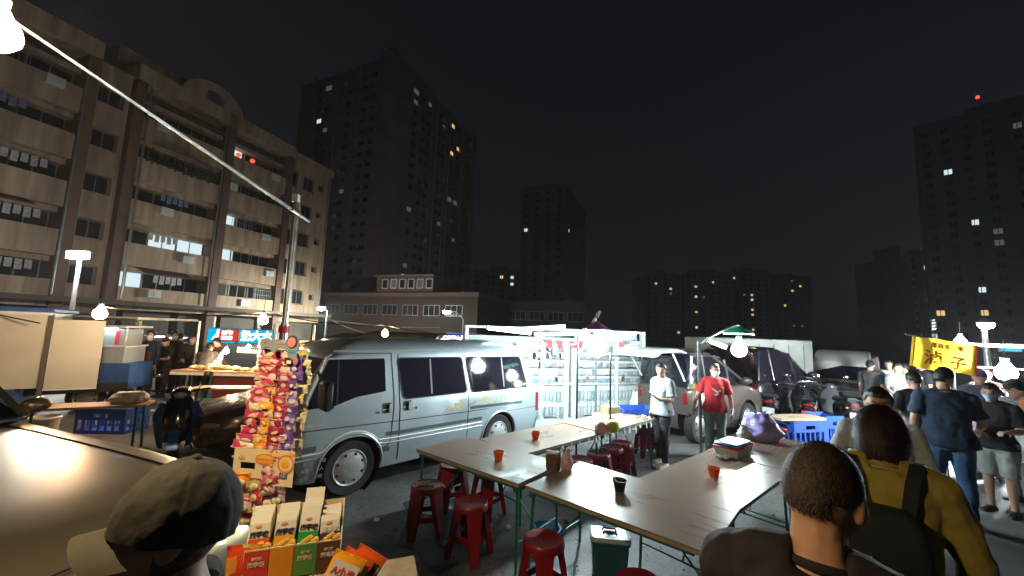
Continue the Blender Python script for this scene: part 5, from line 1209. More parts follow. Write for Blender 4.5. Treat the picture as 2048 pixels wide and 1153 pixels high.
tr2 = thing('food_cart', 'blue based food cart with a glazed counter and red basket beside the cream panels', 'food stall', (-9.05, 8.95, 0), math.radians(14))
part('base', BX(-.75, .35, 0, .8, .45, 1.02), M['blue_paint'], tr2, ang=0); part('counter', BX(-.72, .18, .02, .75, 1.023, 1.38), mat('grey blue panel', (.30, .38, .44), .5, var=.06), tr2, ang=0); part('counter_top', BX(-.75, .22, -.03, .78, 1.383, 1.42), M['white_paint'], tr2, ang=0)
part('glass_case', BX(-.65, .12, .08, .7, 1.423, 1.80), mat('lit case glass', (.35, .40, .44), .1, var=.05), tr2, ang=0); part('hood', BX(-.8, .25, -.15, .8, 1.83, 1.88), M['frame_white'], tr2, ang=0); part('case_lamp', TB([(-.5, .0, 1.81), (-.0, .0, 1.81)], .018, 8), M['tube_light'], tr2)
for x in (-.72, .2): part('corner_post', TB([(x, -.0, 1.42), (x, -.0, 1.83)], .015, 6), M['steel'], tr2)
part('menu_strip', BX(-.05, .02, .06, .079, 1.45, 1.78), M['red_sign'], tr2, ang=0)
for x in (-.5, .2): wheel(tr2, (x, .12, .25), .25)
bk = thing('basket', 'red plastic basket hanging on the counter of the blue based cart', 'basket', Vector((-9.05, 8.95, 0))+Rz(math.radians(14)).to_3x3() @ Vector((-.33, -.12, 1.05)), math.radians(14)); part('shell', MB().loft([[(-.13*k, -.08*k, z), (.13*k, -.08*k, z), (.13*k, .08*k, z), (-.13*k, .08*k, z)] for k, z in ((.8, 0), (1.1, .2), (1.15, .22), (1.05, .2), (.75, .01))]), M['red_sign'], bk, ang=20); part('handle', TB([(-.12, 0, .2), (-.1, 0, .27), (.1, 0, .27), (.12, 0, .2)], .008, 5), M['red_sign'], bk)
wp = thing('canopy_post', 'whitish wrapped canopy post left of the man in the navy sweater', 'post', (atd(262, 730, 10.0).x, 10.0, 0)); part('post', TB([(0, 0, 0), (.05, 0, 2.0)], .06, 8), M['cream'], wp); part('curtain', MB().grid(lambda u, v: (.0+.1*u+.06*math.sin(8*v), -.06, 2.0-1.9*v), 4, 16), M['cream'], wp)
cpy = thing('canopy', 'grey brown canopy roof over the blue based cart', 'canopy', (atd(220, 680, 9.6).x, 9.6, 0)); part('roof', BX(-1.1, .9, -.3, 1.5, 2.03, 2.09), M['frame_white'], cpy, ang=0); part('roof_edge', TB([(-1.1, -.3, 2.02), (.9, -.3, 2.02)], .03, 6), M['steel'], cpy)
# plank table with bags, beside the scooter
pt = thing('plank_table', 'long pale plank table on trestles left of the scooter', 'table', (-6.35, 6.02, 0), math.radians(28)); part('plank', BX(-.78, .72, -.22, .22, .70, .735), mat('pale plank', (.58, .38, .24), .45, var=.15, scale=4), pt, ang=0)
for x in (-.65, .6):
    for y in (-.17, .17): part('leg', TB([(x, y, .70), (x+.02, y*1.2, 0)], .018, 6), M['green_steel'], pt)
part('trestle', BX(-.67, -.63, -.2, .2, .62, .697), M['green_steel'], pt, ang=0)
sack('cloth_bundle', 'pale folded tarpaulin bundle on the plank table', 'bundle', (-6.0, 6.28, .736), (.50, .32, .16), M['paper'], 15, ears=False, lump=.5, rz=.5, amp=.18)
sack('plastic_bag', 'small pink paper bag on the right end of the plank table', 'bag', (-5.82, 6.25, .736), (.14, .12, .10), M['pink_bag'], 16, ears=False)
bn = thing('bin', 'whitish waste bin under the left end of the plank table', 'bin', (-7.35, 6.35, 0)); part('tub', MB().lathe([(0, 0), (.14, 0), (.17, .42), (.18, .43), (.165, .42), (.13, .01), (0, .01)], 20, cap=False), M['cream'], bn); part('liner', MB().lathe([(.18, .40), (.19, .44), (.175, .46), (.16, .4)], 20, cap=False), M['plastic_bag'], bn)
st2 = thing('low_table', 'pale low table in front of the fried food counter', 'table', (-5.70, 7.95, 0), math.radians(12)); part('tabletop', BX(-.55, .55, -.22, .22, .72, .75), mat('pale board', (.60, .42, .28), .45, var=.1), st2, ang=0)
for x in (-.48, .48):
    for y in (-.18, .18): part('leg', TB([(x, y, .72), (x, y, 0)], .015, 6), M['green_steel'], st2)
sack('white_bag', 'white bag standing under the pale low table', 'bag', (-5.75, 8.3, 0), (.3, .25, .4), M['plastic_bag'], 18, ears=False)
for x, y, z, L_, lab in ((-5.6, 7.5, .48, 2.0, 'upper'), (-5.5, 7.35, .36, 2.2, 'lower')): link('pipe', TB([(-L_/2, 0, 0), (L_/2, .15, .03)], .025, 8).mesh('pipe', M['steel']), None, '%s grey barrier pipe between the green crate and the snack strips' % lab, 'pipe', loc=(x, y, z))
# fried food counter
fc = thing('food_counter', 'fried food counter with lamps under the blue shop signs', 'food stall', (-6.35, 9.55, 0), math.radians(4)); part('counter_top', BX(-1.5, 1.4, -.35, .35, .86, .90), mat('wooden counter', (.50, .32, .16), .5, var=.1), fc, ang=0); part('front_trim', BX(-1.5, 1.4, -.37, -.352, .80, .86), M['white_paint'], fc, ang=0); part('front_cloth', BX(-.55, 1.35, -.33, -.31, .2, .798), mat('dark red cloth', (.12, .015, .015), .8, var=.2), fc, ang=0)
for x in (-1.45, 1.35): part('post', TB([(x, .3, 0), (x, .3, 2.05)], .03, 8), M['steel'], fc)
part('back_board', BX(.15, 1.2, .9, .94, 1.35, 1.62), M['cream'], fc, ang=0); part('oven', BX(.15, .75, .6, .898, .95, 1.34, b=.01), mat('orange box', (.75, .22, .03), .5, var=.08), fc); part('hood', BX(-.6, .1, .5, .9, 1.28, 1.42), M['frame_grey'], fc, ang=0); part('pillar', BX(.02, .1, .3, .38, .9, 1.6), M['cream'], fc, ang=0)
fd = mat('fried food', (.45, .26, .08), .6, var=.45, scale=40, bump=.4); fd2 = mat('pale buns', (.66, .55, .34), .6, var=.2)
fr = random.Random(8)
for i in range(16):
    x = -6.35-1.3+i*.17; sz_ = fr.uniform(.05, .10); o = link('food_pile', MB().ell((0, 0, sz_*.5), (.11, .13, sz_), 10, 6).mesh('food_pile', fd if i % 3 else fd2), None, ('brown fried' if i % 3 else 'pale bun')+' heap on the food counter, '+('first', 'second', 'third', 'fourth', 'fifth', 'sixth', 'seventh', 'eighth', 'ninth', 'tenth', 'eleventh', 'twelfth', 'thirteenth', 'fourteenth', 'fifteenth', 'last')[i]+' of the row from the left', 'food', 'food heaps on the counter', loc=(x, 9.45+fr.uniform(-.12, .12), .90)); displace(o.data, .02, 20, i)
for px, py, lab, s_ in ((452, 703, 'left', 9), (497, 697, 'right', 12)):
    bulb_lamp('small warm bulb over the fried food counter, the %s one' % ('one above the dark hood' if lab == 'left' else 'one above the orange box'), atd(px, py, 9.6), .06, (1, .75, .45), 520 if lab == 'right' else 340, drop=.35, group='counter bulbs')
# signs on light boxes
def sign_box(label, px0, px1, py0, py1, Y, col, strength, texts, tilt=0, backm=None, name='sign_box', rzz=None):
    a, c_ = atd(px0, (py0+py1)/2, Y), atd(px1, (py0+py1)/2, Y); w = (c_-a).length; h = atd(px0, py0, Y).z-atd(px0, py1, Y).z
    t = thing(name, label, 'sign', (a+c_)/2, rzz if rzz is not None else 0)
    part('panel', BX(-w/2, w/2, -.05, .05, -h/2, h/2), lamp_mat('sign '+label[:10], col, strength), t, ang=0); part('casing', BX(-w/2-.03, w/2+.03, .051, .12, -h/2-.03, h/2+.03), M['frame_grey'], t, ang=0)
    for (txt, x, z, size, tm, b_) in texts: lettering(txt, size*h, tm, t, Tm(x*w, -.054, z*h) @ Rx(PI/2), .002, b_)
    return t
lw = lamp_mat('white letters', (1, 1, .97), 1.6); M['lw'] = lw
sign_box('cyan lit shop sign with big white characters beside the steel post', 480, 548, 661, 687, 12.5, (.0, .45, .72), .95, [('奶大水', 0.02, 0, .8, lw, .02)])
s1 = sign_box('cyan lit shop sign partly covered by the red menu board', 418, 470, 658, 686, 12.4, (.0, .45, .72), .95, [('人', -.12, 0, .8, lw, .02)])
sign_box('red lit menu board with white writing fixed over the left cyan sign', 440, 473, 661, 682, 12.2, (.75, .05, .03), .8, [('蚵仔煎', .0, .24, .36, lw, .01), ('臭豆腐', .0, -.24, .36, lw, .01), ('▬', .1, .5, .3, lamp_mat('yellow letters', (1, .6, .05), 1.1), .01)], name='menu_board')
sign_box('long blue lit sign with white lettering behind the rear of the van', 895, 962, 668, 688, 13.5, (.10, .18, .85), .9, [('OPEN 手機配件', 0, 0, .62, lw, .015)], rzz=math.radians(8))
sign_box('small pale green lit sign behind the van roof', 860, 876, 667, 686, 15, (.62, .9, .52), .8, [])
# awnings behind the van
def awning(label, px0, px1, py0, py1, Y0, depth, m, m2=None, rise=.35):
    a, c_ = atd(px0, py1, Y0), atd(px1, py1, Y0); w = c_.x-a.x; zt = a.z+rise
    t = thing('awning_tent', label, 'awning', (a.x, Y0, 0)); n = 8
    part('sheet', MB().grid(lambda u, v: (w*u, depth*v, a.z+.0+rise*math.sin(PI*v*.5)-.05*math.sin(PI*u*4)**2*(1-v)), 24, 6), m, t, ang=60); part('valance', MB().grid(lambda u, v: (w*u, -.01+.02*math.sin(30*u), a.z-.22*v-.03*abs(math.sin(PI*u*10))*v), 40, 3), m2 or m, t, ang=60)
    for x in (.05, w-.05):
        part('leg', TB([(x, .05, 0), (x, .05, a.z)], .022, 8), M['steel'], t)
    part('frame_bar', TB([(0, .03, a.z-.02), (w, .03, a.z-.02)], .02, 6), M['steel'], t); part('frame_bar', TB([(w*.35, .05, a.z), (w*.5, depth*.5, a.z+rise*.6), (w*.8, .05, a.z)], .018, 6), M['steel'], t)
    return t
M['aw_yellow'] = mat('yellow awning', (.45, .30, .06), .7, var=.15); M['aw_grey'] = mat('grey green tarpaulin', (.07, .085, .08), .75, var=.25); M['aw_blue'] = mat('blue striped awning', (.05, .16, .45), .6, var=.1)
awning('yellow awning tent behind the windscreen of the van', 596, 700, 676, 688, 9.2, 1.8, M['aw_grey'], M['aw_yellow'], .12); awning('grey tarpaulin tent rising behind the front of the van roof', 640, 760, 666, 678, 11.5, 2.2, M['aw_grey'], None, .18); awning('blue edged awning behind the middle of the van roof', 700, 862, 676, 684, 10.8, 2.0, M['aw_grey'], M['aw_blue'], .3)
# ---------- yellow banner and right hand stall
yb = atd(1888, 712, 6.3); ban = thing('banner', 'yellow cloth banner with red characters on a pole above the crowd', 'banner', yb, math.radians(-10)); ban.rotation_euler = (0, math.radians(9), math.radians(-12))
M['banner'] = mat('yellow banner cloth', (.88, .62, .05), .7, var=.08, scale=5, bump=.2); M['banner_red'] = mat('red banner paint', (.62, .12, .02), .7, var=.15, scale=15)
nt_ = M['banner'].node_tree; b_ = nt_.nodes['Principled BSDF']; tr_ = nt_.nodes.new('ShaderNodeBsdfTranslucent'); tr_.inputs[0].default_value = (.88, .62, .05, 1); ms_ = nt_.nodes.new('ShaderNodeMixShader'); ms_.inputs[0].default_value = .5   # thin cloth lets the lamps behind shine through
nt_.links.new(b_.outputs[0], ms_.inputs[1]); nt_.links.new(tr_.outputs[0], ms_.inputs[2]); nt_.links.new(ms_.outputs[0], [n for n in nt_.nodes if n.type == 'OUTPUT_MATERIAL'][0].inputs[0])
BW, BHh = .84, .50
def bcl(u, v): return (-BW/2+BW*u, .012*math.sin(9*u+2)+.02*math.sin(4*v), BHh/2-BHh*v-.02*math.sin(PI*u*2)*v)
bm_ = MB().grid(bcl, 24, 12); me_ = bm_.mesh('cloth', M['banner']); link('cloth', me_, ban)
lettering('嘉義東山鴨', .088, M['banner_red'], ban, Tm(.0, -.045, .135) @ Rx(PI/2), .001, .002); lettering('滷', .25, M['banner_red'], ban, Tm(-.17, -.045, -.085) @ Rx(PI/2), .001, .006); lettering('子', .22, M['banner_red'], ban, Tm(.16, -.045, -.10) @ Rx(PI/2), .001, .006)
for s_ in (-1, 1): part('hem', BX(s_*(BW/2)-.01, s_*(BW/2)+.01, -.02, .03, -BHh/2, BHh/2), M['orange_plastic'] if s_ > 0 else M['banner'], ban, ang=0)
bpz = thing('banner_pole', 'pale grey pole holding the yellow banner', 'pole', (yb.x-.04, yb.y+.08, 0)); part('pole', TB([(0, 0, 0), (0, 0, yb.z+.35)], .03, 10), M['frame_white'], bpz); part('crossbar', TB([(-.5, -.02, yb.z+.33), (.5, -.02, yb.z+.17)], .014, 6), M['steel'], bpz)
for k in range(4): part('tie', TB([(-.035, 0, yb.z+.42+.05*k), (.035, 0, yb.z+.44+.05*k)], .006, 5), M['frame_white'], bpz)
rs_ = thing('food_stall', 'steel food stall with bright lamps at the right edge behind the crowd', 'food stall', (9.0, 7.6, 0), math.radians(-52))
part('roof', BX(-.4, 2.4, -.5, 1.3, 2.08, 2.14), M['steel'], rs_, ang=0); part('counter', BX(-.3, 2.3, -.1, .7, .2, .92), M['steel'], rs_, ang=0); part('counter_top', BX(-.35, 2.35, -.2, .75, .923, .96), M['chrome'], rs_, ang=0)
for x in (-.3, 2.3):
    for y in (-.4, 1.2): part('post', TB([(x, y, 0), (x, y, 2.08)], .025, 8), M['steel'], rs_)
part('frame_bar', TB([(-.35, -.45, 1.7), (2.35, -.45, 1.72)], .016, 8), M['steel'], rs_); part('menu_cloth', BX(.4, 1.9, -.48, -.47, 1.2, 1.45), mat('green yellow cloth', (.45, .5, .08), .7, var=.1), rs_, ang=0)
bulb_lamp('bright warm white bulb right of the yellow banner', atd(1921, 685, 7.2), .085, (1, .93, .85), 200, drop=.2, group='right stall bulbs'); bulb_lamp('very bright white lamp over the right edge food stall', atd(2012, 746, 6.6), .13, (.88, .97, 1), 1800, drop=.3, group='right stall bulbs')
sign_box('thin blue lit strip sign high at the right edge', 2006, 2040, 693, 703, 14, (.05, .35, .95), 1.6, [])
# ================================================================ people
def cloth(name, c, var=.12, rough=.85, bump=.25): return mat(name, c, rough, var=var, scale=7, bump=bump, bscale=60, sheen=.1 if max(c) > .06 else 0)
def headfn(d):
    """skull surface in direction d (unit, +y = face)"""
    x, y, z = d.x*.077, d.y*.097, d.z*.120
    t = max(0., min(1., (-d.z-.05)/.95))
    x *= 1-.30*t*t-.10*t
    if y > 0: y = y*(1-.05*t)+.010*t*(1 if d.y > .3 else d.y/.3)
    else: y *= 1-.45*t
    if d.z > .3: y -= .006*(d.z-.3)
    return Vector((x, y, z))
def sphere_patch(fn, keep, nu=48, nv=32, thick=None):
    mb = MB(); idx = {}; 
    def vert(i, j):
        k = (i % nu, j)
        if k not in idx:
            th = PI*j/nv; ph = 2*PI*(i % nu)/nu
            d = Vector((math.sin(th)*math.cos(ph), math.sin(th)*math.sin(ph), math.cos(th)))
            idx[k] = len(mb.v); mb.v.append(tuple(fn(d)))
        return idx[k]
    for j in range(nv):
        for i in range(nu):
            th = PI*(j+.5)/nv; ph = 2*PI*(i+.5)/nu
            d = Vector((math.sin(th)*math.cos(ph), math.sin(th)*math.sin(ph), math.cos(th)))
            if keep(d) > 0:
                q = [vert(i, j), vert(i, j+1), vert(i+1, j+1), vert(i+1, j)]
                mb.f.append(tuple(q)); mb.mi.append(0)
    return mb
def sm(a, b, x):
    t = max(0., min(1., (x-a)/(b-a))); return t*t*(3-2*t)
def hairline(kind):
    def k(d):
        if kind == 'bob':
            if d.y > .25: return d.z-(.52 if abs(d.x) < .55 else .1)
            return d.z+.97+.2*d.y
        zl = .50 if d.y > .45 else (.50*sm(-.1, .45, d.y)+(-.12 if abs(d.x) > .6 else -.42)*(1-sm(-.1, .45, d.y)))
        if kind == 'buzz': zl += .02
        return d.z-zl
    return k
def person(label, loc, rz, h=1.70, top=None, bottom=None, sleeve='short', hair='short', hairm=None, skin=None, lean=0., twist=0., arms=None, legs=None, head=(0, 0, 0), mask=None, cap=None, shoes=None, stout=1.0, vox=.010, shorts=False, hem=.84, group=None, apron=None, gloves=None, strands=0, jacket=0.0):
    """arms: {'L':(upper dir, fore dir, curl)...}; legs: {'L':(thigh dir, shin dir)}; head = (pitch, yaw, tilt) in degrees; faces local +y"""
    t = thing('person', label, 'person', loc, rz, group); s = h/1.72; skin = skin or M['skin']
    TL = Tm(0, 0, .92) @ Rz(math.radians(twist)) @ Rx(-math.radians(lean)) @ Tm(0, 0, -.92)
    S_ = Matrix.Scale(s, 4)
    tor = [(.80, .115, .085, 0), (.86, .165, .115, -.01), (.93, .172*stout, .120*stout, -.01), (1.03, .150*stout, .112*stout, .0), (1.14, .152*stout, .116*stout, .005), (1.26, .170, .120, .005), (1.35, .178, .108, -.005), (1.41, .150, .085, -.015), (1.445, .085, .068, -.02), (1.48, .056, .060, -.01), (1.53, .053, .058, .005), (1.58, .052, .056, .01)]
    def ring(z, a, b_, yo, k=0., n=20, ex=2.5):
        r = []
        for i in range(n):
            u = 2*PI*i/n; c, q = math.cos(u), math.sin(u)
            r.append((math.copysign(abs(c)**(2/ex), c)*(a+k), yo+math.copysign(abs(q)**(2/ex), q)*(b_+k), z))
        return r
    def torso(mb, rows, k=0.): mb.loft([ring(z, a, b_, yo, k) for z, a, b_, yo in rows], M=S_ @ TL)
    # legs
    lg = {}
    for sd, sx in (('L', -1), ('R', 1)):
        td, sdv = (legs or {}).get(sd, ((sx*.02, .03, -1), (sx*.01, -.04, -1)))
        hp = Vector((sx*.092, -.0, .90)); kn = hp+Vector(td).normalized()*.425; an = kn+Vector(sdv).normalized()*.41; lg[sd] = (hp, kn, an, Vector((sx*.12, 1, 0)).normalized())
    zmin = min(v[2].z for v in lg.values())-.075
    dz = Tm(0, 0, -zmin*s)
    def legtube(mb, sd, k=0., end=1.0, flare=0.):
        hp, kn, an, fd = lg[sd]; pts = [hp+Vector((0, 0, .03)), hp.lerp(kn, .3), hp.lerp(kn, .7), kn, kn.lerp(an, .3), kn.lerp(an, .65), an]; rr = [.088*stout**.5, .086*stout**.5, .066, .054, .055, .042, .036]
        if end < 1:
            n_ = 4 if end < .6 else 6; pts, rr = pts[:n_], rr[:n_]
        mb.tube(pts, [r+k+flare*i/6 for i, r in enumerate(rr)], 14, M=dz @ S_)
    am = {}
    for sd, sx in (('L', -1), ('R', 1)):
        ud, fd, cu = (arms or {}).get(sd, ((sx*.16, -.02, -1), (sx*.04, .22, -1), .5))
        sh = (TL @ Vector((sx*.185*stout**.35, -.01, 1.385))); el = sh+Vector(ud).normalized()*.285; wr = el+Vector(fd).normalized()*.25; am[sd] = (sh, el, wr, Vector(fd).normalized(), cu, sx)
    def armtube(mb, sd, k=0., end=None):
        sh, el, wr, fd, cu, sx = am[sd]; P_ = [sh, sh.lerp(el, .4), sh.lerp(el, .8), el, el.lerp(wr, .3), el.lerp(wr, .75), wr]; R_ = [.055, .050, .043, .040, .042, .031, .026]
        if end == 'short': P_ = [sh, sh.lerp(el, .4), sh.lerp(el, .78)]; R_ = [.062, .064, .066]
        mb.tube(P_, [r+k for r in R_], 12, M=dz @ S_); mb.ell(sh, (.060+k, .060+k, .062+k), 12, 8, M=dz @ S_)
    def hand(mb, sd, k=0.):
        sh, el, wr, fd, cu, sx = am[sd]
        zf = fd; side = zf.cross(Vector((0, 0, 1)) if abs(zf.z) < .9 else Vector((0, 1, 0))).normalized(); nrm = side.cross(zf).normalized()
        if abs(zf.z) >= .9: side, nrm = Vector((0, 1, 0))-zf*zf.y, Vector((-sx, 0, 0)); side.normalize()
        if abs(zf.z) < .9: nrm = Vector((0, 0, -1))-zf*(-zf.z); nrm.normalize(); side = nrm.cross(zf).normalized()*(1 if sx > 0 else -1)
        def W(a, b_, c): return wr+side*a+nrm*b_+zf*c
        mb.loft([[W(a*q, b_, c) for a, b_ in ((-.036, -.011), (.036, -.011), (.039, .002), (.034, .013), (-.034, .013), (-.038, .002))] for c, q in ((-.01, .72), (.03, .95), (.085, 1.0))], M=dz @ S_)
        for i, L_ in enumerate((.064, .074, .069, .054)):
            a0 = .029-.0195*i; c1 = .9*cu; p0 = W(a0, 0, .06); p1 = W(a0, 0, .085); d1 = zf*math.cos(c1*.7)+nrm*math.sin(c1*.7); p2 = p1+d1*L_*.45; d2 = zf*math.cos(c1*1.6)+nrm*math.sin(c1*1.6); p3 = p2+d2*L_*.32; d3 = zf*math.cos(c1*2.3)+nrm*math.sin(c1*2.3); p4 = p3+d3*L_*.28
            mb.tube([p0, p1, p2, p3, p4], [.0095+k, .0098+k, .009+k, .0085+k, .0075+k], 7, M=dz @ S_)
        p0 = W(.026, .004, .018); d1 = (side*.75+zf*.65+nrm*.25).normalized(); p1 = p0+d1*.045; p2 = p1+(side*.35+zf*.8+nrm*(.3+.4*cu)).normalized()*.034; p3 = p2+(zf*.8+nrm*(.4+.4*cu)).normalized()*.026
        mb.tube([p0, p1, p2, p3], [.014+k, .012+k, .0105+k, .0085+k], 7, M=dz @ S_)
    # head frame
    hp_, hy_, ht_ = [math.radians(a) for a in head]
    nk = TL @ Vector((0, -.002, 1.52)); HM = dz @ S_ @ Matrix.Translation(nk) @ Rz(hy_) @ Rx(-hp_) @ Ry(ht_) @ Tm(0, .022, .088)
    hm = MB()
    hm.add(*(lambda q: (q.v, q.f))(sphere_patch(headfn, lambda d: 1, 28, 20)), M=HM)
    hm.loft([[(-.011, .082, .03), (.011, .082, .03), (.008, .090, .03)], [(-.017, .085, -.022), (.017, .085, -.022), (0, .118, -.020)], [(-.012, .082, -.034), (.012, .082, -.034), (0, .100, -.036)]], M=HM)
    hm.ell((0, .088, -.056), (.022, .012, .009), 10, 6, M=HM); hm.ell((0, .078, -.092), (.026, .020, .020), 10, 6, M=HM)
    for sx in (-1, 1):
        hm.ell((sx*.079, -.008, -.008), (.012, .020, .032), 10, 8, M=HM @ Tm(0, 0, 0)); hm.ell((sx*.032, .083, .032), (.020, .010, .006), 8, 6, M=HM)
    bd = MB(); bd.v, bd.f, bd.mi = list(hm.v), list(hm.f), list(hm.mi)
    bt = MB(); torso(bt, tor); bt.v = [tuple(dz @ Vector(p)) for p in bt.v]
    bd.add(bt.v, bt.f)
    # neck to head bridge
    bd.tube([TL @ Vector((0, -.012, 1.44)), TL @ Vector((0, -.002, 1.53)), (S_.inverted() @ dz.inverted() @ HM) @ Vector((0, -.02, -.05))], [.062, .055, .054], 12, M=dz @ S_)
    for sd in 'LR': legtube(bd, sd); armtube(bd, sd); hand(bd, sd)
    for sd in 'LR':
        hp, kn, an, fd = lg[sd]; bd.tube([an-fd*.045-Vector((0, 0, .035)), an+fd*.03-Vector((0, 0, .04)), an+fd*.14-Vector((0, 0, .058)), an+fd*.19-Vector((0, 0, .062))], [.034, .038, .032, .018], 10, M=dz @ S_)
    me = remesh(bd, vox, skin, 'body', 2); link('body', me, t)
    # eyes and brows
    for sx in (-1, 1):
        part('eye', MB().ell((sx*.032, .0865, .014), (.0125, .006, .0055), 10, 6, M=HM), M['eye'], t); part('eyebrow', MB().tube([HM @ Vector((sx*.015, .0945, .034)), HM @ Vector((sx*.034, .091, .039)), HM @ Vector((sx*.052, .077, .034))], [.003, .004, .002], 5), hairm or M['hair'], t)
    # clothes
    if top:
        tb = MB(); k = .014+jacket; rows = [(hem, (.178+.018)*stout, .146*stout, -.004)]+[(z, a+.014*(z < 1.0), b_+.018*(z < 1.0), yo) for z, a, b_, yo in tor if z > hem+.04 and z < 1.44]+[(1.455, .074, .066, -.016)]
        torso(tb, rows, k); tb.v = [tuple(dz @ Vector(p)) for p in tb.v]
        for sd in 'LR': armtube(tb, sd, .012+jacket, 'short' if sleeve == 'short' else None)
        # trapezius
        for sd, sx in (('L', -1), ('R', 1)): tb.tube([TL @ Vector((sx*.04, -.02, 1.44)), TL @ Vector((sx*.12, -.015, 1.42)), am[sd][0]], [.045+k, .05+k, .052+k], 10, M=dz @ S_)
        me = remesh(tb, vox, top, 'top', 4); displace(me, .011, 9, hash(label) % 97); link('top', me, t)
        part('collar', MB().tube([dz @ S_ @ TL @ Vector((.071*math.cos(a), -.014+.068*math.sin(a), 1.462-.014*math.sin(a))) for a in np.linspace(0, 2*PI, 20)], .011*s, 6), top, t, ang=60)
    if bottom:
        pb2 = MB(); torso(pb2, [(.80, .135, .105, -.005)]+[(z, a, b_, yo) for z, a, b_, yo in tor if .84 < z < 1.0]+[(1.0, .152*stout, .114*stout, 0)], .010); pb2.v = [tuple(dz @ Vector(p)) for p in pb2.v]
        for sd in 'LR': legtube(pb2, sd, .020 if shorts else .016, .5 if shorts else .99, .035 if shorts else .012)
        if not shorts:
            for sd in 'LR':
                hp, kn, an, fd = lg[sd]; pb2.tube([kn.lerp(an, .6), an+Vector((0, 0, .0))], [.062, .058], 12, M=dz @ S_)
        me = remesh(pb2, vox, bottom, 'trousers' if not shorts else 'shorts', 4); displace(me, .009, 11, 5); link('trousers' if not shorts else 'shorts', me, t)
    for sd in 'LR':
        hp, kn, an, fd = lg[sd]; q = Vector((-fd.y, fd.x, 0)); so = MB(); b0 = an-Vector((0, 0, .075))
        rows = [(-.075, .030, .055), (-.05, .040, .075), (.02, .042, .08), (.08, .045, .062), (.15, .046, .046), (.19, .034, .036), (.205, .012, .02)]
        so.loft([[b0+fd*x+q*w*c+Vector((0, 0, z)) for c, z in ((-1, 0), (1, 0), (1.02, hh*.35), (.75, hh*.85), (.3, hh), (-.3, hh), (-.75, hh*.85), (-1.02, hh*.35))] for x, w, hh in rows], M=dz @ S_); part('shoe', so, shoes or M['black'], t, ang=60)
    # hair, mask, cap
    if hair and not cap:
        kf = hairline(hair); th = {'short': .016, 'buzz': .006, 'bob': .034}[hair]
        def hf(d):
            e = sm(-.02, .25, kf(d)); p = headfn(d); n_ = Vector((d.x, d.y, d.z)).normalized()
            tk = -.004+(th+.004)*e
            if hair == 'bob':
                tk = -.004+.028*sm(-.02, .2, kf(d))*(1+.25*max(0, -d.z)); 
                if d.z < 0: p = Vector((d.x*.085, d.y*.092, d.z*.150))
            tk += .006*noise.noise(d*9)*(e if hair != 'buzz' else .2)
            return HM @ (p+n_*tk)
        me = sphere_patch(hf, lambda d: kf(d), 56, 40).mesh('hair', hairm or M['hair']); shade(me, 180)
        ho = link('hair', me, t)
        if strands:
            st = MB(); rs = random.Random(len(label)); L0 = {'short': .026, 'buzz': .010, 'bob': .075}[hair]; w_ = .0009
            while len(st.f) < strands:
                d = Vector((rs.gauss(0, 1), rs.gauss(0, 1), rs.gauss(0, 1))).normalized()
                if kf(d) < .01+rs.random()*.08*(hair == 'buzz'): continue
                p = hf(d); n_ = (HM.to_3x3() @ d).normalized(); dn = (HM.to_3x3() @ Vector((d.x*.3, -.25, -1 if hair == 'bob' else -.7+.5*d.y))).normalized(); dn = (dn-n_*dn.dot(n_)).normalized()
                j = Vector((rs.gauss(0, .18), rs.gauss(0, .18), rs.gauss(0, .18))); L_ = L0*rs.uniform(.5, 1.2); sd_ = n_.cross(dn).normalized()*w_
                lift = .35 if hair != 'bob' else .10
                a = p-n_*.001; b_ = a+(dn+n_*lift+j).normalized()*L_*.5; c = b_+(dn+n_*(lift*.2-.25*(hair == 'bob'))+j*1.4).normalized()*L_*.5
                st.add([a-sd_, a+sd_, b_+sd_*.8, b_-sd_*.8, c], [(0, 1, 2, 3), (3, 2, 4)])
            me = bpy.data.meshes.new('strands'); me.from_pydata(st.v, [], st.f); me.materials.append(hairm or M['hair']); o = link('strands', me, ho); o['kind'] = 'stuff'
    if mask:
        def mk(d): return min(-.02-d.z+.0, d.z+.93, d.y-.12)
        me = sphere_patch(lambda d: HM @ (headfn(d)+d*(.008+.010*sm(0, .3, d.y)*sm(.9, .2, abs(d.x)))+Vector((0, .012*sm(.35, 0, abs(d.x))*sm(-.75, -.2, d.z), 0))), mk, 40, 36).mesh('face_mask', mask); shade(me, 60); mo = link('face_mask', me, t)
        for sx in (-1, 1): part('ear_loop', MB().tube([HM @ Vector((sx*.062, .055, -.03)), HM @ Vector((sx*.080, .012, -.01)), HM @ Vector((sx*.084, -.012, .012))], .002, 5), mask, mo)
    if cap:
        def cf(d): return HM @ (Vector((d.x*.092, d.y*.112-.004, .018+d.z*.128))+d*.003*noise.noise(d*4))
        me = sphere_patch(cf, lambda d: d.z-.04+.12*d.y*0, 48, 32).mesh('cap', cap); shade(me, 60); co = link('cap', me, t)
        br = MB().grid(lambda u, v: HM @ Vector(((u-.5)*.17*(1-.12*v), .098*math.sqrt(max(0, 1-((u-.5)*1.75)**2))+.075*v-.01+(-.03*abs(u-.5)*2*v*abs(u-.5)*2), .028-.012*v-.05*(u-.5)**2*2)), 14, 6); part('cap_brim', br, cap, co, ang=60); part('cap_button', MB().ell((0, -.004, .148), (.009, .009, .006), 8, 5, M=HM), cap, co)
    if apron:
        part('apron', MB().grid(lambda u, v: dz @ S_ @ TL @ Vector(((u-.5)*.34, (.155*stout+.03)*math.sqrt(max(.05, 1-((u-.5)*1.5)**2))+.008*math.sin(14*u), 1.22-.62*v)), 14, 12), apron, t, ang=60)
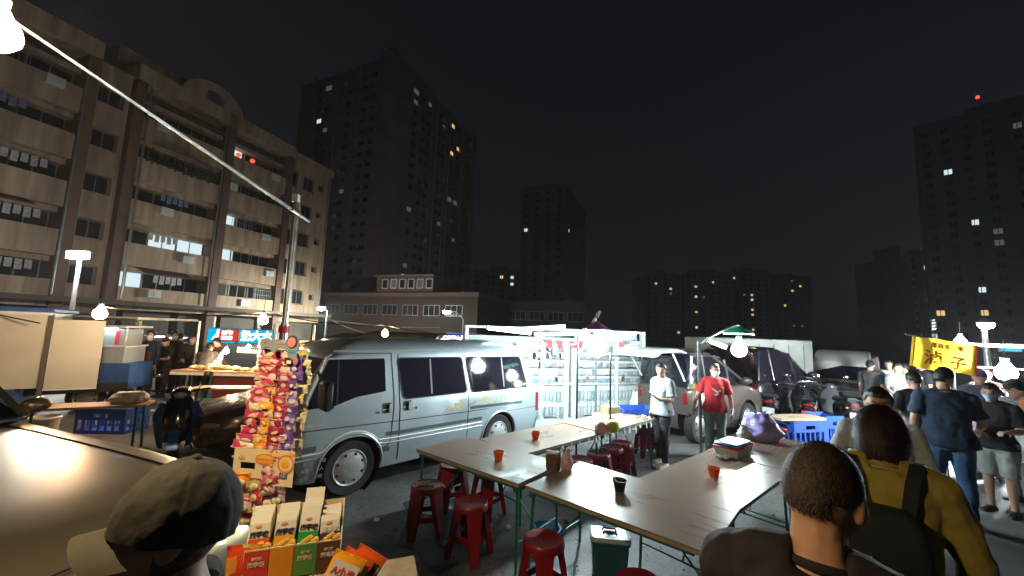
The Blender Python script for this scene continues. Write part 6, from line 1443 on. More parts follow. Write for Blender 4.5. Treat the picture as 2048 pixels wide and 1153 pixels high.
    if gloves:
        for sd in 'LR':
            gm = MB(); hand(gm, sd, .004); sh, el, wr, fd, cu, sx = am[sd]; gm.tube([wr-fd*.05, wr+fd*.02], [.036, .034], 10, M=dz @ S_)
            link('glove', remesh(gm, .006, gloves, 'glove', 1), t)
    def hand_at(sd): 
        sh, el, wr, fd, cu, sx = am[sd]; return dz @ S_ @ (wr+fd*.10)
    t_h = {sd: hand_at(sd) for sd in 'LR'}
    return t, t_h, HM, (dz @ S_ @ TL)
def face_to(p, target=(0, 0)):
    """rz so that local +y points from p to target"""
    d = Vector((target[0]-p[0], target[1]-p[1])); return math.atan2(-d.x, d.y)
NAVY = cloth('navy jersey', (.022, .032, .075)); DENIM = cloth('blue denim', (.045, .10, .21)); DENIM_L = cloth('light denim', (.16, .28, .42)); WHITE_T = cloth('white grey t-shirt', (.235, .26, .28)); BLACKC = cloth('black cloth', (.014, .014, .017)); REDT = cloth('red t-shirt', (.52, .025, .03)); GREYT = cloth('grey trousers', (.20, .24, .24)); MUST = cloth('mustard knit', (.30, .23, .035), bump=.4); OLIVE = cloth('olive cloth', (.06, .055, .035)); KHAKI = cloth('grey khaki', (.36, .37, .33)); DGREY = cloth('dark grey cloth', (.05, .048, .05)); MAROON = cloth('dark maroon cloth', (.07, .022, .022)); PALE = cloth('pale shirt', (.50, .56, .60)); YEL = cloth('yellow shirt', (.50, .44, .08)); TEAL_T = cloth('dark blue t-shirt', (.022, .042, .085)); ORNG = cloth('orange cloth', (.55, .16, .04)); BRN = cloth('brown apron', (.13, .05, .03)); BLKBR = cloth('dark brown jacket', (.009, .0065, .006))
SHOE_W = mat('white shoe', (.62, .62, .60), .6, var=.08)

# man in the white shirt looking at his phone
p = at(1325, 930, 0)
pm, ph, hmx, _ = person('man in a pale grey t-shirt and black trousers reading his phone beside the rack', p, math.radians(112), 1.62, WHITE_T, BLACKC, head=(14, 28, 0), arms={'L': ((-.18, .05, -1), (.05, .95, .10), .9), 'R': ((.14, -.02, -1), (.02, .18, -1), .7)}, legs={'L': ((-.05, .16, -1), (-.02, -.02, -1)), 'R': ((.03, -.05, -1), (.02, -.16, -1))}, shoes=SHOE_W, vox=.009)
pho = link('phone', BX(-.036, .036, -.075, .075, -.004, .004, b=.003).mesh('phone', M['black']), None, 'dark phone held by the man in the pale grey t-shirt', 'phone'); pho.matrix_world = pm.matrix_basis @ Tm(*ph['L']) @ Tm(0, .0, .035) @ Rx(.5)
part('screen', BX(-.032, .032, -.068, .068, .0042, .0052), lamp_mat('phone screen', (.7, .8, 1), .5), pho, ang=0)
# person in red with mask and gloves
p = at(1432, 917, 0)
pr, _, _, TLr = person('person in a red t-shirt with white mask and work gloves beside the minivan', p, face_to(p, (1.2, 0)), 1.60, REDT, GREYT, mask=M['mask'], head=(8, 16, 0), arms={'R': ((.42, .10, -1), (.30, .35, -.75), .6), 'L': ((-.30, .0, -1), (-.05, .25, -1), .6)}, gloves=cloth('white glove', (.60, .60, .55)), hairm=M['hair_brown'], vox=.009, skin=M['skin_tan'])
PRT = cloth('shirt print', (.62, .55, .55)); 
for (x0, z0, w_, h_, a_) in ((-.05, 1.22, .10, .035, .7), (.02, 1.25, .12, .03, -.6), (-.02, 1.17, .09, .03, .3)): part('shirt_print', MB().ell((0, 0, 0), (w_/2, .006, h_/2), 14, 6, M=TLr @ Tm(x0, .150, z0) @ Ry(a_)), PRT, pr)
# the crowd on the right
p = at(1952, 1062, 0)+Vector((0, .2, 0))
person('heavy man in dark blue t-shirt and jeans seen from behind below the yellow banner', p, face_to(p, (8.6, 9.0)), 1.78, TEAL_T, DENIM, stout=1.22, head=(4, -38, 0), arms={'L': ((-.26, -.06, -1), (-.06, .12, -1), .6), 'R': ((.30, .10, -1), (.05, .85, -.35), .8)}, legs={'L': ((-.04, .12, -1), (-.02, -.08, -1)), 'R': ((.04, -.04, -1), (.02, -.16, -1))}, mask=None, vox=.010)
p = atd(1838, 860, 5.6); p.z = 0
person('person in a black t-shirt and jeans standing left of the heavy man in dark blue', p, face_to(p, (7.5, 10)), 1.66, BLACKC, DENIM_L, head=(6, 10, 0), vox=.011, arms={'L': ((-.35, -.02, -1), (-.10, .3, -1), .5), 'R': ((.2, .1, -1), (0, .6, -.6), .5)})
p = at(2012, 1035, 0)+Vector((.1, .1, 0))
pk, kh, _, _ = person('masked woman in a black top and grey shorts holding a pink notebook', p, face_to(p, (1.5, 3.2)), 1.60, BLACKC, KHAKI, shorts=True, mask=M['mask_blue'], head=(18, 6, 0), arms={'R': ((.14, .10, -1), (-.25, .85, -.05), .8), 'L': ((-.2, .05, -1), (.2, .8, .0), .8)}, vox=.010, shoes=M['black'])
nb = link('notebook', BX(-.075, .075, -.012, .012, -.10, .10, b=.004).mesh('notebook', mat('pink notebook', (.72, .42, .66), .5, var=.05)), None, 'pink notebook in the hands of the woman in grey shorts', 'notebook'); nb.matrix_world = pk.matrix_basis @ Tm(*kh['R']) @ Tm(0, .03, .01) @ Rx(.4)
p = atd(1962, 790, 6.3); p.z = 0; person('person in a blue cap and dark top half hidden behind the heavy man', p, face_to(p, (9, 7)), 1.68, NAVY, DGREY, cap=mat('royal blue cap', (.03, .06, .28), .7, var=.1), vox=.012)
p = Vector((7.0, 5.35, 0)); person('person in an orange top at the right edge beside the bright stall', p, face_to(p, (3, 7)), 1.60, ORNG, KHAKI, vox=.012, apron=cloth('white apron', (.7, .7, .7)), head=(25, 0, 0), arms={'L': ((-.1, .4, -.9), (.1, .9, .0), .6), 'R': ((.1, .4, -.9), (-.1, .9, 0), .6)})
# masked person coming towards the camera behind the woman in mustard
p = atd(1757, 820, 3.1); p.z = 0
person('masked person in a pale top walking towards the camera behind the woman in mustard', p, face_to(p, (.4, 0)), 1.70, PALE, DENIM_L, sleeve='long', mask=M['mask_blue'], hair='short', head=(10, 0, 0), vox=.010, arms={'L': ((-.3, .1, -1), (.1, .6, -.6), .5), 'R': ((.45, .05, -1), (.25, .3, -1), .5)})
for i, (px, py, mt, lab, hh) in enumerate(((1782, 800, PALE, 'distant person in a pale blue shirt left of the one in yellow', 1.66), (1815, 800, YEL, 'distant person in a yellow shirt between the small truck and the banner', 1.60), (1745, 806, DGREY, 'distant person in dark grey beside the small truck', 1.64), (1800, 815, WHITE_T, 'distant person in white in front of the one in yellow', 1.62), (1850, 800, BLACKC, 'distant person in black below the yellow banner', 1.7))):
    p = atd(px, py, 9.5-.5*(i == 3)); p.z = 0
    person(lab, p, [2.4, .6, -1.2, 3.0, 1.2][i], hh, mt, DGREY if i % 2 else DENIM, vox=.016, arms={'R': ((.3, .2, -1), (.1, .7, -.4), .5)} if i % 2 else None)
p = atd(2036, 800, 5.4); p.z = 0; person('person in a white top with a cap at the very right edge of the frame', p, face_to(p, (2, 6)), 1.62, WHITE_T, DENIM, cap=mat('grey cap', (.1, .1, .1), .8), vox=.012, head=(10, 0, 0))
p = atd(1975, 790, 7.6); p.z = 0; person('person in maroon waiting at the counter beyond the one in the blue cap', p, face_to(p, (9, 7)), 1.64, MAROON, DGREY, vox=.014)
# people around the left stalls
for i, (px, py, Y, hh, kw) in enumerate((
    (286, 792, 10.2, 1.74, dict(label='man in a navy sweater with a white mask standing beside the whitish canopy post', top=NAVY, bottom=DGREY, sleeve='long', mask=M['mask'], apron=BRN, rz=PI)),
    (318, 800, 10.6, 1.55, dict(label='person in a black top with an orange print and dark red beret', top=BLACKC, bottom=MAROON, cap=cloth('dark red cap', (.12, .02, .02)), mask=M['mask'], rz=2.9, arms={'L': ((-.2, .3, -1), (.3, .8, 0), .6), 'R': ((.2, .3, -1), (-.3, .8, 0), .6)})),
    (332, 800, 11.4, 1.70, dict(label='person with a white mask turned sideways behind the one in the beret', top=MAROON, bottom=DGREY, mask=M['mask'], rz=-2.0)),
    (368, 805, 10.8, 1.66, dict(label='person in black with a white mask bending towards the table near the oval lamps', top=BLACKC, bottom=BLACKC, sleeve='long', mask=M['mask'], lean=12, rz=-2.3, arms={'L': ((-.1, .5, -.8), (.0, .9, -.3), .5), 'R': ((.1, .5, -.8), (0, .9, -.3), .5)})),
    (396, 808, 9.6, 1.58, dict(label='person in dark grey and olive trousers bending over the counter, seen from behind', top=DGREY, bottom=OLIVE, sleeve='long', lean=32, rz=.3, arms={'L': ((-.1, .6, -.8), (.0, .7, -.6), .5), 'R': ((.1, .6, -.8), (0, .7, -.6), .5)})),
    (432, 800, 10.4, 1.62, dict(label='cook in a dark maroon t-shirt working behind the fried food counter', top=MAROON, bottom=BLACKC, rz=2.6, head=(20, 0, 0), lean=10, arms={'L': ((-.1, .5, -.8), (.1, .9, -.2), .5), 'R': ((.1, .5, -.8), (-.1, .9, -.2), .5)})),
    (345, 792, 11.6, 1.64, dict(label='person in a pale shirt far behind the oval lamps', top=PALE, bottom=DENIM, rz=1.2)))):
    p = atd(px, py, Y); p.z = 0
    kw = dict(kw); lab = kw.pop('label'); r_ = kw.pop('rz'); person(lab, p, r_, hh, vox=.013, **kw)
pu = thing('parasol', 'folded blue and pink parasol leaning beside the cook', 'parasol', atd(423, 742, 9.9)); part('canopy', MB().lathe([(.02, -.1), (.10, .15), (.09, .35), (.02, .62)], 12, M=Ry(.45)), mat('blue pink parasol', (.14, .20, .34), .6, var=.3, scale=9), pu); part('stick', TB([(0, 0, -.4), (.30, 0, .62)], .012, 6, M=Ry(0)), M['steel'], pu); part('stripe', MB().lathe([(.103, .15), (.112, .22), (.094, .3)], 12, M=Ry(.45), cap=False), M['pink_bag'], pu)

# ---------------- people close to the camera
def stand_for_head(px, py, depth_y, ztop, h):
    """ground point below a head whose crown shows at (px, py)"""
    q = atd(px, py, depth_y); return Vector((q.x, q.y, 0))
# man with the cap, seen from behind, looking to the left
q = atd(347, 944, .86); hc = q.z
capm = mat('dark olive cap', (.024, .022, .015), .85, var=.14, scale=14, bump=.12, bscale=90)
pc, _, HC, _ = person('man in a dark worn baseball cap seen close from behind at the lower left', (q.x+.0, q.y+.03, 0), math.radians(118), hc/1.745*1.72, BLACKC, DGREY, head=(-8, 4, 0), vox=.008, hair=None, sleeve='long')
# the cap is built large and creased for this close figure
def capf(d):
    r = Vector((d.x*.093, d.y*.115-.006, .010+d.z*.135))
    seam = 0
    ph = math.atan2(d.y, d.x); seam = -.0022*math.exp(-((math.sin(3*ph))/.10)**2)*sm(.98, .8, d.z)
    return HC @ (r+d*(.004*noise.noise(d*3)+.0016*noise.noise(d*11)+seam))
ck = lambda d: d.z+.10-.06*d.y-(.30*sm(.35, .2, abs(d.x))*sm(-.85, -.95, d.y))
me = sphere_patch(capf, ck, 96, 64).mesh('cap', capm); shade(me, 60); co = link('cap', me, pc)
part('cap_brim', MB().grid(lambda u, v: HC @ Vector(((u-.5)*.185*(1-.10*v), .108*math.sqrt(max(0, 1-((u-.5)*1.7)**2))+.060*v-.012, .006-.014*v-.16*(u-.5)**2)), 18, 8), mat('faded olive brim', (.045, .039, .024), .85, var=.15, scale=20), co, ang=60)
part('cap_button', MB().ell((0, -.006, .147), (.010, .010, .006), 10, 6, M=HC), capm, co)
part('cap_strap', MB().grid(lambda u, v: HC @ Vector((-.035+.07*u, -.117+.012*(2*u-1)**2, -.014+.016*v)), 10, 2), M['black'], co, ang=60)
part('cap_strap_end', MB().grid(lambda u, v: HC @ Vector((.05+.075*u, -.105-.05*u*0+.02*u, -.02+.018*v-.01*u)), 8, 2), M['black'], co, ang=60)
def hf2(d): return HC @ (headfn(d)+d*.004)
me = sphere_patch(hf2, lambda d: min(d.z+.55, -.02-d.z+.2, -d.y+.1), 48, 36).mesh('hair', mat('grey stubble hair', (.10, .095, .09), .8, var=.4, scale=60, bump=.5)); shade(me, 180); link('hair', me, pc)
# dark haired man, lower right
q = atd(1640, 895, 1.0); h2 = q.z
person('man with close cropped dark hair and a dark jacket seen close from behind', (q.x, q.y+.02, 0), math.radians(-40), h2/1.735*1.72, BLKBR, BLACKC, sleeve='long', hair='buzz', head=(6, -24, 0), vox=.007, strands=9000, skin=M['skin_tan'], jacket=.012, hairm=mat('cropped dark hair', (.030, .017, .010), .6, var=.35, scale=50, bump=.4))
q = atd(1757, 814, 2.0); h3 = q.z
pw, _, HW, TW = person('woman with a brown bob in a mustard sweater wearing a black backpack, seen from behind', (q.x, q.y, 0), math.radians(-44), h3/1.75*1.72, MUST, BLACKC, sleeve='long', hair='bob', hairm=M['hair_brown'], head=(6, -4, 0), vox=.007, strands=11000, jacket=.016, arms={'L': ((-.28, .05, -1), (-.05, .4, -1), .5), 'R': ((.34, .04, -1), (.16, .25, -1), .5)}, mask=M['mask'])
bpk = thing('backpack', 'black backpack on the back of the woman in mustard', 'backpack', (0, 0, 0)); bpk.matrix_world = pw.matrix_basis @ TW @ Tm(0, -.02, -.07)
bb = MB(); bb.loft([[(x*k, -.135-y*(.5+.5*k), z) for x, y in rpoly([(-.14, 0), (.14, 0), (.14, .13), (-.14, .13)], .04)] for z, k in ((.93, .80), (.96, .97), (1.10, 1.03), (1.25, 1.0), (1.34, .88), (1.38, .55))]); bkm = cloth('black nylon', (.007, .007, .008), bump=.2); part('bag', bb, bkm, bpk, ang=60)
part('front_pocket', MB().loft([[(x*k, -.262-y*k, z) for x, y in rpoly([(-.11, 0), (.11, 0), (.11, .045), (-.11, .045)], .02)] for z, k in ((.96, .85), (.98, 1), (1.12, 1), (1.15, .8))]), bkm, bpk, ang=60)
for sx in (-1, 1): part('strap', MB().grid(lambda u, v: (sx*(.075+.045*math.sin(PI*u))+.05*(v-.5), [-.155, -.135, -.075, -.0, .07, .115, .13][min(6, int(u*6.01))], [1.36, 1.50, 1.555, 1.57, 1.54, 1.47, 1.35][min(6, int(u*6.01))]), 6, 2), bkm, bpk, ang=60)
chm = thing('keyring', 'white and red charm hanging from the black backpack', 'charm', (0, 0, 0)); chm.matrix_world = pw.matrix_basis @ TW @ Tm(-.06, -.325, 1.08); part('charm', MB().box(-.035, .035, -.012, .012, -.03, .03, b=.008), M['paper'], chm); part('stripe', BX(-.008, .008, -.014, .014, -.032, .032), M['red_sign'], chm, ang=0); part('ring', TB([(0, 0, .031), (.01, 0, .05), (0, 0, .065)], .003, 5), M['chrome'], chm)
# ================================================================ scooters and motorbike
def scooter(label, loc, rz, bm_, accent, plate=None, group='scooters', bars=True):
    """front at +y"""
    t = thing('scooter', label, 'scooter', loc, rz, group)
    for y, nm in ((.62, 'front'), (-.58, 'rear')):
        wl2 = part('wheel', MB().lathe([(.13, -.05), (.20, -.055), (.235, -.03), (.245, 0), (.235, .03), (.20, .055), (.13, .05)], 28, M=Tm(0, y, .245) @ Ry(PI/2), cap=False), M['rubber'], t); part('rim', MB().lathe([(.0, -.03), (.14, -.03), (.145, 0), (.14, .03), (0, .03)], 24, M=Tm(0, y, .245) @ Ry(PI/2), cap=False), M['steel'], wl2)
    part('front_apron', MB().loft([[(x*w, y0+yy, z) for x, yy in ((-1, -.04), (-.7, .05), (0, .09), (.7, .05), (1, -.04), (.6, -.07), (-.6, -.07))] for z, w, y0 in ((.30, .13, .46), (.45, .19, .46), (.65, .21, .42), (.82, .17, .36), (.92, .10, .30))]), bm_, t)
    for sx in (-1, 1): part('leg_shield', MB().loft([[(sx*x, y, z) for x, y in ((w*.72, y0+.055), (w*1.12, y0-.01), (w*1.22, y0-.09), (w*1.02, y0-.06))] for z, w, y0 in ((.22, .16, .46), (.45, .21, .47), (.65, .24, .43), (.84, .19, .37))]), accent, t)
    part('front_mudguard', MB().loft([[(x, .62+.27*math.cos(a), .245+.27*math.sin(a)) for x in (-.06, 0, .06)] for a in np.linspace(.1, 2.4, 10)], closed=False, cap=False), accent, t)
    part('floorboard', BX(-.15, .15, -.12, .42, .27, .33, b=.02), M['black'], t)
    part('rear_body', MB().loft([[(x*w, y, z0+z*hh) for x, z in ((-.7, 0), (-1, .35), (-.95, .75), (-.6, 1), (.6, 1), (.95, .75), (1, .35), (.7, 0))] for y, w, z0, hh in ((-.10, .13, .33, .34), (-.3, .16, .36, .34), (-.6, .165, .42, .32), (-.82, .12, .52, .24), (-.90, .06, .58, .14))]), bm_, t)
    for sx in (-1, 1): part('side_panel', MB().loft([[(sx*(w+.004), y, z0+z) for z in (0, .1, .18)]+[(sx*(w-.02), y, z0+z) for z in (.18, .1, 0)] for y, w, z0 in ((-.2, .155, .42), (-.5, .168, .46), (-.8, .13, .54))]), accent, t)
    part('seat', MB().loft([[(x*w, y, z0+z) for x, z in ((-1, 0), (-.9, .06), (-.4, .085), (.4, .085), (.9, .06), (1, 0))] for y, w, z0 in ((-.02, .10, .70), (-.2, .15, .69), (-.5, .155, .72), (-.82, .10, .76))]), M['black'], t)
    part('grab_rail', TB([(-.12, -.70, .78), (-.12, -.92, .80), (.12, -.92, .80), (.12, -.70, .78)], .012, 6), M['chrome'], t)
    part('handlebar', TB([(-.34, .20, 1.0), (-.2, .27, .99), (0, .31, .96), (.2, .27, .99), (.34, .20, 1.0)], .016, 8), M['black'], t); part('headlight_cowl', MB().ell((0, .33, .95), (.13, .11, .09), 16, 10), bm_, t); part('headlight', MB().ell((0, .425, .945), (.075, .03, .05), 12, 8), M['lamp_glass'], t)
    for sx in (-1, 1):
        part('mirror', MB().ell((sx*.30, .20, 1.22), (.065, .012, .042), 12, 8), M['chrome'], t); part('mirror_stem', TB([(sx*.2, .25, 1.0), (sx*.29, .21, 1.2)], .007, 5), M['black'], t); part('indicator', MB().ell((sx*.13, -.86, .62), (.03, .02, .022), 8, 6), mat('amber lens', (.6, .2, .03), .2, var=0), t); part('foot_peg', MB().ell((sx*.19, -.2, .30), (.05, .03, .015), 8, 5), M['chrome'], t)
    part('tail_light', MB().ell((0, -.90, .66), (.09, .03, .035), 12, 6), M['tail'], t); part('rear_mudguard', BX(-.07, .07, -.95, -.84, .36, .55, b=.01), M['black'], t)
    pl_ = part('number_plate', BX(-.12, .12, -.972, -.958, .40, .54), plate or M['plate_white'], t, ang=0)
    part('exhaust', MB().tube([(.17, -.2, .26), (.18, -.5, .28), (.18, -.95, .34)], [.03, .05, .05], 10), M['steel'], t); part('kick_stand', TB([(-.1, -.2, .25), (-.2, -.2, 0)], .012, 6), M['black'], t); part('fork', TB([(0, .38, .85), (0, .62, .245)], .03, 8), M['black'], t)
    return t, pl_
M['deep_blue'] = mat('deep blue scooter panel', (.035, .12, .36), .25, metal=.3, var=.08, coat=.6); M['gloss_black'] = mat('gloss black panel', (.008, .008, .009), .15, var=.05, coat=.7); M['dk_grey'] = mat('dark grey panel', (.05, .05, .055), .3, var=.08, coat=.4)
scooter('gloss black scooter with blue leg shields beside the plank table', (-5.12, 6.22, 0), math.radians(-143), M['gloss_black'], M['deep_blue'])
hb = thing('helmet', 'pinkish open helmet on the seat of the black and blue scooter', 'helmet', Vector((-5.12, 6.22, 0))+Rz(math.radians(-143)).to_3x3() @ Vector((0, -.25, .775))); part('shell', sphere_patch(lambda d: Vector((d.x*.13, d.y*.14, .10+d.z*.12)), lambda d: d.z+.75, 28, 18), mat('pale pink helmet', (.66, .50, .46), .25, var=.05, coat=.5), hb); part('trim', MB().tube([(.10*math.cos(a), .11*math.sin(a), .012) for a in np.linspace(0, 2*PI, 24)], .010, 5), M['black'], hb)
redp = mat('red number plate', (.55, .03, .06), .5, var=.05)
ms, mp2 = scooter('black scooter with a red number plate parked beyond the blue crates', (7.15, 9.55, 0), math.radians(-32), M['gloss_black'], M['dk_grey'], redp)
lettering('MQS-528', .045, M['white_paint'], mp2, Tm(0, -.975, .47) @ Rx(PI/2), .001)
scooter('dark grey scooter between the red plated scooter and the small truck', (8.0, 9.6, 0), math.radians(-20), M['dk_grey'], M['gloss_black'])
scooter('black scooter close to the bonnet of the grey brown minivan', (6.55, 9.75, 0), math.radians(-40), M['gloss_black'], M['dk_grey'])

# ================================================================ snack stand close to the camera
def print_mat(name, base, a, b_, scale=22):
    """packet print: flat coloured blobs on a coloured foil"""
    m = mat(name, base, .35, var=0, coat=.3); nt = m.node_tree; N = nt.nodes; L = nt.links; p = N['Principled BSDF']
    tc = N.new('ShaderNodeTexCoord'); oi = N.new('ShaderNodeObjectInfo'); ad = N.new('ShaderNodeVectorMath'); ad.operation = 'ADD'; v = N.new('ShaderNodeTexVoronoi'); v.inputs['Scale'].default_value = scale
    L.new(tc.outputs['Object'], ad.inputs[0]); L.new(oi.outputs['Random'], ad.inputs[1]); L.new(ad.outputs[0], v.inputs['Vector'])
    r = N.new('ShaderNodeValToRGB'); r.color_ramp.interpolation = 'CONSTANT'; e = r.color_ramp.elements; e[0].color = tuple(base)+(1,); e[1].position = .40; e[1].color = tuple(a)+(1,)
    x = e.new(.68); x.color = tuple(b_)+(1,); x = e.new(.85); x.color = tuple(base)+(1,)
    sp_ = N.new('ShaderNodeSeparateColor'); L.new(v.outputs['Color'], sp_.inputs[0]); L.new(sp_.outputs[0], r.inputs['Fac']); L.new(r.outputs[0], p.inputs['Base Color'])
    n2 = N.new('ShaderNodeTexNoise'); n2.inputs['Scale'].default_value = 45; L.new(tc.outputs['Object'], n2.inputs['Vector']); bp = N.new('ShaderNodeBump'); bp.inputs['Strength'].default_value = .5; bp.inputs['Distance'].default_value = .004; L.new(n2.outputs['Fac'], bp.inputs['Height']); L.new(bp.outputs[0], p.inputs['Normal'])
    return m
SNK = {'pink': print_mat('pink red packet', (.52, .05, .13), (.72, .55, .46), (.62, .30, .25)), 'orange': print_mat('orange packet', (.82, .33, .02), (.72, .50, .30), (.85, .42, .05)), 'red': print_mat('red packet', (.58, .04, .04), (.70, .48, .40), (.55, .22, .18)), 'purple': print_mat('purple packet', (.12, .06, .30), (.40, .36, .52), (.20, .12, .40)), 'grey': print_mat('grey yellow packet', (.42, .40, .30), (.56, .52, .38), (.52, .44, .14)), 'mauve': print_mat('dark red packet', (.36, .03, .08), (.60, .42, .44), (.45, .15, .2))}
foil = mat('pale foil packet front', (.62, .53, .43), .35, var=.12, scale=30, coat=.3)
def packet_mesh(name, w, h, d, m, nu=6, nv=6):
    def f(sgn):
        return lambda u, v: ((u-.5)*w*(1-.06*math.sin(PI*v)), sgn*d*math.sin(PI*min(1, max(0, (u-.0))))**.6*math.sin(PI*v)**.6+.002*math.sin(u*17+v*9), (v-.5)*h)
    mb = MB(); mb.grid(f(-1), nu, nv); mb.grid(f(1), nu, nv)
    for z in (-h/2, h/2-.006): mb.box(-w/2, w/2, -.0012, .0012, z, z+.006)
    me = mb.mesh(name, m); shade(me, 60); return me
SD = 1.75   # distance of the hanging strips
def strip(label, top, bot, key, wpx, n, bulge=.012, sway=0.):
    a, c = Vector(top), Vector(bot); L_ = (a-c).length; w = wpx; hk = L_/n
    t = thing('snack_strip', label, 'snack strip', a, math.radians(-10), 'hanging strips of snack packets')
    me = packet_mesh('packet', w, hk*.98, bulge, SNK[key]); blob = MB().ell((0, -bulge*1.02, -.004), (w*.22, .002, hk*.20), 12, 6).mesh('packet_picture', foil)
    yolk = MB().ell((w*.04, -bulge*1.02-.003, -.008), (w*.10, .002, hk*.11), 10, 6).mesh('picture_detail', mat('print orange', (.80, .40, .06) if key != 'purple' else (.55, .5, .7), .4, var=.1)); band = BX(-w*.40, w*.40, -bulge*.55-.002, -bulge*.5, hk*.28, hk*.42).mesh('packet_band', mat('band '+key, {'pink': (.60, .06, .16), 'orange': (.86, .36, .02), 'red': (.62, .03, .04), 'purple': (.16, .08, .40), 'grey': (.58, .50, .16), 'mauve': (.40, .02, .09)}[key], .35, var=.05))
    blob2 = MB().ell((0, -bulge*1.02, -.004), (w*.20, .002, hk*.30), 12, 6).mesh('packet_picture', mat('print tint '+key, {'pink': (.66, .34, .34), 'orange': (.80, .50, .20), 'red': (.70, .36, .26), 'purple': (.42, .38, .55), 'grey': (.55, .50, .36), 'mauve': (.52, .36, .40)}[key], .4, var=.25, scale=40)); iR = Rz(math.radians(10)); rr = random.Random(n+int(w*1000))
    for i in range(n):
        p = a.lerp(c, (i+.5)/n)-a; p = iR @ p
        o = link('packet', me, t, loc=p+Vector((rr.gauss(0, .004), rr.gauss(0, .004), 0))); o.rotation_euler = (rr.gauss(-.03, .08), rr.gauss(0, .07), rr.gauss(0, .14)+(.20*math.sin(i*1.3)))
        o2 = link('packet_picture', blob if rr.random() < .6 else blob2, o); o2.rotation_euler = (0, rr.uniform(-.6, .6), 0); o2.location = (rr.gauss(0, w*.06), 0, rr.gauss(0, hk*.06))
        if rr.random() < .7: link('picture_detail', yolk, o, loc=(rr.gauss(0, w*.05), 0, rr.gauss(0, hk*.05)))
        if rr.random() < .6: link('packet_band', band, o)
    return t
def S_(px, py, y=SD): return atd(px, py, y)
strip('pink and cream snack strip hanging farthest left on the stand', S_(545, 700), S_(486, 915), 'pink', .108, 14, .008)
strip('orange snack strip second from the left under the header card', S_(549, 712, 1.78), S_(517, 920, 1.70), 'orange', .068, 13, .008)
strip('red snack strip right of the orange one', S_(566, 712, 1.80), S_(548, 905, 1.74), 'red', .066, 12, .008)
strip('long red and cream snack strip that runs down in front of the egg card', S_(577, 705, 1.72), S_(535, 985, 1.62), 'mauve', .068, 18, .008)
strip('purple snack strip right of the long red one', S_(594, 712, 1.70), S_(570, 915, 1.66), 'purple', .064, 12, .006)
strip('grey and yellow snack strip farthest right beside the van front', S_(609, 718, 1.72), S_(590, 915, 1.70), 'grey', .066, 11, .006)
# header card, egg card, stand frame
hd_m = mat('grey blue header card', (.20, .25, .29), .5, var=.1); cardm = mat('cream egg card', (.72, .58, .36), .5, var=.05)
st0 = thing('snack_stand', 'wire stand that carries the hanging snack strips', 'display stand', (S_(560, 700).x-.12, 1.90, 0)); 
part('upright', TB([(0, 0, 0), (0, 0, 2.05)], .010, 8), M['steel'], st0); part('upright', TB([(-.05, .10, 0), (-.05, .06, 1.95)], .008, 8), M['steel'], st0); part('upright', TB([(.05, .10, 0), (.05, .06, 1.97)], .008, 8), M['steel'], st0)
part('hook_rail', TB([(-.06, -.08, 1.93), (.20, -.06, 1.93)], .006, 6), M['steel'], st0); part('hook_rail', TB([(-.06, -.12, 1.46), (.20, -.10, 1.46)], .006, 6), M['steel'], st0); part('foot', MB().lathe([(.22, 0), (.22, .02), (.02, .035)], 20), M['black'], st0)
hc = thing('header_card', 'grey blue header card with a round pink face on top of the snack stand', 'header card', S_(555, 692, 1.70), math.radians(-12))
ppx = 1.70/770
poly = [(-42, 2), (-38, 12), (-24, 15), (-10, 8), (0, 12), (22, 13), (34, 20), (46, 16), (50, 2), (44, -14), (50, -26), (28, -24), (22, -6), (2, -4), (-4, -14), (-12, -14), (-14, -4), (-28, -2), (-34, -10)]
part('card', MB().prism(rpoly([(x*ppx, z*ppx) for x, z in poly], .008), -.003, .003), hd_m, hc, ang=20)
part('face', MB().lathe([(0, 0), (10*ppx, 0), (9.6*ppx, .004), (0, .005)], 24, M=Tm(34*ppx, -.004, 8*ppx) @ Rx(PI/2), cap=False), mat('pink print face', (.52, .20, .20), .5, var=.08), hc); part('hair', MB().lathe([(12.5*ppx, -.001), (12.5*ppx, .002), (9*ppx, .002)], 24, M=Tm(34*ppx, -.0035, 9*ppx) @ Rx(PI/2), cap=False), mat('dark print', (.03, .035, .06), .5, var=.05), hc)
for x, z, w, h, c in ((-28, 7, 5, 3.5, (.30, .16, .10)), (8, 5, 13, 2.4, (.42, .18, .15)), (16, 9, 8, 1.6, (.5, .42, .40)), (34, -10, 9, 4, (.08, .2, .32))): part('print', MB().ell((x*ppx, -.0035, z*ppx), (w*ppx, .0012, h*ppx), 14, 6), mat('header print', c, .5, var=.1), hc)
part('flap', BX(22*ppx, 34*ppx, -.006, -.003, -34*ppx, -22*ppx), mat('dark flap', (.03, .02, .03), .4, var=.05), hc, ang=0); part('barcode', BX(28*ppx, 38*ppx, -.009, -.0065, -33*ppx, -27*ppx), M['paper'], hc, ang=0); part('pink_leg', MB().ell((44*ppx, 0, -28*ppx), (6*ppx, .004, 9*ppx), 12, 6), mat('pink leg print', (.45, .14, .24), .5, var=.05), hc)
ybx = thing('yellow_pack', 'yellow folded pack clipped beside the header card', 'snack pack', S_(606, 725, 1.9), math.radians(-15)); part('pack', BX(-.022, .022, -.01, .01, -.045, .045, b=.004), mat('lemon pack', (.66, .60, .12), .4, var=.1), ybx); part('tab', BX(-.03, .03, -.011, .011, .046, .058, b=.002), mat('lemon tab', (.72, .68, .28), .4, var=.05), ybx)
ec = thing('egg_card', 'cream backing card with a fried egg print in the middle of the snack stand', 'header card', S_(528, 932, 1.64), math.radians(-8)); q = 1.64/770
hol = [(-50, -18, -8, 4), (-4, 6, -18, -8), (33, 51, -22, -10)]
e_ = strip_wall(-65*q, 62*q, -34*q, 30*q, [tuple(v*q for v in h_) for h_ in hol], -.002, .002); part('card', e_, cardm, ec, ang=0)
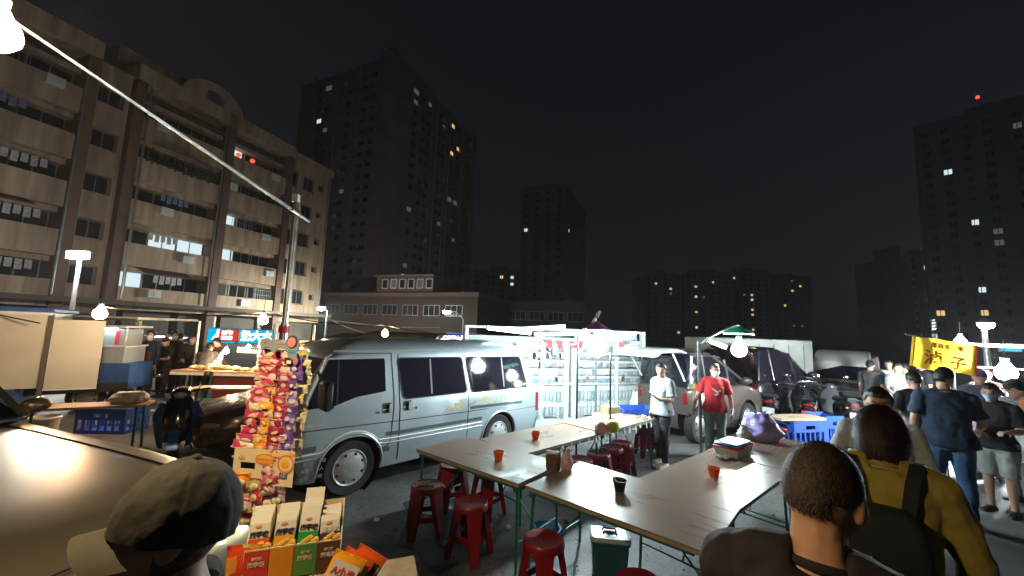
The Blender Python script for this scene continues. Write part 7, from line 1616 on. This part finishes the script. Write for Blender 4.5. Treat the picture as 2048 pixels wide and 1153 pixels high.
part('yolk_ring', MB().lathe([(17*q, 0), (17*q, .003), (14*q, .003)], 28, M=Tm(46*q, -.0022, 7*q) @ Rx(PI/2), cap=False), mat('print orange deep', (.72, .24, .03), .5, var=.05), ec); part('egg_white', MB().lathe([(0, .001), (14*q, .001), (13.5*q, .002), (0, .002)], 28, M=Tm(46*q, -.0022, 7*q) @ Rx(PI/2), cap=False), cardm, ec); part('yolk', MB().lathe([(0, .0032), (8*q, .003), (0, .006)], 20, M=Tm(45*q, -.0022, 7*q) @ Rx(PI/2), cap=False), mat('yolk print', (.85, .36, .02), .4, var=.06), ec)
part('logo', MB().ell((-48*q, -.003, 12*q), (8*q, .001, 5*q), 18, 6), mat('logo red', (.68, .28, .18), .5, var=.05), ec); lettering('親嘴燒', 5.2*q, M['paper'], ec, Tm(-48*q, -.0045, 12*q) @ Rx(PI/2), .0004)
for dz_, c in ((4, (.80, .42, .04)), (-4, (.75, .28, .05))): part('slogan_box', BX(-16*q, 20*q, -.004, -.002, (12+dz_-3.4)*q, (12+dz_+3.4)*q), mat('slogan', c, .5, var=.05), ec, ang=0)
part('slogan_rim', MB().tube([((2+19.5*math.cos(a))*q, -.003, (12+9.5*math.sin(a))*q) for u, a in zip(np.linspace(0, 1, 24), np.linspace(0, 2*PI, 24))], 1.0*q, 5), mat('rim print', (.62, .18, .05), .5, var=.05), ec)
part('pan_handle', TB([(31*q, -.003, 18*q), (20*q, -.003, 19*q)], 1.8*q, 6), mat('pan print', (.6, .15, .05), .5, var=0), ec); part('chili', MB().ell((56*q, -.003, 25*q), (6*q, .001, 4*q), 12, 6), mat('chili', (.8, .35, .15), .5, var=.05), ec)
# packets hanging below the egg card
rr = random.Random(31)
eggs = [((-44, -28), 'orange'), ((-36, -52), 'orange'), ((-40, -78), 'pink'), ((-34, -104), 'pink'), ((-16, -36), 'grey'), ((-14, -58), 'red'), ((-16, -84), 'mauve'), ((-14, -108), 'red'), ((8, -44), 'red'), ((10, -70), 'mauve'), ((6, -96), 'red'), ((26, -40), 'grey'), ((28, -64), 'purple'), ((26, -86), 'pink'), ((28, -108), 'red')]
pkm = {k: packet_mesh('pouch', .060, .058, .011, SNK[k]) for k in SNK}
egw = MB().ell((0, -.0125, -.006), (.019, .003, .013), 16, 6).mesh('egg_print', mat('egg white print', (.74, .70, .56), .4, var=.04)); egy = MB().ell((.004, -.0150, -.006), (.0075, .003, .007), 12, 6).mesh('yolk_print', mat('yolk print b', (.82, .52, .03), .35, var=.05)); bls = BX(-.026, .026, -.0075, -.006, .016, .024).mesh('title_band', mat('title red', (.60, .05, .05), .4, var=.05))
wh = {'orange': 'yellow pouch', 'pink': 'pink pouch', 'grey': 'cream pouch', 'red': 'red pouch', 'mauve': 'dark red pouch', 'purple': 'violet blue pouch'}
cnt = {}
for (x, z), k in eggs:
    cnt[k] = cnt.get(k, 0)+1
    o = link('pouch', pkm[k], None, wh[k]+' with egg print hanging below the egg card, '+('upper' if cnt[k] == 1 else 'second' if cnt[k] == 2 else 'third' if cnt[k] == 3 else 'fourth' if cnt[k] == 4 else 'lowest')+' of its colour', 'snack pouch', 'pouches below the egg card', loc=S_(528+x, 932-z, 1.66+rr.uniform(-.02, .03)), rz=rr.gauss(-.1, .25)); link('egg_print', egw, o); link('yolk_print', egy, o); link('title_band', bls, o)
bstr = link('violet_strip', packet_mesh('violet_strip', .022, .20, .004, SNK['purple']), None, 'narrow violet strip hanging below the right end of the egg card', 'snack strip', loc=S_(566, 985, 1.78), rz=-.2)
# carton display with four compartments
D0 = 1.40; g0 = atd(588, 1100, D0); qq = D0/770
cx = thing('carton_display', 'four part open carton of snack packs in red, orange, green and brown', 'carton', (g0.x, g0.y, 0), math.radians(20)); zt_ = atd(588, 1092, D0).z; zb_ = zt_-.10
wN = .072; cols4 = [(.68, .05, .03), (.82, .30, .02), (.10, .28, .06), (.12, .05, .025)]; names4 = ['red', 'orange', 'green', 'brown']
cream = mat('cream carton inside', (.72, .60, .34), .6, var=.06)
part('base', BX(-2*wN, 2*wN, 0, .10, zb_, zb_+.005), cream, cx, ang=0); part('back', BX(-2*wN, 2*wN, .098, .101, zb_+.005, zt_+.10), cream, cx, ang=0)
for sx in (-1, 1): part('side', MB().add([(sx*2*wN-.0015, 0, zb_+.005), (sx*2*wN-.0015, .097, zb_+.005), (sx*2*wN-.0015, .097, zt_+.10), (sx*2*wN-.0015, 0, zt_), (sx*2*wN+.0015, 0, zb_+.005), (sx*2*wN+.0015, .097, zb_+.005), (sx*2*wN+.0015, .097, zt_+.10), (sx*2*wN+.0015, 0, zt_)], [(0, 1, 2, 3), (7, 6, 5, 4), (0, 4, 5, 1), (1, 5, 6, 2), (2, 6, 7, 3), (3, 7, 4, 0)]), cream, cx, ang=0)
for i in range(1, 4): part('divider', BX(-2*wN+i*wN-.0012, -2*wN+i*wN+.0012, .004, .096, zb_+.006, zt_+.01), cream, cx, ang=0)
lab4 = mat('pale label print', (.72, .62, .48), .5, var=.06)
for i in range(4):
    x0 = -2*wN+i*wN
    fp_ = part('front', BX(x0+.001, x0+wN-.001, -.003, -.0005, zb_+.004, zt_), mat('carton front', cols4[i], .5, var=.06), cx, ang=0); part('front_edge', BX(x0, x0+wN, -.0035, .001, zt_+.0005, zt_+.005), cream, fp_, ang=0)
    if i != 1:
        lettering('魔芋爽' if i != 3 else '素毛肚', .0165, lab4, fp_, Tm(x0+wN/2, -.0038, zt_-.042) @ Rx(PI/2), .0004, .0006); lettering('香辣味', .010, lab4, fp_, Tm(x0+wN/2, -.0038, zt_-.024) @ Rx(PI/2), .0004, .0004)
dark = mat('dark lettering', (.03, .028, .03), .5, var=0)
for i in range(4):
    x0 = -2*wN+(i+.5)*wN
    for j in range(3 if i != 2 else 4):
        y_ = .018+.024*j; H_ = .118+.006*j+(.008 if i == 2 else 0)+(-.02 if i == 3 else 0)+(.02 if i == 2 and j == 3 else 0)
        pk_ = thing('snack_pack', '%s and white snack pack in the carton display, %s' % (('red', 'orange', 'green', 'black')[i], ('frontmost of its row', 'second of its row', 'third of its row', 'tallest at the back')[j]), 'snack pack', Vector((g0.x, g0.y, 0))+Rz(math.radians(20)).to_3x3() @ Vector((x0+.001*(j % 2), y_, zt_-.022)), math.radians(20), 'snack packs in the carton')
        pk_.rotation_euler = (math.radians(-13), math.radians((-3, 1, 2, -2)[i]), math.radians(20+(-3, 2, -1, 3)[(i+j) % 4])); w = wN*.86
        top_ = part('upper', MB().loft([[(-w/2, -.010, H_*.42), (w/2, -.010, H_*.42), (w/2, .010, H_*.42), (-w/2, .010, H_*.42)], [(-w/2, -.009, H_*.8), (w/2, -.009, H_*.8), (w/2, .009, H_*.8), (-w/2, .009, H_*.8)], [(-w/2, -.002, H_), (w/2, -.002, H_), (w/2, .002, H_), (-w/2, .002, H_)]]), M['paper'], pk_, ang=15)
        low_ = part('lower', MB().loft([[(-w/2, -.011, 0), (w/2, -.011, 0), (w/2, .011, 0), (-w/2, .011, 0)], [(-w/2, -.0105, H_*.418), (w/2, -.0105, H_*.418), (w/2, .0105, H_*.418), (-w/2, .0105, H_*.418)]]), mat('pack '+names4[i], ((.70, .10, .02), (.85, .42, .02), (.02, .34, .06), (.05, .06, .07))[i], .35, var=.06), pk_, ang=15)
        if j == 0:
            lettering('魔芋爽' if i != 3 else '素毛肚', .0185, dark if i < 3 else M['paper'], top_, Tm(0, -.0118, H_*.52) @ Rx(PI/2), .0004, .0009); part('logo', MB().ell((-.004, -.0102, H_*.72), (.010, .001, .006), 14, 6), mat('logo', (.66, .26, .16), .5, var=.05), top_)
            for u in range(5): part('picture', MB().ell((-.012+.010*u, -.0118, .022+.006*(u % 3)), (.010, .002, .008), 10, 6), mat('snack picture', (.78, .46, .08), .45, var=.2, scale=60), low_)
# boxes under the display
for i, x in enumerate((-.105, .0, .085)):
    o = thing('snack_box', ('cream box', 'pink box', 'pale pink box')[i]+' under the carton display', 'box', (g0.x+x*.94, g0.y-.012+x*.34, zb_-.075), math.radians(20)); part('box', BX(-.045, .045, .0, .10, 0, .072), (cream, mat('pink box', (.62, .26, .25), .45, var=.1), mat('pale pink box', (.68, .38, .36), .45, var=.12))[i], o, ang=0); part('lid_seam', BX(-.046, .046, -.0012, -.0002, .05, .053), M['paper'], o, ang=0)
o = thing('snack_box', 'white box end sticking out under the brown side of the display', 'box', (g0.x+.12, g0.y+.035, zb_-.0405), math.radians(20)); part('box', BX(-.03, .045, .0, .06, 0, .038), M['paper'], o, ang=0); part('lid_seam', BX(-.031, .046, -.001, -.0002, .02, .023), M['pink_bag'], o, ang=0)
vt = thing('vending_table', 'small display table under the snack cartons at the bottom edge', 'table', (g0.x+.06, g0.y+.02, 0), math.radians(20)); part('tabletop', BX(-.36, .36, -.14, .16, zb_-.105, zb_-.078), M['edge'], vt, ang=0)
for x in (-.33, .33):
    for y in (-.12, .14): part('leg', TB([(x, y, 0), (x, y, zb_-.105)], .012, 6), M['steel'], vt)
rp = {'red': packet_mesh('foil_pouch', .105, .13, .012, print_mat('red foil pouch', (.75, .07, .02), (.80, .30, .05), (.60, .62, .16), 26)), 'or': packet_mesh('foil_pouch', .10, .13, .012, mat('orange red foil', (.80, .12, .015), .35, var=.08))}
o = link('foil_pouch', rp['red'], None, 'red pouch with green leaves standing left of the carton display', 'snack pouch', loc=atd(486, 1132, 1.36), rz=.2)
for i, (px, py, ry_, c) in enumerate(((722, 1146, .55, 'rear'), (698, 1152, .50, 'middle'), (680, 1158, .42, 'front'))):
    t = thing('foil_pouch', 'orange red snack pouch fanned at the bottom edge, %s one of the three' % c, 'snack pouch', atd(px, py, 1.30-.03*i), 0, 'fanned red pouches'); t.rotation_euler = (-.25, ry_, .15)
    link('pouch', rp['or'] if i < 2 else packet_mesh('pouch', .10, .13, .012, mat('amber foil', (.85, .38, .02), .35, var=.05)), t); part('label_panel', BX(-.040, .040, -.0145, -.0130, -.02, .045), M['paper'], t, ang=0); lettering('A小当', .026, M['red_sign'], t, Tm(0, -.0152, .018) @ Rx(PI/2), .0004, .001)
